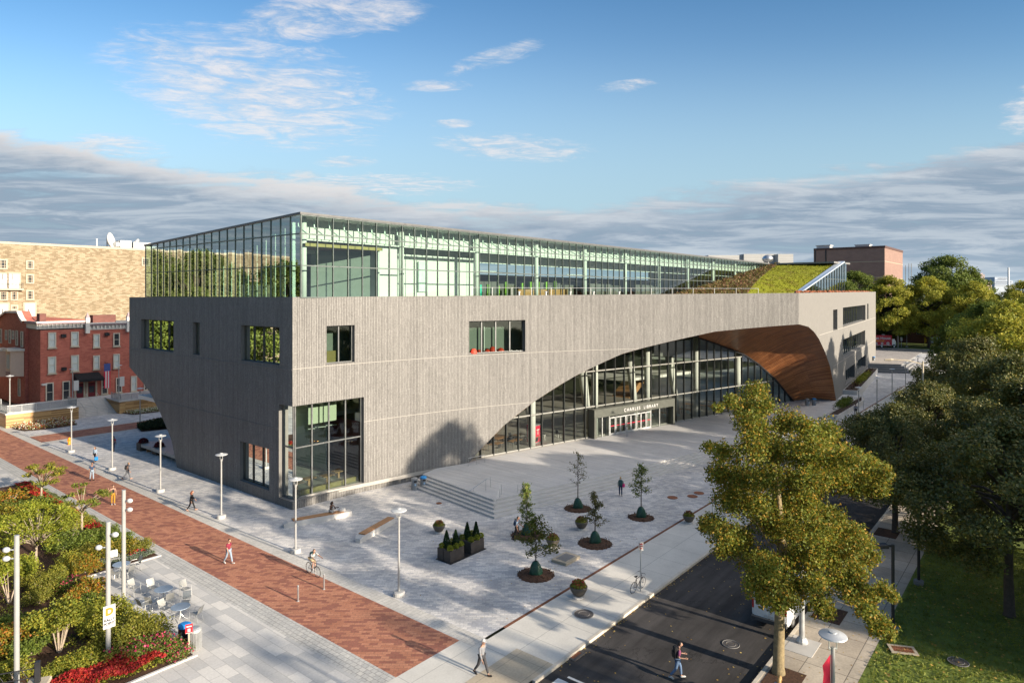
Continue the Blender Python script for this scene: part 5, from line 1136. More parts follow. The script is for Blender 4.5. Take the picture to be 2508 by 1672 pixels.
OL = [(0.172, 0.186, 0.029), (0.229, 0.222, 0.032), (0.129, 0.151, 0.025), (0.286, 0.243, 0.043)]; GY = [(0.190, 0.229, 0.032), (0.276, 0.279, 0.039), (0.149, 0.181, 0.028), (0.361, 0.311, 0.039)]
OR = [(0.192, 0.204, 0.024), (0.336, 0.204, 0.024), (0.432, 0.120, 0.024), (0.264, 0.228, 0.030), (0.144, 0.168, 0.024)]; AU = [(0.240, 0.204, 0.024), (0.324, 0.228, 0.030), (0.168, 0.168, 0.024), (0.120, 0.144, 0.024)]
red_f = leafmat('red_petal', [(0.286, 0.014, 0.016), (0.354, 0.025, 0.020), (0.245, 0.012, 0.025), (0.326, 0.049, 0.025)], .15); pink_f = leafmat('pink_petal', [(.50, .05, .13), (.58, .09, .17), (.42, .03, .10)], .2); white_f = leafmat('white_petal', [(.7, .68, .6), (.6, .6, .5)], .2)
bYS = bush_proto(YG, 4200, .13, 51, 7, 2.2, Rr=1.5); bGS = bush_proto(GY, 4200, .12, 52, 8, 2.0, Rr=1.5); bOL = bush_proto(OL, 2600, .085, 53, 0, 1.0); bDG = bush_proto(DG, 2600, .10, 54, 0, 1.0)
bGY = bush_proto(GY, 2800, .09, 55, 0, 1.0); bOR = bush_proto(OR, 2000, .11, 56, 0, 1.2); bAU = bush_proto(AU, 2200, .10, 57, 0, 1.1); bPK = bush_proto(DG, 1700, .09, 58, 0, .9, pink_f, 130, .12); bDS = bush_proto(DG, 3000, .11, 59, 0, 1.1)
def shrub(pr, px, R_, h, lab, grp='garden shrubs'):
    p = G(px[0], px[1]); s_, t_ = ST(p); pr.put(p, rnd.uniform(0, 6.28), lab, grp, (R_ * 1.14, R_ * 1.14, h * 1.08))
for a in ((bYS, (22, 1478), .95, .95, 'multi-stemmed yellow green shrub with bare pale stems at the left edge'), (bGS, (145, 1597), .92, 1.0, 'large multi-stemmed green shrub behind the brick gate pillar'),
          (bOR, (222, 1470), 1.0, 1.2, 'orange and yellow shrub touching the pole with the rally sign'), (bOR, (192, 1485), .8, 1.0, 'small red tinged shrub left of the orange one'), (bGY, (255, 1530), 1.25, 1.35, 'tall soft green shrub behind the rally sign pole'),
          (bGY, (232, 1560), 1.0, 1.0, 'green shrub just left of the rally sign'), (bOL, (290, 1592), 1.25, 1.3, 'yellow green mound right of the rally sign pole'), (bOL, (340, 1562), 1.05, 1.2, 'yellow green mound below the pale light pole'), (bOL, (372, 1567), .95, 1.05, 'yellow green mound nearest the cafe tables'),
          (bGY, (318, 1545), .9, 1.0, 'green mound at the foot of the right light pole'), (bOL, (300, 1625), .9, .8, 'low olive mound in front of the pole base'),
          (bPK, (305, 1612), .95, .95, 'pink flowering rose bush beside the rally pole base'), (bPK, (360, 1612), 1.05, 1.1, 'largest pink rose bush in the front corner of the bed'), (bPK, (400, 1604), .95, 1.05, 'pink rose bush behind the small red sign'), (bPK, (435, 1610), .75, .8, 'small pink rose bush at the bed corner'), (bPK, (168, 1445), .8, .9, 'pink rose bush in the middle of the garden'), (bPK, (190, 1440), .6, .8, 'small pink rose bush by the orange shrub'),
          (bAU, (242, 1372), 1.05, 1.0, 'golden mound beside the top cafe table'), (bAU, (282, 1365), 1.0, .95, 'golden mound at the bed edge behind the pole'), (bAU, (315, 1358), 1.0, .9, 'golden brown mound near the lavender corner'), (bOL, (345, 1350), .9, .8, 'olive mound nearest the lavender corner'),
          (bOR, (212, 1402), .85, .9, 'yellow orange shrub left of the top cafe table'), (bAU, (190, 1405), .8, 1.0, 'yellow shrub next to the orange one by the terrace'), (bGY, (168, 1395), .9, 1.1, 'light green round shrub in the garden middle'), (bGY, (145, 1420), .8, .9, 'light green shrub beside the thin trunk'), (bOR, (235, 1400), .5, .6, 'little red leaved shrub at the terrace edge'),
          (bOL, (112, 1452), .95, 1.0, 'olive mound right of the bare pale stems'), (bOL, (75, 1440), .9, .95, 'olive mound left of the middle rose bush'), (bOL, (93, 1478), .8, .8, 'olive mound low between the two multi-stemmed shrubs'), (bOL, (130, 1437), .8, .9, 'olive mound just below the yellow tree trunk'),
          (bDG, (120, 1315), 1.2, 1.2, 'dark green shrub behind the yellow garden tree'), (bDG, (160, 1345), 1.3, 1.2, 'dark green shrub right of the yellow tree crown'), (bDG, (205, 1340), 1.2, 1.1, 'dark green shrub at the foot of the thin tree'), (bDG, (250, 1325), 1.2, 1.1, 'dark green shrub behind the golden mounds'), (bDG, (285, 1335), 1.0, 1.0, 'dark green shrub below the red flower row'), (bDG, (60, 1262), 1.5, 1.3, 'dark green shrub behind the row of red flowers at left'), (bDG, (95, 1250), 1.4, 1.2, 'dark green shrub left of the small back tree'), (bGY, (140, 1275), 1.2, 1.2, 'light green shrub right of the small back tree'), (bGY, (180, 1300), 1.2, 1.3, 'light green shrub between the two thin trees'),
          (bOR, (25, 1245), 1.5, 1.4, 'reddish yellow shrub at the left edge by the path'), (bAU, (15, 1290), 1.6, 1.5, 'golden green shrub filling the left edge'), (bYS, (40, 1345), 1.0, .9, 'yellow green shrub left of the yellow tree'), (bGY, (5, 1400), 1.2, 1.2, 'light green shrub cut by the left frame edge'), (bOL, (215, 1362), .9, .8, 'olive mound left of the golden mounds'),
          (bOR, (12, 1600), 1.3, 1.2, 'red and orange shrub at the lower left edge'), (bDS, (40, 1560), 1.1, 1.0, 'dark green shrub behind the left light pole'), (bDS, (75, 1600), 1.0, .9, 'dark green shrub behind the gate railing'), (bGY, (190, 1642), 1.0, .8, 'green shrub behind the bright red flower bed'), (bGY, (215, 1625), .9, .7, 'small green shrub left of the rally pole base'), (bGY, (30, 1665), 1.0, .9, 'green shrub at the lower left corner'), (bGY, (145, 1655), .8, .7, 'low green shrub beside the gate pillar'), (bDS, (110, 1545), .9, 1.0, 'dark shrub just left of the big multi-stemmed one'), (bDS, (205, 1510), 1.0, 1.0, 'dark green shrub between the orange shrub and the big one')):
    shrub(*a)
def small_tree(label, px, pxtop, Rr, z0, nl, ls, mat, seed, nc=26):
    p = G(*px); h = H - (pxtop - HY) / F * p.y; t = thing('small_tree', label, 'tree', p, 0, 'small garden trees'); cl = crown(Rr, z0, h - .2, nc, seed, .2, .32); b = MB(); r = random.Random(seed)
    b.tube([(0, 0, -.1), (.02, 0, z0 * .7), (.05, .04, z0 + .4)], [.09, .075, .045], 8)
    for c in cl: e = Vector(c[:3]); s_ = Vector((.03, .02, z0 * .75 + r.random() * .4)); b.tube([s_, s_.lerp(e, .5) + Vector((0, 0, .12)), e], [.035, .022, .006], 5)
    b.build('trunk', MAT['bark_pale'], t, smooth=True); leaves('crown', clump_pts(cl, nl, seed, .45, .1), mat, ls, t, seed, up=.9)
small_tree('yellow green garden tree with broad flat crown', (88, 1394), 1225, 2.5, 1.9, 5200, .14, leafmat('yellow_leaf', YG, .4), 61, 40)
small_tree('thin tree with sparse dark crown beside the red flower row', (200, 1322), 1178, 1.55, 2.5, 1100, .17, leafmat('sparse_leaf', OL + DG, .35), 62, 16)
small_tree('sparse small tree at the back of the garden by the brick walk', (101, 1238), 1130, 1.75, 2.0, 1500, .18, leafmat('sparse_leaf2', OL + GY, .35), 63, 18)
def flower_bed(name, poly_st, nflow, fl, nleaf, lf, hh, seed, fs=.11, ls=.1):
    r = np.random.default_rng(seed); (s0, s1, t0, t1) = poly_st; pts = []
    for n, z0 in ((nleaf, .55), (nflow, .9)):
        s_ = s0 + (s1 - s0) * r.random(n); t_ = t0 + (t1 - t0) * r.random(n); z = hh * (z0 + .25 * r.random(n)) * (.75 + .25 * np.sin(s_ * 3.1) * np.cos(t_ * 2.7)); pts.append(np.stack([BX * s_ - BY * t_, BY * s_ + BX * t_, z], 1))
    o = leaves(name, pts[0], lf, ls, None, seed, up=.8); o['kind'] = 'stuff'; o = leaves(name, pts[1], fl, fs, None, seed + 1, up=1.2, aspect=.95); o['kind'] = 'stuff'
lf_b = leafmat('bedding_leaf', GY, .3)
flower_bed('red_flowers', (18.3, 19.3, 48.5, 75.5), 3000, red_f, 6000, lf_b, .45, 71, .13)
flower_bed('red_flowers', (9.0, 15.1, 33.5, 35.4), 0, red_f, 2600, lf_b, .5, 72)
flower_bed('red_flowers', (9.5, 14.2, 33.4, 35.3), 5200, red_f, 100, lf_b, .62, 73, .105)
flower_bed('ornamental_grass', (19.2, 19.75, 48.2, 75.5), 10, lf_b, 5200, leafmat('gray_grass', [(.15, .18, .09), (.2, .22, .12), (.12, .15, .07)], .3), .42, 74, .05, .16)
flower_bed('lavender', (16.2, 19.6, 47.9, 49.4), 300, leafmat('lavender_f', [(.2, .2, .2), (.16, .18, .2)], .2), 4200, leafmat('gray_leaf', [(.13, .17, .12), (.17, .20, .15), (.10, .13, .09)], .3), .5, 75, .06, .1)
r = np.random.default_rng(17); pts = []
for k in range(340):
    if r.random() < .72: s0, t0 = 15.2 - 15 * r.random() ** 1.2, 33.6 + 14 * r.random()
    else: s0, t0 = 19. - 12 * r.random(), 47.9 + 20 * r.random()
    n = 45; a = r.normal(size=(n, 2)) * .28; x = s0 + a[:, 0]; y = t0 + a[:, 1]; z = .06 + .22 * r.random(n) * np.exp(-(a ** 2).sum(1) / .12)
    keep = (x < 15.2) | ((y > 48) & (x < 18.2)); keep &= y > 33.5; pts.append(np.stack([BX * x - BY * y, BY * x + BX * y, z], 1)[keep])
o = leaves('ground_cover', np.concatenate(pts), leafmat('cover_leaf', GY + OL, .3), .11, None, 19, up=.9); o['kind'] = 'stuff'
# beds by the timber wall and the hedge
def ring_bed(name, px, z=.25, n=400, mats=(lf_b,), seed=1, hh=.5, ls=.16):
    pts = [ST(G(*p)) for p in px]; b = MB(); b.poly([P(s, t, .05) for s, t in pts]); o = b.build('garden_bed', MAT['mulch']); o['kind'] = 'structure'
    r = random.Random(seed); ss = [p[0] for p in pts]; tt = [p[1] for p in pts]
    def inside(s, t):
        c = False; j_ = len(pts) - 1
        for i in range(len(pts)):
            if (pts[i][1] > t) != (pts[j_][1] > t) and s < (pts[j_][0] - pts[i][0]) * (t - pts[i][1]) / (pts[j_][1] - pts[i][1] + 1e-9) + pts[i][0]: c = not c
            j_ = i
        return c
    for q, m in enumerate(mats):
        out_ = []
        while len(out_) < n:
            s, t = r.uniform(min(ss), max(ss)), r.uniform(min(tt), max(tt))
            if inside(s, t): out_.append(tuple(P(s, t, hh * r.uniform(.2, 1.) * (1 + .15 * q))))
        o = leaves(name, out_, m, ls, None, seed + q, up=.8); o['kind'] = 'stuff'
ring_bed('bedding_flowers', [(28, 1050), (60, 1056), (110, 1052), (160, 1045), (190, 1040), (175, 1030), (120, 1032), (60, 1040)], n=900, mats=(lf_b, red_f, white_f), seed=81, hh=.55)
ring_bed('bedding_plants', [(296, 1012), (330, 1016), (392, 1008), (392, 998), (340, 1002)], n=900, mats=(leafmat('shade_leaf', DG, .3), white_f), seed=82, hh=.5)
ring_bed('low_hedge', [(335, 1047), (346, 1057), (420, 1050), (420, 1030), (378, 1036)], n=5200, mats=(leafmat('hedge_leaf', [(.02, .032, .012), (.03, .045, .016), (.015, .025, .01)], .15),), seed=83, hh=.75, ls=.2)
# raised beds along the right end of the library
def raised(label, px, z, plants, seed):
    pts = [G(x, y, z) for x, y in px]; o = thing('raised_bed', label, 'planter', (pts[0].x, pts[0].y, 0)); n = len(pts); cen = sum(pts, Vector()) / n; ins = [p.lerp(cen, .45 / max(.5, (p - cen).length)) for p in pts]; b = MB()
    for i in range(n):
        a, c, d, e = pts[i], pts[(i+1) % n], ins[(i+1) % n], ins[i]; dn = Vector((0, 0, -z - .1)); b.add([a, c, d, e, a + dn, c + dn, d - Vector((0, 0, .2)), e - Vector((0, 0, .2))], [(0, 1, 2, 3), (4, 5, 1, 0), (3, 2, 6, 7)])
    b.build('border', MAT['pale_conc'], o, True); b = MB(); b.poly([p - Vector((0, 0, .15)) for p in ins]); b.build('soil', MAT['soil'], o, True)
    r = random.Random(seed); cols, lo = plants; out_ = [[] for _ in cols]
    while sum(map(len, out_)) < 3600:
        w_ = [r.random() ** 1 for _ in ins]; sw = sum(w_); p = sum((q * (k / sw) for q, k in zip(ins, w_)), Vector()); f_ = (p.y - min(q.y for q in ins)) / (max(q.y for q in ins) - min(q.y for q in ins)); i = min(len(cols) - 1, int(f_ * len(cols) + r.uniform(-.3, .3))); out_[max(0, i)].append(tuple(p - ORG[o.name] + Vector((0, 0, r.uniform(-.15, lo)))))
    for q, c in zip(out_, cols):
        if q: leaves('plants', q, c, .22, o, seed, up=.7)
lf_dg = leafmat('bed_green', DG, .3); lf_rd = leafmat('bed_red', [(.10, .02, .02), (.07, .03, .02), (.05, .06, .02)], .2)
raised('low concrete bed with dark red and green plants beside the timber arch', [(2008.6, 1014), (2051, 1016.5), (2114, 980), (2112, 970), (2062, 968), (2047, 983)], .75, ([lf_rd, lf_dg, lf_dg, leafmat('bed_dark', [(.03, .025, .015), (.04, .03, .02)], .2)], .55), 91)
raised('raised concrete bed with grass below the library end windows', [(2064, 955), (2099, 957), (2150, 902), (2126, 899)], 1.5, ([lf_rd, lf_b, leafmat('bed_grass', GY, .3), lf_rd], .35), 92)
# far plaza terrace with steps
b = MB(); q = [GS(2118, 891, 2.2), GS(2207, 893, 2.2), GS(2258, 863, 2.2), GS(2140, 858, 2.2)]
for i in range(4):
    pts = [P(s + (-.7 * i if k < 2 else 0), t + (-.7 * i if k in (1, 2) else 0), 2.25 - .4 * i) for k, (s, t) in enumerate(q)]; b.poly(pts, 0 if i == 0 else 1)
    for k in (0, 1): b.poly([pts[k] - Vector((0, 0, .42 if i < 3 else 2)), pts[k + 1] - Vector((0, 0, .42 if i < 3 else 2)), pts[k + 1], pts[k]], 1)
b.build('far_terrace', [brickmat('far_pavers', (.33, .30, .27), (.40, .36, .32), (.22, .2, .19), .6, .3, .02, dirt=.15), pm('far_step', (.19, .19, .19), .9)])['kind'] = 'structure'
# grass blades on the lawn near the camera
r = np.random.default_rng(5); n = 26000; s_ = 33 + 26 * r.random(n); t_ = -6 + 13.0 * r.random(n); pts = np.stack([BX * s_ - BY * t_, BY * s_ + BX * t_, .03 + .03 * r.random(n)], 1)
o = leaves('lawn_grass', pts, leafmat('grass_blade', [(.16, .20, .028), (.21, .24, .036), (.12, .16, .024), (.25, .25, .05)], .35), .16, None, 6, up=.2, aspect=.3); o['kind'] = 'stuff'
n = 420; s_ = 33 + 18 * r.random(n); t_ = -4 + 11 * r.random(n); pts = np.stack([BX * s_ - BY * t_, BY * s_ + BX * t_, .10 + .02 * r.random(n)], 1)
lit = leafmat('fallen_leaf', [(.40, .27, .08), (.30, .17, .05), (.5, .38, .14)], .1); o = leaves('fallen_leaves', pts, lit, .14, None, 7, up=3, aspect=.8); o['kind'] = 'stuff'
n = 330; s_ = 26 + 20 * r.random(n); t_ = np.where(r.random(n) < .45, 18.72 - .4 * r.random(n) ** 2, 10.95 + 7.5 * r.random(n) ** 2); pts = np.stack([BX * s_ - BY * t_, BY * s_ + BX * t_, -.12 + 0 * s_], 1)
o = leaves('fallen_leaves', pts, lit, .10, None, 8, up=4, aspect=.8); o['kind'] = 'stuff'
n = 260; s_ = 27 + 45 * r.random(n); t_ = 23.3 + 12 * r.random(n) ** 1.6; pts = np.stack([BX * s_ - BY * t_, BY * s_ + BX * t_, .012 + 0 * s_], 1); o = leaves('fallen_leaves', pts, lit, .085, None, 10, up=4, aspect=.8); o['kind'] = 'stuff'
n = 120; s_ = 28 + 14 * r.random(n); t_ = 7.2 + 3.4 * r.random(n); pts = np.stack([BX * s_ - BY * t_, BY * s_ + BX * t_, .015 + 0 * s_], 1); o = leaves('fallen_leaves', pts, lit, .09, None, 9, up=4, aspect=.8); o['kind'] = 'stuff'
# ================================================================ street furniture
lamp = thing('street_lamp', 'x', 'lamp'); b = MB(); b.lathe([(.34, 0), (.36, .04), (.36, .22), (.30, .27), (.10, .28)], 18); b.build('base', pm('lamp_base', (.44, .43, .41), .7, var=.06), lamp, smooth=False)
b = MB(); b.tube([(0, 0, .2), (0, 0, 1.6), (0, 0, 4.7)], [.075, .068, .06], 10); b.lathe([(.085, 4.55), (.085, 4.75)], 10); b.build('pole', pm('lamp_pole', (.36, .36, .35), .4, .2, .04), lamp, smooth=False)
b = MB(); b.tube([(-.12, 0, 4.68), (-.12, 0, 5.08)], .018, 6); b.tube([(.12, 0, 4.68), (.12, 0, 5.08)], .018, 6); b.tube([(-.12, 0, 4.7), (.12, 0, 4.7)], .025, 6); b.build('fork', MAT['lt_alu'], lamp)
b = MB(); b.lathe([(.44, 5.08), (.475, 5.10), (.46, 5.13), (.2, 5.19), (.12, 5.2), (.12, 5.24), (.02, 5.245)], 28); b.build('shade', pm('lamp_shade', (.50, .51, .51), .35, .1, .03), lamp, smooth=False)
LP = Proto(lamp); GL = 'disc-topped street lamps'
for px, z, lab in (((977, 1458), 0, 'disc-topped street lamp nearest the camera beside the second bench'), ((724, 1352), 0, 'disc-topped street lamp in front of the corner window'), ((542, 1268), 0, 'disc-topped street lamp before the dark side wall with the red-lit window'), ((393, 1204), 0, 'disc-topped street lamp in front of the library dark end corner'),
                  ((275, 1150), 0, 'disc-topped street lamp beside the person in shade'), ((175, 1107), 0, 'disc-topped street lamp next to the orange hydrant'), ((343, 1042), 0, 'disc-topped street lamp right of the brick house steps beside the hedge'), ((178, 988), ZT, 'disc-topped terrace lamp left of the maroon doors'), ((291, 975), ZT, 'disc-topped terrace lamp beside the red umbrella'), ((24, 1013), ZT, 'disc-topped terrace lamp at the sunlit terrace corner'),
                  ((2103, 1039), 0, 'disc-topped street lamp beside the walking person in gray'), ((2148, 1005), 0, 'disc-topped street lamp second along the right sidewalk'), ((2185, 976), 0, 'disc-topped street lamp third along the right sidewalk'), ((2218, 955), .1, 'disc-topped street lamp fourth along the right sidewalk'), ((2248, 935), .4, 'disc-topped street lamp fifth along the right sidewalk'), ((2221, 850), 2.2, 'disc-topped street lamp across the far street beside the utility pole')):
    LP.put(G(px[0], px[1], z), rnd.uniform(-.4, .4), lab, GL)
p = D(2040, 1553, 24.3); bl = thing('banner_lamp', 'disc-topped lamp post with red banner at the lower right corner', 'lamp', (p.x, p.y, 0)); hz = p.z
b = MB(); b.lathe([(.34, 0), (.34, .25), (.1, .3)], 16); b.build('base', MAT['pale_conc'], bl); b = MB(); b.tube([(0, 0, .2), (0, 0, hz - .45)], [.085, .07], 10); b.build('pole', bpy.data.materials['lamp_pole'], bl)
b = MB(); b.tube([(-.14, 0, hz - .55), (-.14, 0, hz - .05)], .022, 6); b.tube([(.14, 0, hz - .55), (.14, 0, hz - .05)], .022, 6); b.tube([(-.14, 0, hz - .5), (.14, 0, hz - .5)], .03, 6); b.build('fork', MAT['lt_alu'], bl)
b = MB(); b.lathe([(.46, hz - .06), (.49, hz - .04), (.47, hz), (.22, hz + .07), (.13, hz + .08), (.13, hz + .12), (.02, hz + .13)], 32); b.build('shade', bpy.data.materials['lamp_shade'], bl)
b = MB(); n = 8; vs = []
for i in range(n + 1):
    z = hz - .72 - 2.6 * i / n; wv = .05 * math.sin(i * .9); vs += [(-.09, .0 + wv * .2, z), (-.5 + .06 * math.sin(i * 1.3), -.25 + wv, z - .28)]
b.add([Vector(v_) for v_ in vs] + [Vector(v_) + Vector((.01, .015, 0)) for v_ in vs], [[2*i, 2*i+1, 2*i+3, 2*i+2] for i in range(n)] + [[18+2*i+2, 18+2*i+3, 18+2*i+1, 18+2*i] for i in range(n)]); ban = b.build('banner', MAT['banner'], bl)
b = MB()
for (x0, x1, z0, z1) in ((-.36, -.2, -1.98, -1.93), (-.31, -.25, -2.3, -1.98), (-.35, -.21, -2.34, -2.30), (-.36, -.33, -2.06, -1.98), (-.23, -.2, -2.06, -1.98)):
    b.add([(x, -.03 + .5 * (x + .09) - .035, hz + z + .62 * (x + .09)) for x, z in ((x0, z0), (x1, z0), (x1, z1), (x0, z1))], [(0, 1, 2, 3)])
b.build('emblem', MAT['white_paint'], ban)
# garden light poles with two spot heads each
def spot_pole(label, px, h, arms):
    p = G(*px); t = thing('light_pole', label, 'light pole', p, 0, 'tall twin-spot poles in the garden'); b = MB(); b.lathe([(.26, 0), (.26, .12), (.12, .16)], 14); b.build('base', MAT['galv'], t); b = MB(); b.tube([(0, 0, .1), (0, 0, h)], [.115, .105], 12); b.build('pole', bpy.data.materials['lamp_pole'], t)
    for z, sx in arms:
        b = MB(); b.tube([(0, 0, z), (.28 * sx, -.05, z)], .03, 6); b.ball((.40 * sx, -.1, z + .02), .17, .13, .13, 12); o = b.build('spot_head', bpy.data.materials['lamp_shade'], t, smooth=True); 
    return t
spot_pole('tall twin-spot pole at the left edge behind the gate railing', (41, 1685), 7.0, ((6.35, -1), (5.95, -1)))
pD = spot_pole('tall twin-spot pole carrying the white rally point sign', (265, 1622), 6.9, ((6.28, 1), (5.65, -1)))
spot_pole('tall twin-spot pole beside the cafe tables', (303, 1500), 6.95, ((6.35, 1), (5.85, 1)))
sg = thing('rally_sign', 'white rally point sign with a golden D on the garden pole', 'sign', G(265, 1622) + Vector((0, 0, 2.3))); ax = ANG
b = MB(); b.box(-.27, .27, -.145, -.125, -.55, .55); o = b.build('board', pm('sign_white', (.5, .5, .49), .5, var=.02), sg); sg.rotation_euler = (0, 0, math.pi / 2 - ANG)
def text(par, body, size, x, z, y, mat, bold=.01, name='lettering', sc=1.):
    fc = bpy.data.curves.new(name, 'FONT'); fc.body = body; fc.size = size; fc.align_x = 'CENTER'; fc.extrude = .003; fc.offset = bold; fc.space_character = sc; o = bpy.data.objects.new(name, fc); C.objects.link(o); fc.materials.append(mat); o.parent = par; o.location = (x, y, z); o.rotation_euler = (R(90), 0, 0); return o
text(sg, 'D', .46, 0, .10, -.15, pm('gold_print', (.28, .20, .02), .5), .03); text(sg, 'RALLY', .17, 0, -.20, -.15, MAT['black_metal'], .006); text(sg, 'POINT', .17, 0, -.38, -.15, MAT['black_metal'], .006)
# bollards
bo = thing('bollard', 'x', 'bollard'); b = MB(); b.lathe([(.055, 0), (.055, .9), (.045, .92)], 14); b.build('post', MAT['steel'], bo); b = MB(); b.lathe([(.09, 0), (.09, .012)], 14); b.build('base_plate', MAT['galv'], bo); BO = Proto(bo)
BO.put(G(730, 1471), 0, 'steel bollard in the middle of the brick walk', 'steel bollards'); BO.put(G(793.5, 1442), 0, 'steel bollard at the brick walk edge beside the cyclist', 'steel bollards')
# benches
def bench(label, p0, p1, s0, s1):
    a, c = G(*p0), G(*p1); d = (c - a); L_ = d.length; an = math.atan2(d.y, d.x); t = thing('bench', label, 'bench', a, an); b = MB()
    b.add([(0, .06, 0), (.25, -.02, 0), (L_, 0, 0), (L_, .62, 0), (.25, .66, 0), (0, .5, 0), (0, .06, .28), (.3, -.02, .42), (L_, 0, .42), (L_, .62, .42), (.3, .66, .42), (0, .5, .28)], [(5, 4, 3, 2, 1, 0), (6, 7, 10, 11), (7, 8, 9, 10), (0, 1, 7, 6), (1, 2, 8, 7), (2, 3, 9, 8), (3, 4, 10, 9), (4, 5, 11, 10), (5, 0, 6, 11)]); b.build('base', MAT['pale_conc'], t); b = MB()
    for k in range(6): b.box(s0 * L_, s1 * L_, .04 + k * .095, .125 + k * .095, .43, .49)
    b.build('seat', pm('bench_wood', (.36, .18, .08), .5, var=.2, vs=8), t); return t, a, an
bench('long concrete bench with wooden seat by the corner window', (696, 1294), (862, 1264), .13, .88)
bench('concrete bench with wooden seat behind the nearest lamp', (884, 1330), (968, 1281), .12, .98)
# bins
def bin_proto(body, lid, slot=True, ribs=False):
    t = thing('litter_bin', 'x', 'bin'); b = MB(); b.lathe([(.29, 0), (.30, .05), (.30, .9)], 20); b.build('body', body, t)
    b = MB(); b.lathe([(.31, .9), (.32, .93), (.31, 1.04), (.2, 1.1), (.05, 1.11)], 20); b.build('lid', lid, t)
    if slot: b = MB(); b.box(-.13, .13, -.325, -.29, .72, .86); b.build('slot', MAT['black_metal'], t)
    if ribs:
        b = MB()
        for k in range(28): a = 6.283 * k / 28; b.box(.315 * math.cos(a) - .014, .315 * math.cos(a) + .014, .315 * math.sin(a) - .014, .315 * math.sin(a) + .014, .05, .88)
        b.build('slats', MAT['galv'], t)
    else: b = MB(); b.lathe([(.09, 0), (.09, .004)], 14); o = b.build('sticker', pm('sticker', (.30, .45, .60), .5), t); o.location = (0, -.302, .5); o.rotation_euler = (R(90), 0, 0)
    return Proto(t)
BG = bin_proto(MAT['plastic_gray'], MAT['plastic_gray']); BB = bin_proto(MAT['plastic_gray'], MAT['blue_lid']); BK = bin_proto(MAT['black_metal'], MAT['blue_lid'], False); BS = bin_proto(MAT['dk_conc'], MAT['lt_alu'], False, True)
GBN = 'round litter bins'; rzb = R(25)
BG.put(G(1015, 1198), rzb, 'gray litter bin against the curved library wall', GBN); BB.put(G(1037, 1194), rzb, 'gray recycling bin with blue lid next to the stairs', GBN)
BG.put(G(1977, 993, ZP), R(30), 'gray litter bin under the timber arch', GBN); BB.put(G(1994, 992, ZP), R(30), 'blue lidded recycling bin under the timber arch', GBN)
BG.put(G(1119, 1342), rzb, 'gray bin half hidden behind the conifer planters', GBN); BB.put(G(2140, 884, 2.1), 0, 'blue gray bin on the far terrace by the library end', GBN)
BK.put(G(452, 1577), 0, 'black litter bin with blue lid by the garden corner', GBN); BS.put(G(477, 1588), 0, 'silver slatted litter bin at the garden corner', GBN)
st_ = thing('stake_sign', 'small red and white sign on a wooden stake at the bed corner', 'sign', G(463, 1600)); b = MB(); b.box(-.035, .035, -.02, .02, 0, 1.25); b.build('stake', MAT['tan_stone'], st_); b = MB(); b.box(-.17, .17, -.04, -.02, 1.05, 1.5); o = b.build('board', MAT['red_paint'], st_); b = MB()
b.box(-.12, .12, -.047, -.042, 1.36, 1.42); b.box(-.06, .06, -.047, -.042, 1.12, 1.28); b.box(-.15, .15, -.047, -.042, 1.055, 1.08); b.build('emblem', MAT['white_paint'], o); st_.rotation_euler = (0, 0, R(25))
# cafe tables and chairs
tb_ = thing('cafe_table', 'x', 'table'); b = MB(); b.lathe([(.5, .71), (.51, .725), (.5, .74), (.02, .742)], 28); b.build('tabletop', pm('table_metal', (.36, .43, .50), .35, .5, .1), tb_); b = MB(); b.tube([(0, 0, .1), (0, 0, .71)], .035, 8)
for k in range(4): a = .78 + 1.571 * k; b.tube([(0, 0, .35), (.2 * math.cos(a), .2 * math.sin(a), .12), (.42 * math.cos(a), .42 * math.sin(a), 0)], .018, 6)
b.build('pedestal', MAT['lt_alu'], tb_); TP = Proto(tb_)
ch = thing('cafe_chair', 'x', 'chair'); mesh_m = pm('chair_mesh', (.36, .36, .34), .45, .4, .05); b = MB(); b.add([(-.23, -.22, .45), (.23, -.22, .45), (.21, .22, .43), (-.21, .22, .43), (-.23, -.22, .435), (.23, -.22, .435), (.21, .22, .415), (-.21, .22, .415)], [(0, 1, 2, 3), (7, 6, 5, 4), (0, 4, 5, 1), (1, 5, 6, 2), (2, 6, 7, 3), (3, 7, 4, 0)]); b.build('seat', mesh_m, ch)
b = MB(); vs = []
for i in range(5): z = .47 + .1 * i; y = .24 + .022 * i + .004 * i * i; vs += [(-.22, y, z), (.22, y, z)]
b.add([Vector(v_) for v_ in vs] + [Vector(v_) + Vector((0, .014, 0)) for v_ in vs], [[2*i, 2*i+1, 2*i+3, 2*i+2] for i in range(4)] + [[10+2*i+2, 10+2*i+3, 10+2*i+1, 10+2*i] for i in range(4)] + [[8, 9, 19, 18]]); b.build('backrest', mesh_m, ch)
for sx in (-1, 1):
    for y0, y1 in ((-.2, -.24), (.2, .3)): b = MB(); b.tube([(.22 * sx, y0, .44), (.24 * sx, y1, 0)], .014, 6); b.build('leg', MAT['lt_alu'], ch)
    b = MB(); b.tube([(.22 * sx, -.2, .44), (.25 * sx, -.2, .64), (.26 * sx, -.05, .67), (.25 * sx, .22, .66)], .014, 6); b.build('armrest', MAT['lt_alu'], ch)
CHP = Proto(ch); TPOS = []
for px, lab in (((297, 1380), 'round cafe table nearest the garden shrubs'), ((401, 1441), 'round cafe table in the middle of the group'), ((442, 1484), 'round cafe table nearest the bins')):
    p = G(px[0], px[1], .74); p.z = .004; TPOS.append(p); TP.put(p, rnd.random(), lab, 'cafe tables')
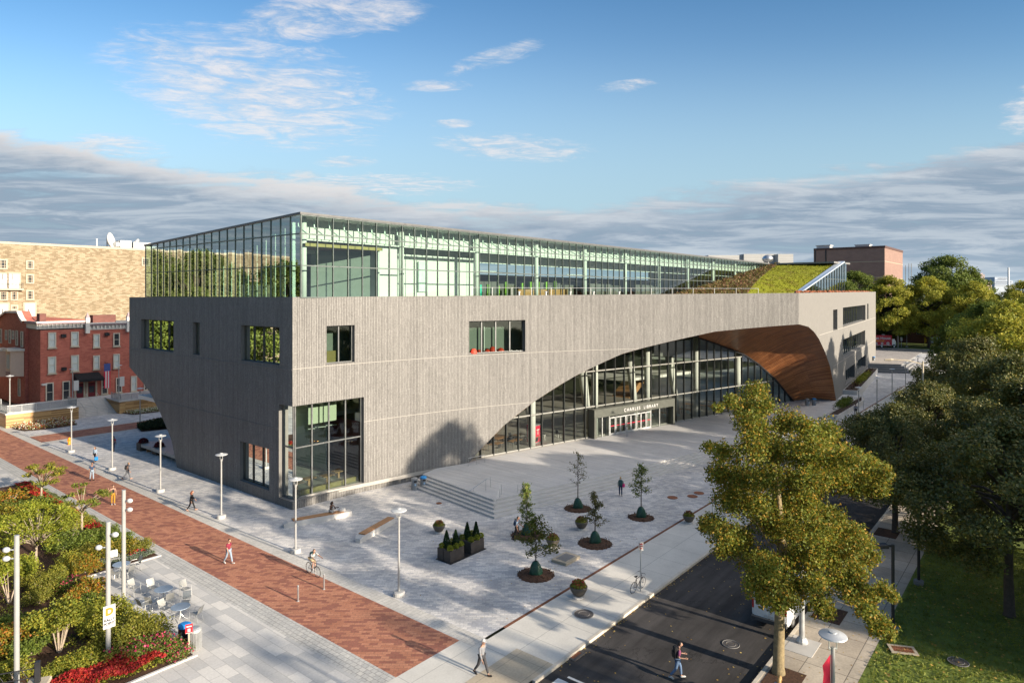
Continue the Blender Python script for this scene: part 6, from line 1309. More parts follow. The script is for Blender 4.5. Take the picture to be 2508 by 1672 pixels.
for ti, px, fx, lab in ((0, (281, 1366), None, 'metal cafe chair behind the first table at the bed edge'), (0, (331, 1381), None, 'metal cafe chair right of the first table by the lavender'), (0, (312, 1395), None, 'metal cafe chair in front of the first table'), (0, (279, 1402), None, 'metal cafe chair between pole and first table'),
                    (1, (330, 1437), None, 'metal cafe chair left of the middle table'), (1, (374, 1437), None, 'metal cafe chair tucked behind the middle table'), (1, (455, 1440), 1, 'metal cafe chair standing apart on the right'), (1, (372, 1472), None, 'metal cafe chair front left of the middle table'), (1, (352, 1478), 2.6, 'metal cafe chair turned away from the middle table'), (1, (412, 1464), None, 'metal cafe chair between middle and last table'),
                    (2, (455, 1471), None, 'metal cafe chair behind the last table'), (2, (405, 1488), None, 'metal cafe chair left of the last table'), (2, (414, 1510), None, 'metal cafe chair in front of the last table'), (2, (479, 1500), None, 'metal cafe chair right of the last table by the bins')):
    p = G(px[0], px[1], .45); p.z = .004; d = TPOS[ti] - p
    if d.length < .72: p = TPOS[ti] - d.normalized() * .72
    an = math.atan2(d.y, d.x) + math.pi / 2 if fx is None else fx
    CHP.put(p, an, lab, 'cafe chairs')
# box planters with dwarf conifers
pl_ = thing('planter_tray', 'flat black tray under the two conifer planters', 'tray', P(31.5, 31.2)); b = MB(); b.box(31.5, 35.05, 31.15, 32.6, 0, .04, 0, P); b.build('plate', MAT['black_metal'], pl_, True)
def cone_planter(label, s):
    o = thing('conifer_planter', label, 'planter', P(s, 31.9, .04), math.pi / 2 - ANG, 'box planters with conifers'); b = MB(); b.bbox(-.68, .68, -.62, .02, 0, .78, .02); b.bbox(-.68, -.02, .06, .62, 0, .78, .02); b.bbox(.02, .68, .06, .62, 0, .78, .02); b.build('box', MAT['bk_box'], o)
    b = MB(); b.poly([(-.62, -.56, .785), (.62, -.56, .785), (.62, -.04, .785), (-.62, -.04, .785)]); b.build('soil', MAT['soil'], o)
    for k, (x, y) in enumerate(((-.2, .2), (.28, -.2))):
        r = np.random.default_rng(int(s * 10) + k); n = 2200; h = r.random(n) ** 1.4; a = r.random(n) * 6.283; q = .30 * (1 - h) ** .85 * (.75 + .25 * r.random(n)) + .02; pts = np.stack([x + q * np.cos(a), y + q * np.sin(a), .75 + 1.15 * h], 1); leaves('conifer', pts, leafmat('conifer_leaf', [(.018, .045, .014), (.026, .06, .018), (.014, .034, .012)], .15), .09, o, 5 + k, up=.2)
    for k, (x, y) in enumerate(((-.5, -.45), (.05, -.5), (.55, -.42), (.55, .4), (-.5, .35))):
        r = np.random.default_rng(int(s * 7) + k); d = r.normal(size=(420, 3)); d /= np.linalg.norm(d, axis=1)[:, None]; leaves('foliage_mound', np.array([x, y, .9]) + d * .23 * (.5 + .5 * r.random((420, 1))), leafmat('mound_leaf', YG, .35), .08, o, k, up=.5)
cone_planter('dark box planter with two conifers on the tray nearest the camera side', 32.25); cone_planter('dark box planter with two conifers on the far end of the tray', 34.3)
# round flower pots
def flower_pot(label, px, sc, cols, seed, z=0.):
    o = thing('flower_pot', label, 'flower pot', G(px[0], px[1], z), 0, 'round flower pots'); b = MB(); b.lathe([(.30, 0), (.34, .02), (.34, .10), (.26, .12)], 20); b.build('plinth', MAT['pale_conc'], o); b = MB(); b.lathe([(.2, .12), (.32, .2), (.44, .42), (.48, .6), (.46, .62), (.40, .58), (.02, .56)], 24); b.build('pot', MAT['pot'], o, smooth=True)
    r = np.random.default_rng(seed)
    for k, (m, n, hh) in enumerate(((lf_b, 500, .16), (leafmat('pot_flower', cols, .2), 420, .3))):
        d = r.normal(size=(n, 3)); d /= np.linalg.norm(d, axis=1)[:, None]; d[:, 2] = np.abs(d[:, 2]); leaves('plants' if k == 0 else 'flowers', np.array([0, 0, .58]) + d * np.array([.46 - .06 * k, .46 - .06 * k, .34 + .08 * k]) * (.6 + .4 * r.random((n, 1))), m, .10, o, seed + k, up=.6)
    o.scale = (sc, sc, sc)
RC = [(.42, .03, .04), (.36, .04, .08), (.45, .14, .06), (.20, .22, .04), (.14, .18, .04)]; DC = [(.20, .02, .03), (.28, .04, .05), (.12, .16, .04), (.18, .2, .05), (.3, .08, .1)]
flower_pot('bronze flower pot with bright red flowers left of the conifer planters', (1075, 1304), 1.0, RC, 101); flower_pot('dark flower pot on a pale plinth behind the bronze leaved tree', (1424, 1296), 1.05, DC, 102); flower_pot('dark flower pot behind the frontmost young tree', (1354, 1340), 1.05, DC, 103); flower_pot('large flower pot on the sidewalk edge by the rust strip', (1417, 1462), 1.12, RC, 104); flower_pot('flower pot on the rust strip beside the big street tree', (1687, 1280), 1.0, DC, 105)
# square planters with a bench beside the dark wall
def sq_planter(label, px):
    o = thing('square_planter', label, 'planter', G(*px), math.pi / 2 - ANG, 'square planters by the dark wall'); b = MB(); b.bbox(-.55, .55, -.55, .55, 0, .85, .03); b.build('box', MAT['bk_box'], o); r = np.random.default_rng(int(px[0])); d = r.normal(size=(700, 3)); d /= np.linalg.norm(d, axis=1)[:, None]; d[:, 2] = np.abs(d[:, 2])
    leaves('flowers', np.array([0, 0, .85]) + d * np.array([.55, .55, .55]) * (.7 + .3 * r.random((700, 1))), leafmat('mum', [(.10, .01, .02), (.14, .015, .025), (.06, .02, .02)], .15), .13, o, 1, up=.6)
sq_planter('square planter with dark red flowers at the far bench end', (351, 1101)); sq_planter('square planter with dark red flowers at the near bench end', (390, 1111))
p = G(372, 1108); bn = thing('bench', 'low dark wooden bench between the two square planters', 'bench', p, math.atan2(*(G(385, 1113) - G(357, 1104)).yx)); b = MB(); b.box(-.85, .85, -.25, .25, .4, .5); b.build('seat', MAT['wood_tab'], bn)
for x in (-.75, .75): b = MB(); b.box(x - .08, x + .08, -.22, .22, 0, .4); b.build('leg', MAT['wood_tab'], bn)
br_ = thing('bike_rack', 'thin steel rack loop at the foot of the dark wall', 'bike rack', G(428, 1132)); b = MB(); b.tube([(-.3, 0, 0), (-.3, 0, .85), (.45, .1, .85), (.45, .1, 0)], .025, 6); b.build('loop', MAT['galv'], br_)
hy = thing('fire_hydrant', 'orange fire hydrant beside the far lamp on the brick walk', 'hydrant', G(170, 1088)); b = MB(); b.lathe([(.2, 0), (.2, .06), (.15, .08), (.15, .6), (.19, .62), (.17, .72), (.1, .82), (.03, .87)], 14); b.build('barrel', MAT['orange'], hy, smooth=True); b = MB(); b.tube([(-.24, 0, .5), (.24, 0, .5)], .07, 8); b.tube([(0, 0, .45), (0, -.24, .45)], .09, 8); b.build('nozzle', MAT['orange'], hy)
# covers, slab, grates
def cover(label, px, r, m, z=.006):
    p = G(px[0], px[1], z); o = thing('manhole_cover', label, 'manhole cover', p, 0, 'round covers'); b = MB(); b.lathe([(r, 0), (r, .012), (r * .96, .016)], 28); b.build('lid', m, o); b = MB(); b.ring((0, 0, .014), r * 1.05, .02, 28, 5, 'z'); b.ring((0, 0, .016), r * .6, .012, 24, 4, 'z'); b.build('rim', MAT['dk_conc'] if m is MAT['iron'] else MAT['rust_iron'], o)
cover('large iron manhole cover in the pale sidewalk', (1430, 1503), .52, MAT['iron']); cover('small rusty round cover in the plaza near the stairs', (1075, 1232), .22, MAT['rust_iron']); cover('left rusty round cover near the flower pot at right', (1647, 1218), .42, MAT['rust_iron']); cover('middle rusty round cover by the big tree crown', (1696, 1215), .42, MAT['rust_iron']); cover('right rusty round cover half under the big tree', (1712, 1207), .42, MAT['rust_iron'])
cover('round manhole cover in the asphalt road', (1790, 1577), .4, MAT['iron'], -.137); cover('round concrete edged cover in the lawn', (2347, 1620), .42, MAT['iron'], .05)
p = G(1386, 1371); us_ = thing('utility_slab', 'square concrete utility slab standing proud of the plaza', 'slab', p, math.pi / 2 - ANG); b = MB(); b.bbox(-.85, .85, -.6, .6, 0, .2, .015); b.build('block', MAT['tan_stone'], us_); b = MB(); b.box(-.6, .6, -.4, .4, .2, .215); b.build('lid', MAT['dk_conc'], us_)
def grate(label, p, rz_, w_, d_, n, fm, z=0):
    o = thing('drain_grate', label, 'drain grate', p, rz_, 'rectangular drain grates'); b = MB(); fr = .14; b.box(-w_, w_, -d_, -d_ + fr, 0, .05); b.box(-w_, w_, d_ - fr, d_, 0, .05); b.box(-w_, -w_ + fr, -d_ + fr, d_ - fr, 0, .05); b.box(w_ - fr, w_, -d_ + fr, d_ - fr, 0, .05); b.build('frame', fm, o); b = MB(); b.poly([(-w_ + fr, -d_ + fr, .008), (w_ - fr, -d_ + fr, .008), (w_ - fr, d_ - fr, .008), (-w_ + fr, d_ - fr, .008)], 1)
    for k in range(n): x = -w_ + fr + (2 * w_ - 2 * fr) * (k + .5) / n; b.box(x - .025, x + .025, -d_ + fr, d_ - fr, .02, .045)
    b.box(-w_ + fr, w_ - fr, -.04, .04, .02, .048); b.build('bars', [MAT['rust_iron'], MAT['black_metal']], o)
grate('rectangular drain grate with concrete frame in the lawn', G(2211, 1593, .0) + Vector((0, 0, .04)), R(-14), .62, .42, 12, MAT['tan_stone']); grate('iron gutter grate at the kerb beside the crosswalk', G(1408, 1604, -.14), math.pi / 2 - ANG, .5, .32, 9, MAT['iron'])
# tree pits on the right sidewalk
for px, l in (((2019, 1500), 'empty square tree pit of bare mulch behind the steel pole'), ((2163, 1303), 'square mulch tree pit round the dark street tree trunk'), ((1915, 1660), 'mulch tree pit at the foot of the big street tree')):
    s_, t_ = GS(*px); t_ = 9.85; b = MB(); b.box(s_ - 1.0, s_ + 1.0, t_ - .75, t_ + .75, -.05, .012, 0, P); tag(b.build('tree_pit', MAT['mulch']), l, 'tree pit')
b = MB(); s_, t_ = GS(1962, 1580); b.box(s_ - .9, s_ + .9, t_ - .75, t_ + .6, -.05, .02, 0, P); tag(b.build('concrete_pad', MAT['pale_conc']), 'pale concrete pad under the tall steel pole', 'pad')
# poles
def cobra(label, p, h, arm, mat, r0=.12, basew=.22):
    o = thing('street_light', label, 'street light', p); b = MB(); b.lathe([(basew, 0), (basew, .12), (r0 * 1.3, .3)], 10); b.build('base', mat, o); b = MB(); b.tube([(0, 0, .1), (0, 0, h)], [r0, r0 * .6], 10); d = Vector((arm[0], arm[1], 0)); b.tube([(0, 0, h - .3), d * .5 + Vector((0, 0, h + .05)), d + Vector((0, 0, h + .12))], [.05, .045, .04], 8); b.build('pole', mat, o); b = MB(); e = d.normalized(); b.tube([d + Vector((0, 0, h + .12)), d + e * .25 + Vector((0, 0, h + .12)), d + e * .8 + Vector((0, 0, h + .08))], [.06, .13, .08], 8); b.build('lamp_head', MAT['tan_stone'], o)
cobra('tall tan cobra street light above the dark trees', P(73, 9.7), 11.7, (-2.6, .3), pm('tan_pole', (.50, .42, .30), .6)); cobra('tall gray steel street light running up through the big tree', P(36, 10.15), 10.5, (-2.2, 1.8), MAT['galv'], .14, .3)
def shoebox(label, px, top):
    p = G(*px); h = H - (top - HY) / F * p.y; o = thing('shoebox_lamp', label, 'lamp', p, 0, 'black shoebox lamps'); b = MB(); b.lathe([(.28, 0), (.28, .25), (.1, .28)], 14); b.build('base', MAT['dk_conc'], o); b = MB(); b.box(-.06, .06, -.06, .06, .2, h); b.build('pole', MAT['black_metal'], o); b = MB(); b.box(-.35, -.06, -.04, .04, h - .12, h - .02); b.bbox(-.95, -.3, -.2, .2, h - .15, h + .05, .03); b.build('head', MAT['black_metal'], o)
shoebox('black shoebox lamp nearest, at the lawn edge beside the big tree', (2187, 1545), 1333); shoebox('black shoebox lamp farther up the lawn edge', (2250, 1430), 1232); shoebox('black shoebox lamp outside the picture low at right', (2540, 2600), 1760)
def sign_post(label, px, top, w_, hh, red=True, ang=R(20), z=0.):
    p = G(px[0], px[1], z); h = H - (top - HY) / F * p.y - z; o = thing('sign_post', label, 'sign', p, ang, 'small parking signs on posts'); b = MB(); b.tube([(0, 0, 0), (0, 0, h)], .03, 6); b.build('post', MAT['galv'], o); b = MB(); b.box(-w_, w_, -.05, -.035, h - hh, h + .02); q = b.build('board', MAT['white_paint'], o)
    if red:
        b = MB(); 
        for k, (a, c) in enumerate(((.7, .06), (.75, .05), (.6, .05))): z = h - hh * (.2 + .26 * k); b.box(-w_ * a, w_ * a, -.056, -.052, z - c / 2, z + c / 2)
        b.build('print', MAT['red_paint'], q)
    return o
sign_post('white parking sign post with the bicycle leaning on it', (1569, 1447), 1327, .16, .5); sign_post('small parking sign post left of the big tree crown', (1745, 1264), 1218, .16, .42); sign_post('small sign post at the end of the rust strip', (2049, 1052), 1022, .18, .35, False); sign_post('thin post with small sign beside the walking person in gray', (2115, 1027), 980, .05, .2, False)
# stair handrails
def rail(label, pts, posts):
    o = thing('stair_handrail', label, 'handrail', pts[0], 0, 'steel stair handrails'); b = MB(); b.tube([p - ORG[o.name] for p in pts], .022, 6)
    for a, c in posts: b.tube([a - ORG[o.name], c - ORG[o.name]], .02, 6)
    b.build('rail', MAT['steel'], o)
for lab, (bx_, by_), (tx_, ty_) in (('steel handrail on the left flight of the plaza stairs', (1146, 1228), (1190, 1200)), ('steel handrail at the front corner of the plaza stairs', (1211, 1258), (1224, 1222))):
    a = G(bx_, by_); c = G(tx_, ty_, ZP); u0 = Vector((0, 0, .95)); m_ = a.lerp(c, .3); rail(lab, [a, a + u0 * .9, c + u0, c + (c - a).normalized() * .45 + u0 * .98, c + (c - a).normalized() * .5], [(c, c + u0), (m_ - Vector((0, 0, .1)), m_ + u0 * .95)])
a = G(1268, 1212, ZP - .3); rail('short steel handrail on the street side of the stairs', [a, a + Vector((0, 0, .9)), a + Vector((.45, .2, .9)), a + Vector((.5, .25, 0))], [])
a = G(1147, 1141, ZP); rail('low steel guard rail where the arch meets the platform', [a, a + Vector((0, 0, .8)), a + Vector((1.6, 1.3, .8)), a + Vector((1.6, 1.3, 0))], [(a + Vector((.8, .65, 0)), a + Vector((.8, .65, .8)))])
b = MB(); p = PL(4.4, 2.1, ZP); o = thing('push_post', 'short steel door opener post in front of the entrance', 'post', p); b.box(-.06, .06, -.05, .05, 0, 1.05); b.build('post', MAT['steel'], o); b = MB(); b.box(-.05, .05, -.056, -.05, .82, .95); b.build('button_plate', MAT['lt_alu'], o)
# brick gate pillar with iron railing, lower left
p = G(92, 1778); gp_ = thing('gate_pillar', 'brick gate pillar with stone cap and black iron railing at lower left', 'gate pillar', p, R(20)); k_ = (1621 / p.y); pw = .32; ph = 1.72
b = MB(); b.box(-pw, pw, -pw, pw, 0, ph); b.build('shaft', brickmat('pillar_brick', (.34, .13, .08), (.42, .18, .11), (.5, .46, .4), .22, .075, .008), gp_); b = MB(); b.bbox(-pw - .09, pw + .09, -pw - .09, pw + .09, ph, ph + .13, .03); b.build('cap', MAT['tan_stone'], gp_); b = MB(); b.bbox(-.1, .1, -.1, .1, ph + .13, ph + 1.0, .02); b.build('post', MAT['black_metal'], gp_)
b = MB()
for z in (ph + .35, ph + .72): b.tube([(-.1, 0, z), (-2.2, -.15, z + .06)], .022, 6)
for k in range(5): b.tube([(-.35 - .4 * k, -.03 * k, ph + .35), (-.55 - .4 * k, -.03 * k, ph + .72)], .012, 5)
b.build('railing', MAT['black_metal'], gp_)
# utility pole, far signs, shelter
p = G(2199, 851, 2.2); up_ = thing('utility_pole', 'weathered wooden utility pole beside the food truck', 'pole', p); hh = H - (737 - HY) / F * p.y - 2.2; b = MB(); b.tube([(0, 0, 0), (.1, 0, hh)], [.28, .17], 10); b.build('pole', pm('pole_wood', (.36, .29, .24), .9, var=.15), up_); b = MB(); b.tube([(0, 0, hh * .62), (-1.0, 0, hh * .64)], .06, 6); b.ball((-1.2, 0, hh * .64), .35, .25, .18, 8); b.build('lamp_arm', MAT['lt_alu'], up_); b = MB(); b.box(-.32, .32, -.3, -.26, hh * .35, hh * .48); b.build('poster', MAT['banner'], up_)
b = MB(); b.tube([p + Vector((0, 0, hh * .64)), p + Vector((25, -18, hh * .6)), p + Vector((70, -50, hh * .62))], .06, 5); tag(b.build('power_line', MAT['black_metal']), 'thin black power line running right from the utility pole', 'cable')
for px, hgt, lab in (((2263, 848), 2.7, 'left yellow feather flag on the far sidewalk'), ((2274, 848), 3.4, 'right taller yellow feather flag on the far sidewalk')):
    o = thing('feather_flag', lab, 'flag', G(px[0], px[1], 2.2)); b = MB(); b.tube([(0, 0, 0), (0, 0, hgt)], .05, 6); b.build('pole', MAT['black_metal'], o); b = MB(); b.add([(.05, 0, .8), (.75, 0, 1.2), (.85, 0, hgt * .75), (.4, 0, hgt), (.05, 0, hgt)] + [(x, .05, z) for x, z in ((.05, .8), (.75, 1.2), (.85, hgt * .75), (.4, hgt), (.05, hgt))], [(0, 1, 2, 3, 4), (9, 8, 7, 6, 5), (0, 5, 6, 1), (1, 6, 7, 2), (2, 7, 8, 3), (3, 8, 9, 4)]); b.build('cloth', pm('yellow_flag', (.7, .45, .03), .7), o)
p = G(2306, 852, 2.2); o = thing('bus_shelter', 'small glass bus shelter panel at the far sidewalk', 'shelter', p); b = MB()
for x in (-.75, .75): b.box(x - .08, x + .08, -.08, .08, 0, 2.4)
b.box(-.83, .83, -.08, .08, 2.25, 2.45); b.box(-.83, .83, -.08, .08, .1, .3); b.build('frame', MAT['lt_alu'], o); b = MB(); b.box(-.66, .66, -.03, .03, .3, 2.25); b.build('poster', pm('poster_blue', (.35, .5, .62), .5, var=.3, vs=2), o)
p = G(2290, 850, 2.2); o = thing('notice_board', 'wide pale notice board on two legs across the far street', 'sign', p); b = MB()
for x in (-1.4, 1.4): b.box(x - .06, x + .06, -.06, .06, 0, 1.6)
b.build('leg', MAT['galv'], o); b = MB(); b.box(-1.6, 1.6, -.12, -.06, 1.3, 3.0); b.build('board', pm('board_pale', (.52, .60, .64), .5, var=.1, vs=2), o)
o = thing('white_sign', 'narrow white sign post just right of the utility pole', 'sign', G(2207.5, 850, 2.2)); b = MB(); b.box(-.05, .05, -.05, .05, 0, 2); b.build('post', MAT['galv'], o); b = MB(); b.box(-.3, .3, -.1, -.05, 1.9, 3.0); b.build('board', MAT['white_paint'], o)
b = MB(); 
# flag banner on the brick house
s_, z1 = on_t(262.5, 890, TH - 1.0); _, z0 = on_t(264, 950, TH - 1.0); o = thing('banner_flag', 'long red white and blue striped banner hanging on the brick house', 'flag', P(s_, TH - 1.0, z0)); b = MB(); b.tube([P(s_, TH, z1 + .1), P(s_, TH - 1.2, z1 + .1)], .05, 6); b.build('pole', MAT['black_metal'], o, True)
b = MB()
for k in range(5): b.box(s_ - .45 + .18 * k, s_ - .27 + .18 * k, TH - 1.03, TH - .98, z0, z1 - 1.2, k % 2, P)
b.box(s_ - .45, s_ + .45, TH - 1.03, TH - .98, z1 - 1.2, z1, 2, P); b.build('cloth', [MAT['banner'], MAT['white_paint'], pm('flag_blue', (.05, .08, .25), .7)], o, True)
for px, l in (((181, 940), 'white notice sign on the terrace lamp by the maroon doors'), ((293.5, 930), 'white notice sign on the terrace lamp by the umbrella')):
    q = GS(178, 988, ZT) if px[0] < 200 else GS(291, 975, ZT); _, z = on_t(px[0], px[1], q[1]); b = MB(); b.box(q[0] + .08, q[0] + .75, q[1] - .15, q[1] - .1, z - 1.0, z + .5, 0, P); tag(b.build('notice_sign', MAT['white_paint']), l, 'sign', 'notice signs on terrace lamps')
# ================================================================ people
def skin_mesh(verts, edges, radii, sub=1):
    me = bpy.data.meshes.new('tmp'); me.from_pydata(verts, edges, []); o = bpy.data.objects.new('tmp', me); C.objects.link(o)
    md = o.modifiers.new('skin', 'SKIN'); md.use_smooth_shade = True; md.branch_smoothing = .3
    if not me.skin_vertices: raise RuntimeError('no skin layer')
    for sv, r in zip(me.skin_vertices[0].data, radii): sv.radius = (r, r) if not isinstance(r, tuple) else r
    me.skin_vertices[0].data[0].use_root = True
    ss = o.modifiers.new('sub', 'SUBSURF'); ss.levels = sub; ss.render_levels = sub
    dg = bpy.context.evaluated_depsgraph_get(); ev = o.evaluated_get(dg); res = bpy.data.meshes.new_from_object(ev)
    bpy.data.objects.remove(o); bpy.data.meshes.remove(me); return res
def mesh_obj(name, me, mats, parent):
    me.name = name; me.materials.clear()
    for m in mats: me.materials.append(m)
    for p in me.polygons: p.use_smooth = True
    o = bpy.data.objects.new(name, me); C.objects.link(o); o.parent = parent; ORG[o.name] = Vector(); return o
def person(label, feet, heading, skin, shirt, trousers, shoes, hair, h=1.75, lt=18, lk=4, rt=-14, rk=22, la=-18, le=15, ra=18, re=20, lean=3, long_hair=False, sleeves='short', seated=False, trous='long', cap=None, la_out=8, ra_out=8, head_down=8, fem=False, crotch_z=None, z=0., group='people on the plaza', feet_world=None):
    """x right, y forward, z up; angles in degrees, forward positive"""
    k = h / 1.75; V_ = Vector; hipw = .095; sh = .175 if fem else .195
    def leg(th, kn, sx):
        a = R(th); b = R(th - kn); hip = V_((hipw * sx, 0, 0)); knee = hip + V_((0, math.sin(a) * .44, -math.cos(a) * .44)); ank = knee + V_((0, math.sin(b) * .42, -math.cos(b) * .42))
        f_ = R(th - kn) * .6; toe = ank + V_((.01 * sx, .17 * math.cos(f_), .17 * math.sin(f_) - .045)); heel = ank + V_((0, -.045, -.05)); return hip, knee, ank, toe, heel
    L_, R_ = leg(lt, lk, -1), leg(rt, rk, 1)
    ln = R(lean); up = lambda d: V_((0, math.sin(ln) * d, math.cos(ln) * d))
    waist, chest, neckb = up(.16), up(.36), up(.50); neck = neckb + V_((0, .015, .06)); hd = neck + V_((0, .03 + .02 * head_down / 8, .13))
    def arm(th, el, sx, out_):
        a = R(th); s_ = up(.46) + V_((sh * sx, 0, 0)); o_ = R(out_) * sx; e = s_ + V_((math.sin(o_) * .29, math.sin(a) * .29, -math.cos(a) * .29 * math.cos(o_))); b = R(th + el); w_ = e + V_((math.sin(o_) * .12, math.sin(b) * .25, -math.cos(b) * .25)); d = (w_ - e).normalized(); hnd = w_ + d * .09; return s_, e, w_, hnd, d
    LA, RA = arm(la, le, -1, la_out), arm(ra, re, 1, ra_out)
    low = min(min(p.z for p in q[2:]) for q in (L_, R_)) - .03
    if seated: low = low
    off = V_((0, 0, -low)) if crotch_z is None else V_((0, 0, crotch_z / k))
    S_ = lambda p: (p + off) * k
    base = Vector(feet); root = thing('person', label, 'person', base, heading, group)
    pel = V_((0, 0, .03))
    vs = [pel, waist, chest, neckb, neck, neck + V_((0, .01, .05))] + list(LA[:4]) + list(RA[:4]) + list(L_[:4]) + list(R_[:4])
    ed = [(0, 1), (1, 2), (2, 3), (3, 4), (4, 5), (2, 6), (6, 7), (7, 8), (8, 9), (2, 10), (10, 11), (11, 12), (12, 13), (0, 14), (14, 15), (15, 16), (16, 17), (0, 18), (18, 19), (19, 20), (20, 21)]
    rd = [.115, .105, .12, .07, .052, .05, .055, .042, .028, .03, .055, .042, .028, .03, .085, .055, .038, .035, .085, .055, .038, .035]
    me = skin_mesh([S_(p) for p in vs], ed, [r * k for r in rd])
    # head, ears, nose and fingers join the same surface object
    hb = MB(); c = S_(hd); n = 14; rings = 10; hv = []
    for i in range(rings + 1):
        a = -math.pi / 2 + math.pi * i / rings
        for j in range(n):
            b_ = 2 * math.pi * j / n; x, y, z_ = math.cos(a) * math.cos(b_) * .076, math.cos(a) * math.sin(b_) * .095, math.sin(a) * .118
            if z_ < 0: x *= 1 + z_ * 1.8; y = y * (1 + z_ * .8) + .012
            if y > .07 and abs(x) < .02 and -.04 < z_ < .03: y += .02
            hv.append(c + V_((x, y, z_)) * k)
    hb.add(hv, [[i*n+j, i*n+(j+1) % n, (i+1)*n+(j+1) % n, (i+1)*n+j] for i in range(rings) for j in range(n)])
    for sx in (-1, 1): hb.ball(c + V_((.078 * sx, -.005, -.01)) * k, .012 * k, .022 * k, .03 * k, 6)
    for A_, sx in ((LA, -1), (RA, 1)):
        d = A_[4]; side = V_((0, 1, 0)) - d * d.y; side = side.normalized() if side.length > .2 else V_((0, 0, 1)); nrm = d.cross(side)
        for q in range(4):
            L0 = (.075, .085, .08, .062)[q]; s0 = A_[3] + side * (.024 - .016 * q) * 1.1; hb.tube([S_(s0 - d * .02), S_(s0 + d * L0 * .55), S_(s0 + d * L0 * .95 + nrm * .018 * -sx)], [.010 * k, .009 * k, .007 * k], 5)
        th_ = A_[2] + d * .035 + side * .03; hb.tube([S_(th_), S_(th_ + side * .03 + d * .03), S_(th_ + side * .035 + d * .06)], [.011 * k, .010 * k, .008 * k], 5)
    tmp = hb.build('tmp', [skin], None, auto=False); bm = bmesh.new(); bm.from_mesh(me); bm.from_mesh(tmp.data); bm.to_mesh(me); bm.free(); bpy.data.objects.remove(tmp)
    body = mesh_obj('body', me, [skin], root)
    eb = MB()
    for sx in (-1, 1): eb.ball(c + V_((.03 * sx, .088, .005)) * k, .009 * k, .006 * k, .007 * k, 6)
    eb.build('eyes', MAT['black_metal'], body, auto=False)
    # shirt
    e2 = 7 if sleeves == 'short' else 8
    def cloth(name, pts, eds, rad, m): return mesh_obj(name, skin_mesh([S_(p) for p in pts], eds, [r * k for r in rad]), [m], root)
    if sleeves == 'none': cloth('shirt', [pel + V_((0, 0, .02)), waist, chest, up(.45)], [(0, 1), (1, 2), (2, 3)], [.125, .118, .135, .10], shirt)
    else:
        def sl(A_): return [A_[0], A_[0].lerp(A_[1], .8)] if sleeves == 'short' else [A_[0], A_[1], A_[1].lerp(A_[2], .85)]
        l_, r_q = sl(LA), sl(RA); pts = [pel + V_((0, 0, -.02)), waist, chest, up(.48)] + l_ + r_q; m = len(l_); eds = [(0, 1), (1, 2), (2, 3), (2, 4)] + [(4 + i, 5 + i) for i in range(m - 1)] + [(2, 4 + m)] + [(4 + m + i, 5 + m + i) for i in range(m - 1)]
        cloth('shirt', pts, eds, [.135, .125, .14, .075] + ([.072, .062] if m == 2 else [.07, .058, .042]) * 2, shirt)
    def tl(q): return [q[0], q[1], q[1].lerp(q[2], .92)] if trous == 'long' else [q[0], q[0].lerp(q[1], .95)]
    a_, b_ = tl(L_), tl(R_); m = len(a_); wr = [.102, .072, .058] if trous == 'long' else [.102, .08]
    cloth('trousers', [pel] + a_ + b_, [(0, 1)] + [(1 + i, 2 + i) for i in range(m - 1)] + [(0, 1 + m)] + [(1 + m + i, 2 + m + i) for i in range(m - 1)], [.128] + wr + wr, trousers)
    for q in (L_, R_):
        sb_ = MB(); a, t_, hl = q[2], q[3], q[4]; sb_.tube([S_(hl), S_(a + V_((0, .03, -.035))), S_(t_), S_(t_ + (t_ - a).normalized() * .05)], [.042 * k, .05 * k, .045 * k, .02 * k], 8); sb_.build('shoe', shoes, root, smooth=True, auto=False)
    hb = MB()
    if cap is not None: hb.lathe([(.088 * k, .0), (.088 * k, .05 * k), (.07 * k, .10 * k), (.02 * k, .125 * k)], 14, c + V_((0, 0, .03)) * k, 0); hb.add([c + V_(p) * k for p in ((-.07, .07, .04), (.07, .07, .04), (.06, .17, .03), (-.06, .17, .03), (-.07, .07, .05), (.07, .07, .05), (.06, .17, .04), (-.06, .17, .04))], [(3, 2, 1, 0), (4, 5, 6, 7), (0, 1, 5, 4), (1, 2, 6, 5), (2, 3, 7, 6), (3, 0, 4, 7)]); hb.build('cap', cap, root, auto=False)
    else:
        hv = []; n = 14
        for i in range(7):
            a = -.25 + (math.pi / 2 + .25) * i / 6
            for j in range(n):
                b_ = 2 * math.pi * j / n; fy = math.sin(b_); aa = a if fy < .25 else max(a, .45 + .3 * fy); hv.append(c + V_((math.cos(aa) * math.cos(b_) * .086, math.cos(aa) * fy * .106 - .006, math.sin(aa) * .132)) * k)
        hb.add(hv, [[i*n+j, i*n+(j+1) % n, (i+1)*n+(j+1) % n, (i+1)*n+j] for i in range(6) for j in range(n)])
        if long_hair: hb.tube([c + V_((0, -.05, .06)) * k, c + V_((0, -.10, -.05)) * k, c + V_((0, -.10, -.2)) * k, c + V_((0, -.09, -.32)) * k], [.07 * k, .095 * k, .08 * k, .03 * k], 10)
        hb.build('hair', hair, root, smooth=True, auto=False)
    root['_j'] = 0; del root['_j']
    J = dict(back=S_(chest) + V_((0, -.14, 0)) * k, lhand=S_(LA[3]), rhand=S_(RA[3]), hip=S_(pel), chest=S_(chest)); J['w'] = lambda p: base + Matrix.Rotation(heading, 4, 'Z') @ p
    return root, J
def cm(name, c, r=.8): return pm(name, c, r, var=.1, vs=12)
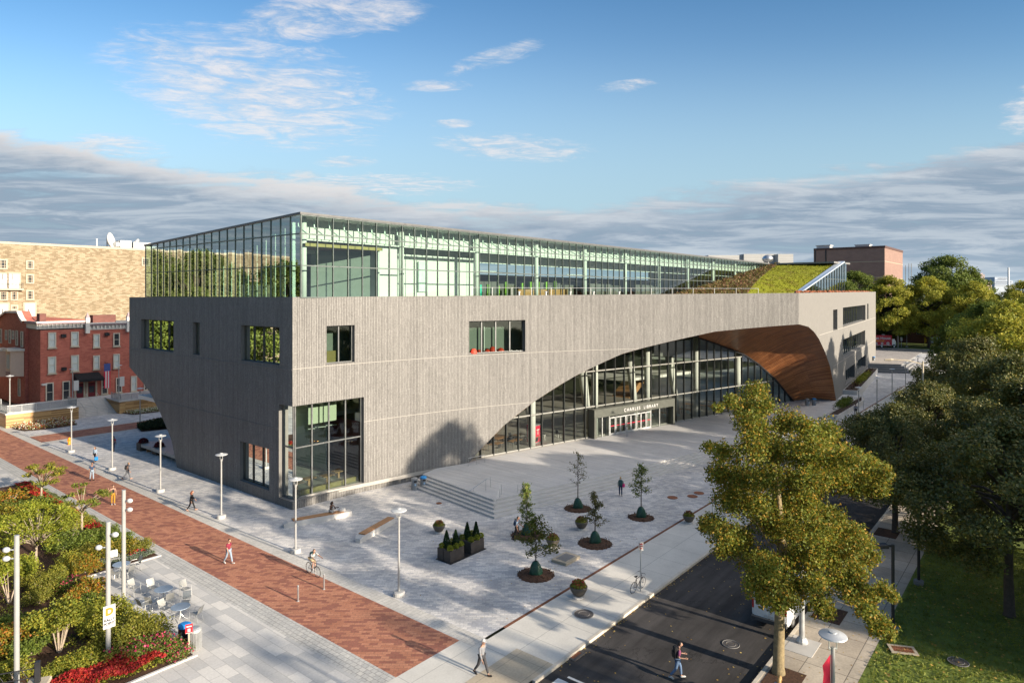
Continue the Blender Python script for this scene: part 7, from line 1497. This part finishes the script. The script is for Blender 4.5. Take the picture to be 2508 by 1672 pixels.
den = cm('denim', (.10, .16, .27)); lden = cm('light_denim', (.24, .30, .37)); blk = MAT['black_fabric']; dkn = cm('dark_denim', (.03, .045, .09)); wht = cm('white_cloth', (.42, .42, .41)); gry = cm('gray_cloth', (.2, .205, .22)); burg = cm('burgundy_cloth', (.20, .02, .04)); purp = cm('purple_cloth', (.22, .05, .13)); must = cm('mustard_cloth', (.36, .19, .02)); navy = cm('navy_cloth', (.03, .05, .10)); ltb = cm('pale_blue_cloth', (.26, .33, .42)); redc = cm('red_cloth', (.42, .03, .04)); tanc = cm('tan_cloth', (.42, .33, .20)); teal_b = cm('dark_teal_cloth', (.03, .08, .08))
def face(dx, dy): return math.atan2(dy, dx) - math.pi / 2        # heading of a walk in direction (dx,dy)
TOC = face(*(P(0, -1) - P(0, 0)).xy); AWAY = face(*(P(0, 1) - P(0, 0)).xy); ALS = face(*(P(1, 0) - P(0, 0)).xy); BKS = face(*(P(-1, 0) - P(0, 0)).xy)
def backpack(label, J, m, sc=1., par_head=0.):
    o = thing('backpack', label, 'backpack', J['w'](J['back']), par_head, 'bags carried by people'); b = MB(); b.bbox(-.15 * sc, .15 * sc, -.09 * sc, .09 * sc, -.24 * sc, .2 * sc, .05); b.bbox(-.11 * sc, .11 * sc, -.14 * sc, -.08 * sc, -.2 * sc, .02 * sc, .03); b.build('pack', m, o); b = MB()
    for sx in (-1, 1): b.tube([(.1 * sx, .06, .18), (.11 * sx, .16, .22), (.11 * sx, .30, .1), (.11 * sx, .2, -.12)], .016, 5)
    b.build('straps', m, o)
pa, ja = person('man in gray shirt and pale cap walking at the sidewalk corner', G(1180, 1652), face(.75, -.6), MAT['skin1'], gry, cm('charcoal', (.04, .04, .045)), MAT['black_fabric'], MAT['hair_br'], 1.78, 24, 4, -18, 20, -20, 12, 16, 15, 4, sleeves='long', cap=wht)
pa, ja = person('man in purple shirt and jeans crossing the road with black backpack', G(1659, 1660, -.14), face(1, -.05), MAT['skin1'], purp, den, wht, MAT['hair_dk'], 1.78, 22, 18, -12, 30, 5, 75, -8, 95, 8); backpack('large black backpack on the man crossing the road', ja, blk, 1.15, face(1, -.05))
person('woman in burgundy top and pale jeans on the brick walk', G(560, 1379), TOC + .25, MAT['skin1'], burg, lden, wht, MAT['hair_dk'], 1.7, 18, 3, -14, 22, -16, 10, 16, 12, 2, fem=True)
pa, ja = person('red haired woman in black by the fourth lamp', G(469, 1250), TOC + .9, MAT['skin1'], blk, blk, MAT['skin1'], MAT['hair_rd'], 1.7, 20, 2, -16, 20, 10, 30, -10, 25, 2, long_hair=True, sleeves='long', fem=True)
person('woman in black top and mustard trousers shading her eyes', G(277, 1235), TOC - .2, MAT['skin1'], blk, must, wht, MAT['hair_dk'], 1.7, 6, 2, -4, 4, 0, 8, 65, 110, 0, sleeves='none', fem=True, ra_out=35)
person('young man in navy vest and light jeans on the brick walk', G(225, 1176), TOC + .1, MAT['skin2'], navy, lden, MAT['black_fabric'], MAT['hair_dk'], 1.76, 8, 2, -8, 8, 0, 10, 0, 14, 0)
pa, ja = person('woman in pale blue shirt near the second farthest lamp', G(233, 1131), AWAY + 2.2, MAT['skin1'], ltb, blk, MAT['black_fabric'], MAT['hair_br'], 1.7, 20, 2, -16, 18, 8, 8, -8, 20, 2, long_hair=True, sleeves='long', fem=True)
q = ja['w'](ja['lhand']); o = thing('tote_bag', 'blue tote bag in the hand of the woman in pale blue', 'bag', q, .4, 'bags carried by people'); b = MB(); b.bbox(-.17, .17, -.06, .06, -.5, -.15, .02); b.build('sack', MAT['blue_lid'], o); b = MB(); b.tube([(-.1, 0, -.16), (-.06, 0, .0), (.06, 0, 0), (.1, 0, -.16)], .012, 5); b.build('handle', MAT['blue_lid'], o)
pa, ja = person('woman in gray leggings walking away with a dark backpack', G(312, 1174), ALS - .4, MAT['skin1'], wht, cm('gray_leggings', (.09, .095, .11)), MAT['skin1'], MAT['hair_bl'], 1.7, 20, 4, -20, 35, -14, 15, 14, 15, 4, fem=True, sleeves='none'); backpack('dark backpack on the woman in gray leggings', ja, blk, .95, ALS - .4)
pa, ja = person('person in red shirt with backpack standing in the building shade', G(278, 1104), TOC + 2.4, MAT['skin2'], redc, dkn, MAT['black_fabric'], MAT['hair_dk'], 1.72, 8, 2, -8, 8, 20, 40, 0, 10, 0); backpack('black backpack on the person in red', ja, blk, .9, TOC + 2.4)
pa, ja = person('man in blue shirt with small backpack passing the narrow tree', G(1266, 1322), face(.95, -.25), MAT['skin2'], cm('slate_cloth', (.13, .18, .25)), blk, MAT['black_fabric'], MAT['hair_dk'], 1.78, 16, 6, -14, 20, 20, 35, 0, 20, 3); backpack('small dark backpack on the man by the narrow tree', ja, navy, .9, face(.95, -.25))
pa, ja = person('woman in dark jeans walking away with a dark backpack and pink bag', G(1520, 1214), face(.1, 1), MAT['skin1'], cm('sage_cloth', (.22, .27, .25)), dkn, wht, MAT['hair_bl'], 1.7, 8, 2, -8, 14, 0, 8, 0, 8, 2, fem=True, sleeves='long'); backpack('dark teal backpack on the woman by the leafy tree', ja, teal_b, 1.05, face(.1, 1))
q = ja['w'](Vector((.26, -.06, 1.0))); o = thing('shoulder_bag', 'bright pink bag hanging beside the dark teal backpack', 'bag', q, 0, 'bags carried by people'); b = MB(); b.bbox(-.11, .11, -.08, .08, -.17, .14, .04); b.build('pouch', pm('pink_bag', (.62, .03, .16), .6), o); b = MB(); b.tube([(0, -.05, .12), (-.06, 0, .38), (0, .05, .12)], .012, 5); b.build('strap', blk, o)
person('man in gray hoodie walking away along the right sidewalk', G(2096, 1017), face(.35, 1), MAT['skin2'], cm('hoodie_gray', (.20, .21, .24)), blk, wht, MAT['hair_dk'], 1.76, 16, 3, -16, 22, -12, 12, 12, 12, 3, sleeves='long')
person('blond person in pale blue jeans shirt standing beside the big tree trunk', G(1908, 1755), face(.6, .6), MAT['skin1'], ltb, den, wht, MAT['hair_bl'], 1.72, 4, 2, -4, 4, 20, 60, 20, 60, 5, long_hair=True, fem=True, sleeves='long')
# seated woman on the long bench
b0 = G(817, 1272); sdir = face(.35, -.9); sp = G(813, 1262); seatp = G(810, 1253, .49)
pa, ja = person('woman in black vest sitting on the long bench with a phone', (seatp.x, seatp.y, 0), sdir + .7, MAT['skin3'], blk, cm('light_shorts', (.45, .42, .38)), MAT['black_fabric'], MAT['hair_dk'], 1.68, 84, 84, 78, 82, 35, 70, 40, 65, 12, sleeves='none', fem=True, long_hair=True, crotch_z=.60, trous='short', group='people on the plaza')
q = ja['w'](ja['rhand'] + Vector((-.06, .06, .02))); b = MB(); b.bbox(-.035, .035, -.006, .006, -.07, .07, .003); o = b.build('phone', MAT['black_metal']); o.location = q; tag(o, 'black phone held by the seated woman', 'phone')
b = MB(); b.bbox(-.25, .25, -.16, .16, 0, .22, .05); o = b.build('white_bag', wht); o.location = G(838, 1250, .49); o.rotation_euler = (0, 0, .2); tag(o, 'white bag lying on the long bench beside the seated woman', 'bag')
# ---------------------------------------------------------------- bicycles
def bicycle(label, base, heading, fm, lean=0., group='bicycles', steer=0.):
    t = thing('bicycle', label, 'bicycle', base, heading, group); t.rotation_euler = (0, lean, heading); r_ = .335
    for y, nm in ((-.50, 'wheel'), (.52, 'wheel')):
        b = MB(); b.ring((0, 0, 0), r_ - .02, .011, 28, 5, 'x'); 
        for k in range(14): a = 6.283 * k / 14; b.tube([(.02 * (-1) ** k, 0, 0), (0, (r_ - .02) * math.cos(a), (r_ - .02) * math.sin(a))], .0025, 3, 0, False)
        b.tube([(-.05, 0, 0), (.05, 0, 0)], .025, 8); o = b.build('wheel', MAT['steel'], t, loc=(0, y, r_)); b = MB(); b.ring((0, 0, 0), r_, .019, 30, 6, 'x'); b.build('tyre', MAT['rubber'], o)
    b = MB(); bbk, st, hd, hd2, ra, fa = (0, -.08, .28), (0, -.24, .80), (0, .36, .84), (0, .39, .72), (0, -.50, .335), (0, .52, .335)
    for p, q in ((bbk, st), (st, hd), (bbk, hd2), (hd, hd2)): b.tube([p, q], .018, 7)
    for sx in (-.05, .05): b.tube([bbk, (sx, -.5, .335)], .010, 5); b.tube([st, (sx, -.5, .335)], .009, 5); b.tube([hd2, (sx, .45, .6), (sx, .52, .335)], .012, 5)
    b.build('frame', fm, t); b = MB(); b.tube([hd, (0, .35, .95)], .015, 6); b.tube([(-.28, .30, .98), (-.18, .42, .99), (0, .36, .96), (.18, .42, .99), (.28, .30, .98)], .013, 6); b.build('handlebar', MAT['black_metal'], t)
    b = MB(); b.tube([st, (0, -.27, .93)], .013, 6); b.add([(-.08, -.40, .94), (.08, -.40, .94), (.02, -.12, .95), (-.02, -.12, .95), (-.08, -.40, .98), (.08, -.40, .98), (.02, -.12, .97), (-.02, -.12, .97)], [(3, 2, 1, 0), (4, 5, 6, 7), (0, 1, 5, 4), (1, 2, 6, 5), (2, 3, 7, 6), (3, 0, 4, 7)]); b.build('saddle', MAT['black_fabric'], t)
    b = MB(); b.ring((.04, -.08, .28), .09, .008, 18, 4, 'x'); b.tube([(.04, -.08, .28), (.08, .03, .16)], .01, 5); b.tube([(-.04, -.08, .28), (-.08, -.19, .40)], .01, 5); b.box(.06, .15, -.01, .07, .15, .17); b.box(-.15, -.06, -.23, -.15, .39, .41); b.build('crank', MAT['steel'], t); return t
pr_, pf_ = G(756, 1402), G(778, 1412); cb = (pr_ + pf_) / 2; chd = face(*(P(0, -1) - P(0, 0)).xy) - .05
bicycle('dark bicycle ridden along the brick walk', cb, chd, MAT['black_metal'])
fwd = Vector((-math.sin(chd), math.cos(chd), 0)); cp = cb - fwd * .26
pa, ja = person('cyclist in white shirt, tan shorts and helmetless with a backpack', (cp.x, cp.y, 0), chd, MAT['skin1'], wht, tanc, wht, MAT['hair_br'], 1.76, 52, 62, 78, 92, 70, 10, 70, 10, 42, trous='short', crotch_z=1.0, head_down=2); backpack('dark green backpack on the cyclist', ja, teal_b, .95, chd)
p = (G(1550, 1452) + G(1573, 1438)) / 2; d = G(1573, 1438) - G(1550, 1452); bicycle('dark bicycle leaning against the white parking sign post', p, face(d.x, d.y), cm('bike_dark', (.05, .02, .03)), .08)
# ---------------------------------------------------------------- vehicles
def van():
    p = G(1850, 1502, -.14); s_, t_ = ST(p); t = thing('white_van', 'white cargo van parked at the kerb under the big street tree', 'van', P(39.3, 12.0, -.14), ALS); wp = pm('van_white', (.74, .74, .74), .3, var=.03, coat=.4)
    # y forward (away along the street); body as cross sections
    secs = [(-2.7, .45, 1.9, .92, .80), (-2.55, .36, 2.02, .99, .86), (-1.0, .33, 2.06, 1.0, .88), (1.0, .33, 2.05, 1.0, .86), (1.45, .33, 1.95, 1.0, .80), (2.1, .33, 1.25, .98, .86), (2.75, .36, 1.05, .93, .80), (2.9, .45, .9, .85, .72)]
    b = MB(); vs = []; n = 10
    for y, z0, z1, w0, w1 in secs: vs += [(-w0 * .96, y, z0), (w0 * .96, y, z0), (w0, y, z0 + .25), (w0, y, (z0 + z1) / 2), (w1 + .03, y, z1 - .16), (w1 - .1, y, z1), (-w1 + .1, y, z1), (-w1 - .03, y, z1 - .16), (-w0, y, (z0 + z1) / 2), (-w0, y, z0 + .25)]
    fs = [[i*n+j, i*n+(j+1) % n, (i+1)*n+(j+1) % n, (i+1)*n+j] for i in range(len(secs)-1) for j in range(n)] + [list(range(n)), list(range((len(secs)-1)*n + n - 1, (len(secs)-1)*n - 1, -1))]
    b.add(vs, fs); b.build('body', wp, t, smooth=False)
    for x0, x1 in ((-.82, -.03), (.03, .82)):
        b = MB(); b.bbox(x0, x1, -2.745, -2.69, .55, 1.86, .01); d = b.build('rear_door', wp, t); b = MB(); b.box(x0 + .1, x1 - .1, -2.755, -2.74, 1.22, 1.72); b.build('window', pane_dk, d); b = MB(); b.box(.05 if x0 > 0 else -.12, .12 if x0 > 0 else -.05, -2.775, -2.74, .98, 1.04); b.build('handle', MAT['black_metal'], d)
    b = MB(); b.bbox(-.95, .95, -2.86, -2.66, .36, .58, .03); b.build('bumper', MAT['dark_metal'], t)
    for sx in (-1, 1):
        b = MB(); b.box(.86 * sx - .06, .86 * sx + .06, -2.73, -2.62, .95, 1.42); b.build('tail_light', pm('tail_red', (.45, .01, .01), .25), t)
        b = MB(); b.box(sx * 1.0 - .012, sx * 1.0 + .012, .35, 1.35, 1.15, 1.65); b.build('side_window', pane_dk, t)
        b = MB(); b.box(min(sx * 1.0, sx * 1.2), max(sx * 1.0, sx * 1.2), 1.2, 1.35, 1.15, 1.4); b.build('mirror', MAT['black_metal'], t)
        for y in (-1.75, 1.9):
            b = MB(); b.ring((0, 0, 0), .25, .10, 22, 8, 'x'); o = b.build('wheel', MAT['rubber'], t, loc=(sx * .9, y, .35), smooth=True); b = MB(); b.tube([(-.08, 0, 0), (.08, 0, 0)], .19, 14); b.build('rim', MAT['steel'], o)
    b = MB(); b.add([(-.78, 1.48, 1.9), (.78, 1.48, 1.9), (.86, 2.09, 1.28), (-.86, 2.09, 1.28)], [(0, 3, 2, 1)]); b.build('windscreen', pane_dk, t); b = MB(); b.box(-.26, .26, -2.772, -2.745, .62, .74); b.build('number_plate', MAT['white_paint'], t)
van()
def food_truck():
    p0 = D(2135, 849, 198); pA, pB = G(2118, 852, 2.2), G(2185, 852, 2.2); d = pB - pA; L_ = d.length; t = thing('food_truck', 'red food truck with white lettering parked across the far street', 'truck', pA, math.atan2(d.y, d.x)); rd = pm('truck_red', (.46, .012, .03), .35, var=.04)
    b = MB(); b.bbox(0, L_, 0, 2.6, .7, 3.75, .08); b.build('body', rd, t); b = MB(); b.bbox(L_, L_ + 1.3, .2, 2.4, .5, 2.2, .1); b.box(L_ + .05, L_ + .9, .15, 2.45, 1.7, 2.6); b.build('cab', MAT['lt_alu'], t)
    for x in (1.7, L_ * .62, L_ + .6): b = MB(); b.ring((x, .15, .5), .33, .17, 18, 7, 'y'); b = MB(); b.tube([(x, -.02, .5), (x, .3, .5)], .5, 18); o = b.build('wheel', MAT['rubber'], t); b = MB(); b.tube([(x, -.04, .5), (x, .0, .5)], .24, 14); b.build('rim', MAT['steel'], o)
    b = MB(); b.bbox(L_ * .3, L_ * .3 + 1.2, .8, 1.8, 3.75, 4.15, .1); b.bbox(L_ * .72, L_ * .72 + .6, .8, 1.6, 3.75, 4.0, .05); b.build('roof_vent', MAT['lt_alu'], t)
    xo = L_ * .56
    text(t, 'Korea House', 1.15, xo, 2.55, -.02, MAT['white_paint'], .02); text(t, '- food truck -', .58, xo, 1.95, -.02, pm('truck_yellow', (.75, .45, .03), .5), .01)
    b = MB()
    for k, x in enumerate((xo - 2.6, xo - 1.1, xo + .6, xo + 2.3)): b.tube([(x, -.03, 1.35), (x, .01, 1.35)], .38 if k < 3 else .48, 14)
    b.build('dish_picture', pm('dish_print', (.55, .40, .36), .5, var=.4, vs=3), t); b = MB(); b.box(.3, L_ - .3, -.03, 0, .78, .88); b.build('trim', MAT['lt_alu'], t)
food_truck()
# interior chairs and tables seen through the hall glass (each a thing of its own)
it = thing('reading_table', 'x', 'table'); b = MB(); b.box(-.9, .9, -.4, .4, .71, .75); b.build('tabletop', MAT['wood_tab'], it)
for x in (-.8, .8):
    for y in (-.33, .33): b = MB(); b.tube([(x, y, 0), (x, y, .71)], .025, 6); b.build('leg', MAT['black_metal'], it)
IT = Proto(it)
def hall_chair(m):
    c = thing('hall_chair', 'x', 'chair'); b = MB(); b.bbox(-.24, .24, -.24, .24, .42, .47, .02); b.build('seat', m, c); b = MB(); b.add([(-.23, .22, .5), (.23, .22, .5), (.21, .32, .92), (-.21, .32, .92), (-.23, .25, .5), (.23, .25, .5), (.21, .35, .92), (-.21, .35, .92)], [(0, 1, 2, 3), (7, 6, 5, 4), (0, 4, 5, 1), (1, 5, 6, 2), (2, 6, 7, 3), (3, 7, 4, 0)]); b.build('backrest', m, c)
    for x in (-.2, .2):
        for y in (-.2, .2): b = MB(); b.tube([(x, y, 0), (x, y, .43)], .015, 5); b.build('leg', MAT['lt_alu'], c)
    return Proto(c)
HD = hall_chair(MAT['black_fabric']); HB = hall_chair(MAT['blue_seat'])
for i in range(4):
    for jn in range(2):
        s = 52.8 + 2.6 * i; t_ = 48.6 + 2.2 * jn - .23 * (s - 52); IT.put(P(s, t_, ZP + .01), ALS + math.pi / 2, 'dark wood table in the left corner of the hall', 'tables in the left corner of the hall')
        for k in (-1, 1): HD.put(P(s + .45 * k, t_ - .62 * k * (1 if jn else -1), ZP + .01), ALS + math.pi / 2 + (0 if k * (1 if jn else -1) < 0 else math.pi), 'dark chair at a table in the left corner of the hall', 'chairs in the left corner of the hall')
for i in range(9):
    for jn in range(2):
        s = 83.5 + 2.3 * i; t_ = glT(s) + 1.6 + 2.4 * jn; HB.put(P(s, t_, ZP + .01), ALS + 2.4 + (i % 3) * .3, 'pale blue chair behind the hall glass right of the doors', 'pale blue chairs in the hall')
        if i % 2 == 0: IT.put(P(s + 1.2, t_ + 1.0, ZP + .01), ALS, 'long table behind the hall glass right of the doors', 'tables right of the doors')
ki = thing('info_kiosk', 'red and gray kiosk standing behind the hall glass', 'kiosk', P(*(lambda q: (q[0], glT(q[0]) + 2.2))(on_glass(1342, 1060)), ZP), ALS); b = MB(); b.bbox(-.6, .6, -.5, .9, 0, 2.1, .05); b.build('body', MAT['plastic_gray'], ki); b = MB(); b.box(-.45, .5, -.55, -.5, .1, 2.1); b.box(.6, .65, -.4, .8, .1, 2.0); b.build('panel', MAT['banner'], ki)
b = MB(); b.box(.655, .66, -.1, .4, 1.5, 1.6); b.box(.655, .66, .1, .2, 1.0, 1.5); b.build('emblem', MAT['white_paint'], ki)
for k, x in enumerate((1362, 1390, 1410)):
    s, _ = on_glass(x, 1050); HD.put(P(s, glT(s) + 2.5 + (k % 2), ZP + .01), 1.2 * k, ('brown', 'middle', 'right')[k] + ' lounge chair behind the glass between kiosk and entrance', 'lounge chairs near the entrance')
# lettering becomes real mesh
dg = bpy.context.evaluated_depsgraph_get(); dg.update()
for o in [o for o in SC.objects if o.type == 'FONT']:
    me = bpy.data.meshes.new_from_object(o.evaluated_get(dg)); m = bpy.data.objects.new('lettering', me); C.objects.link(m); m.parent = o.parent; m.matrix_local = o.matrix_local.copy(); bpy.data.objects.remove(o)
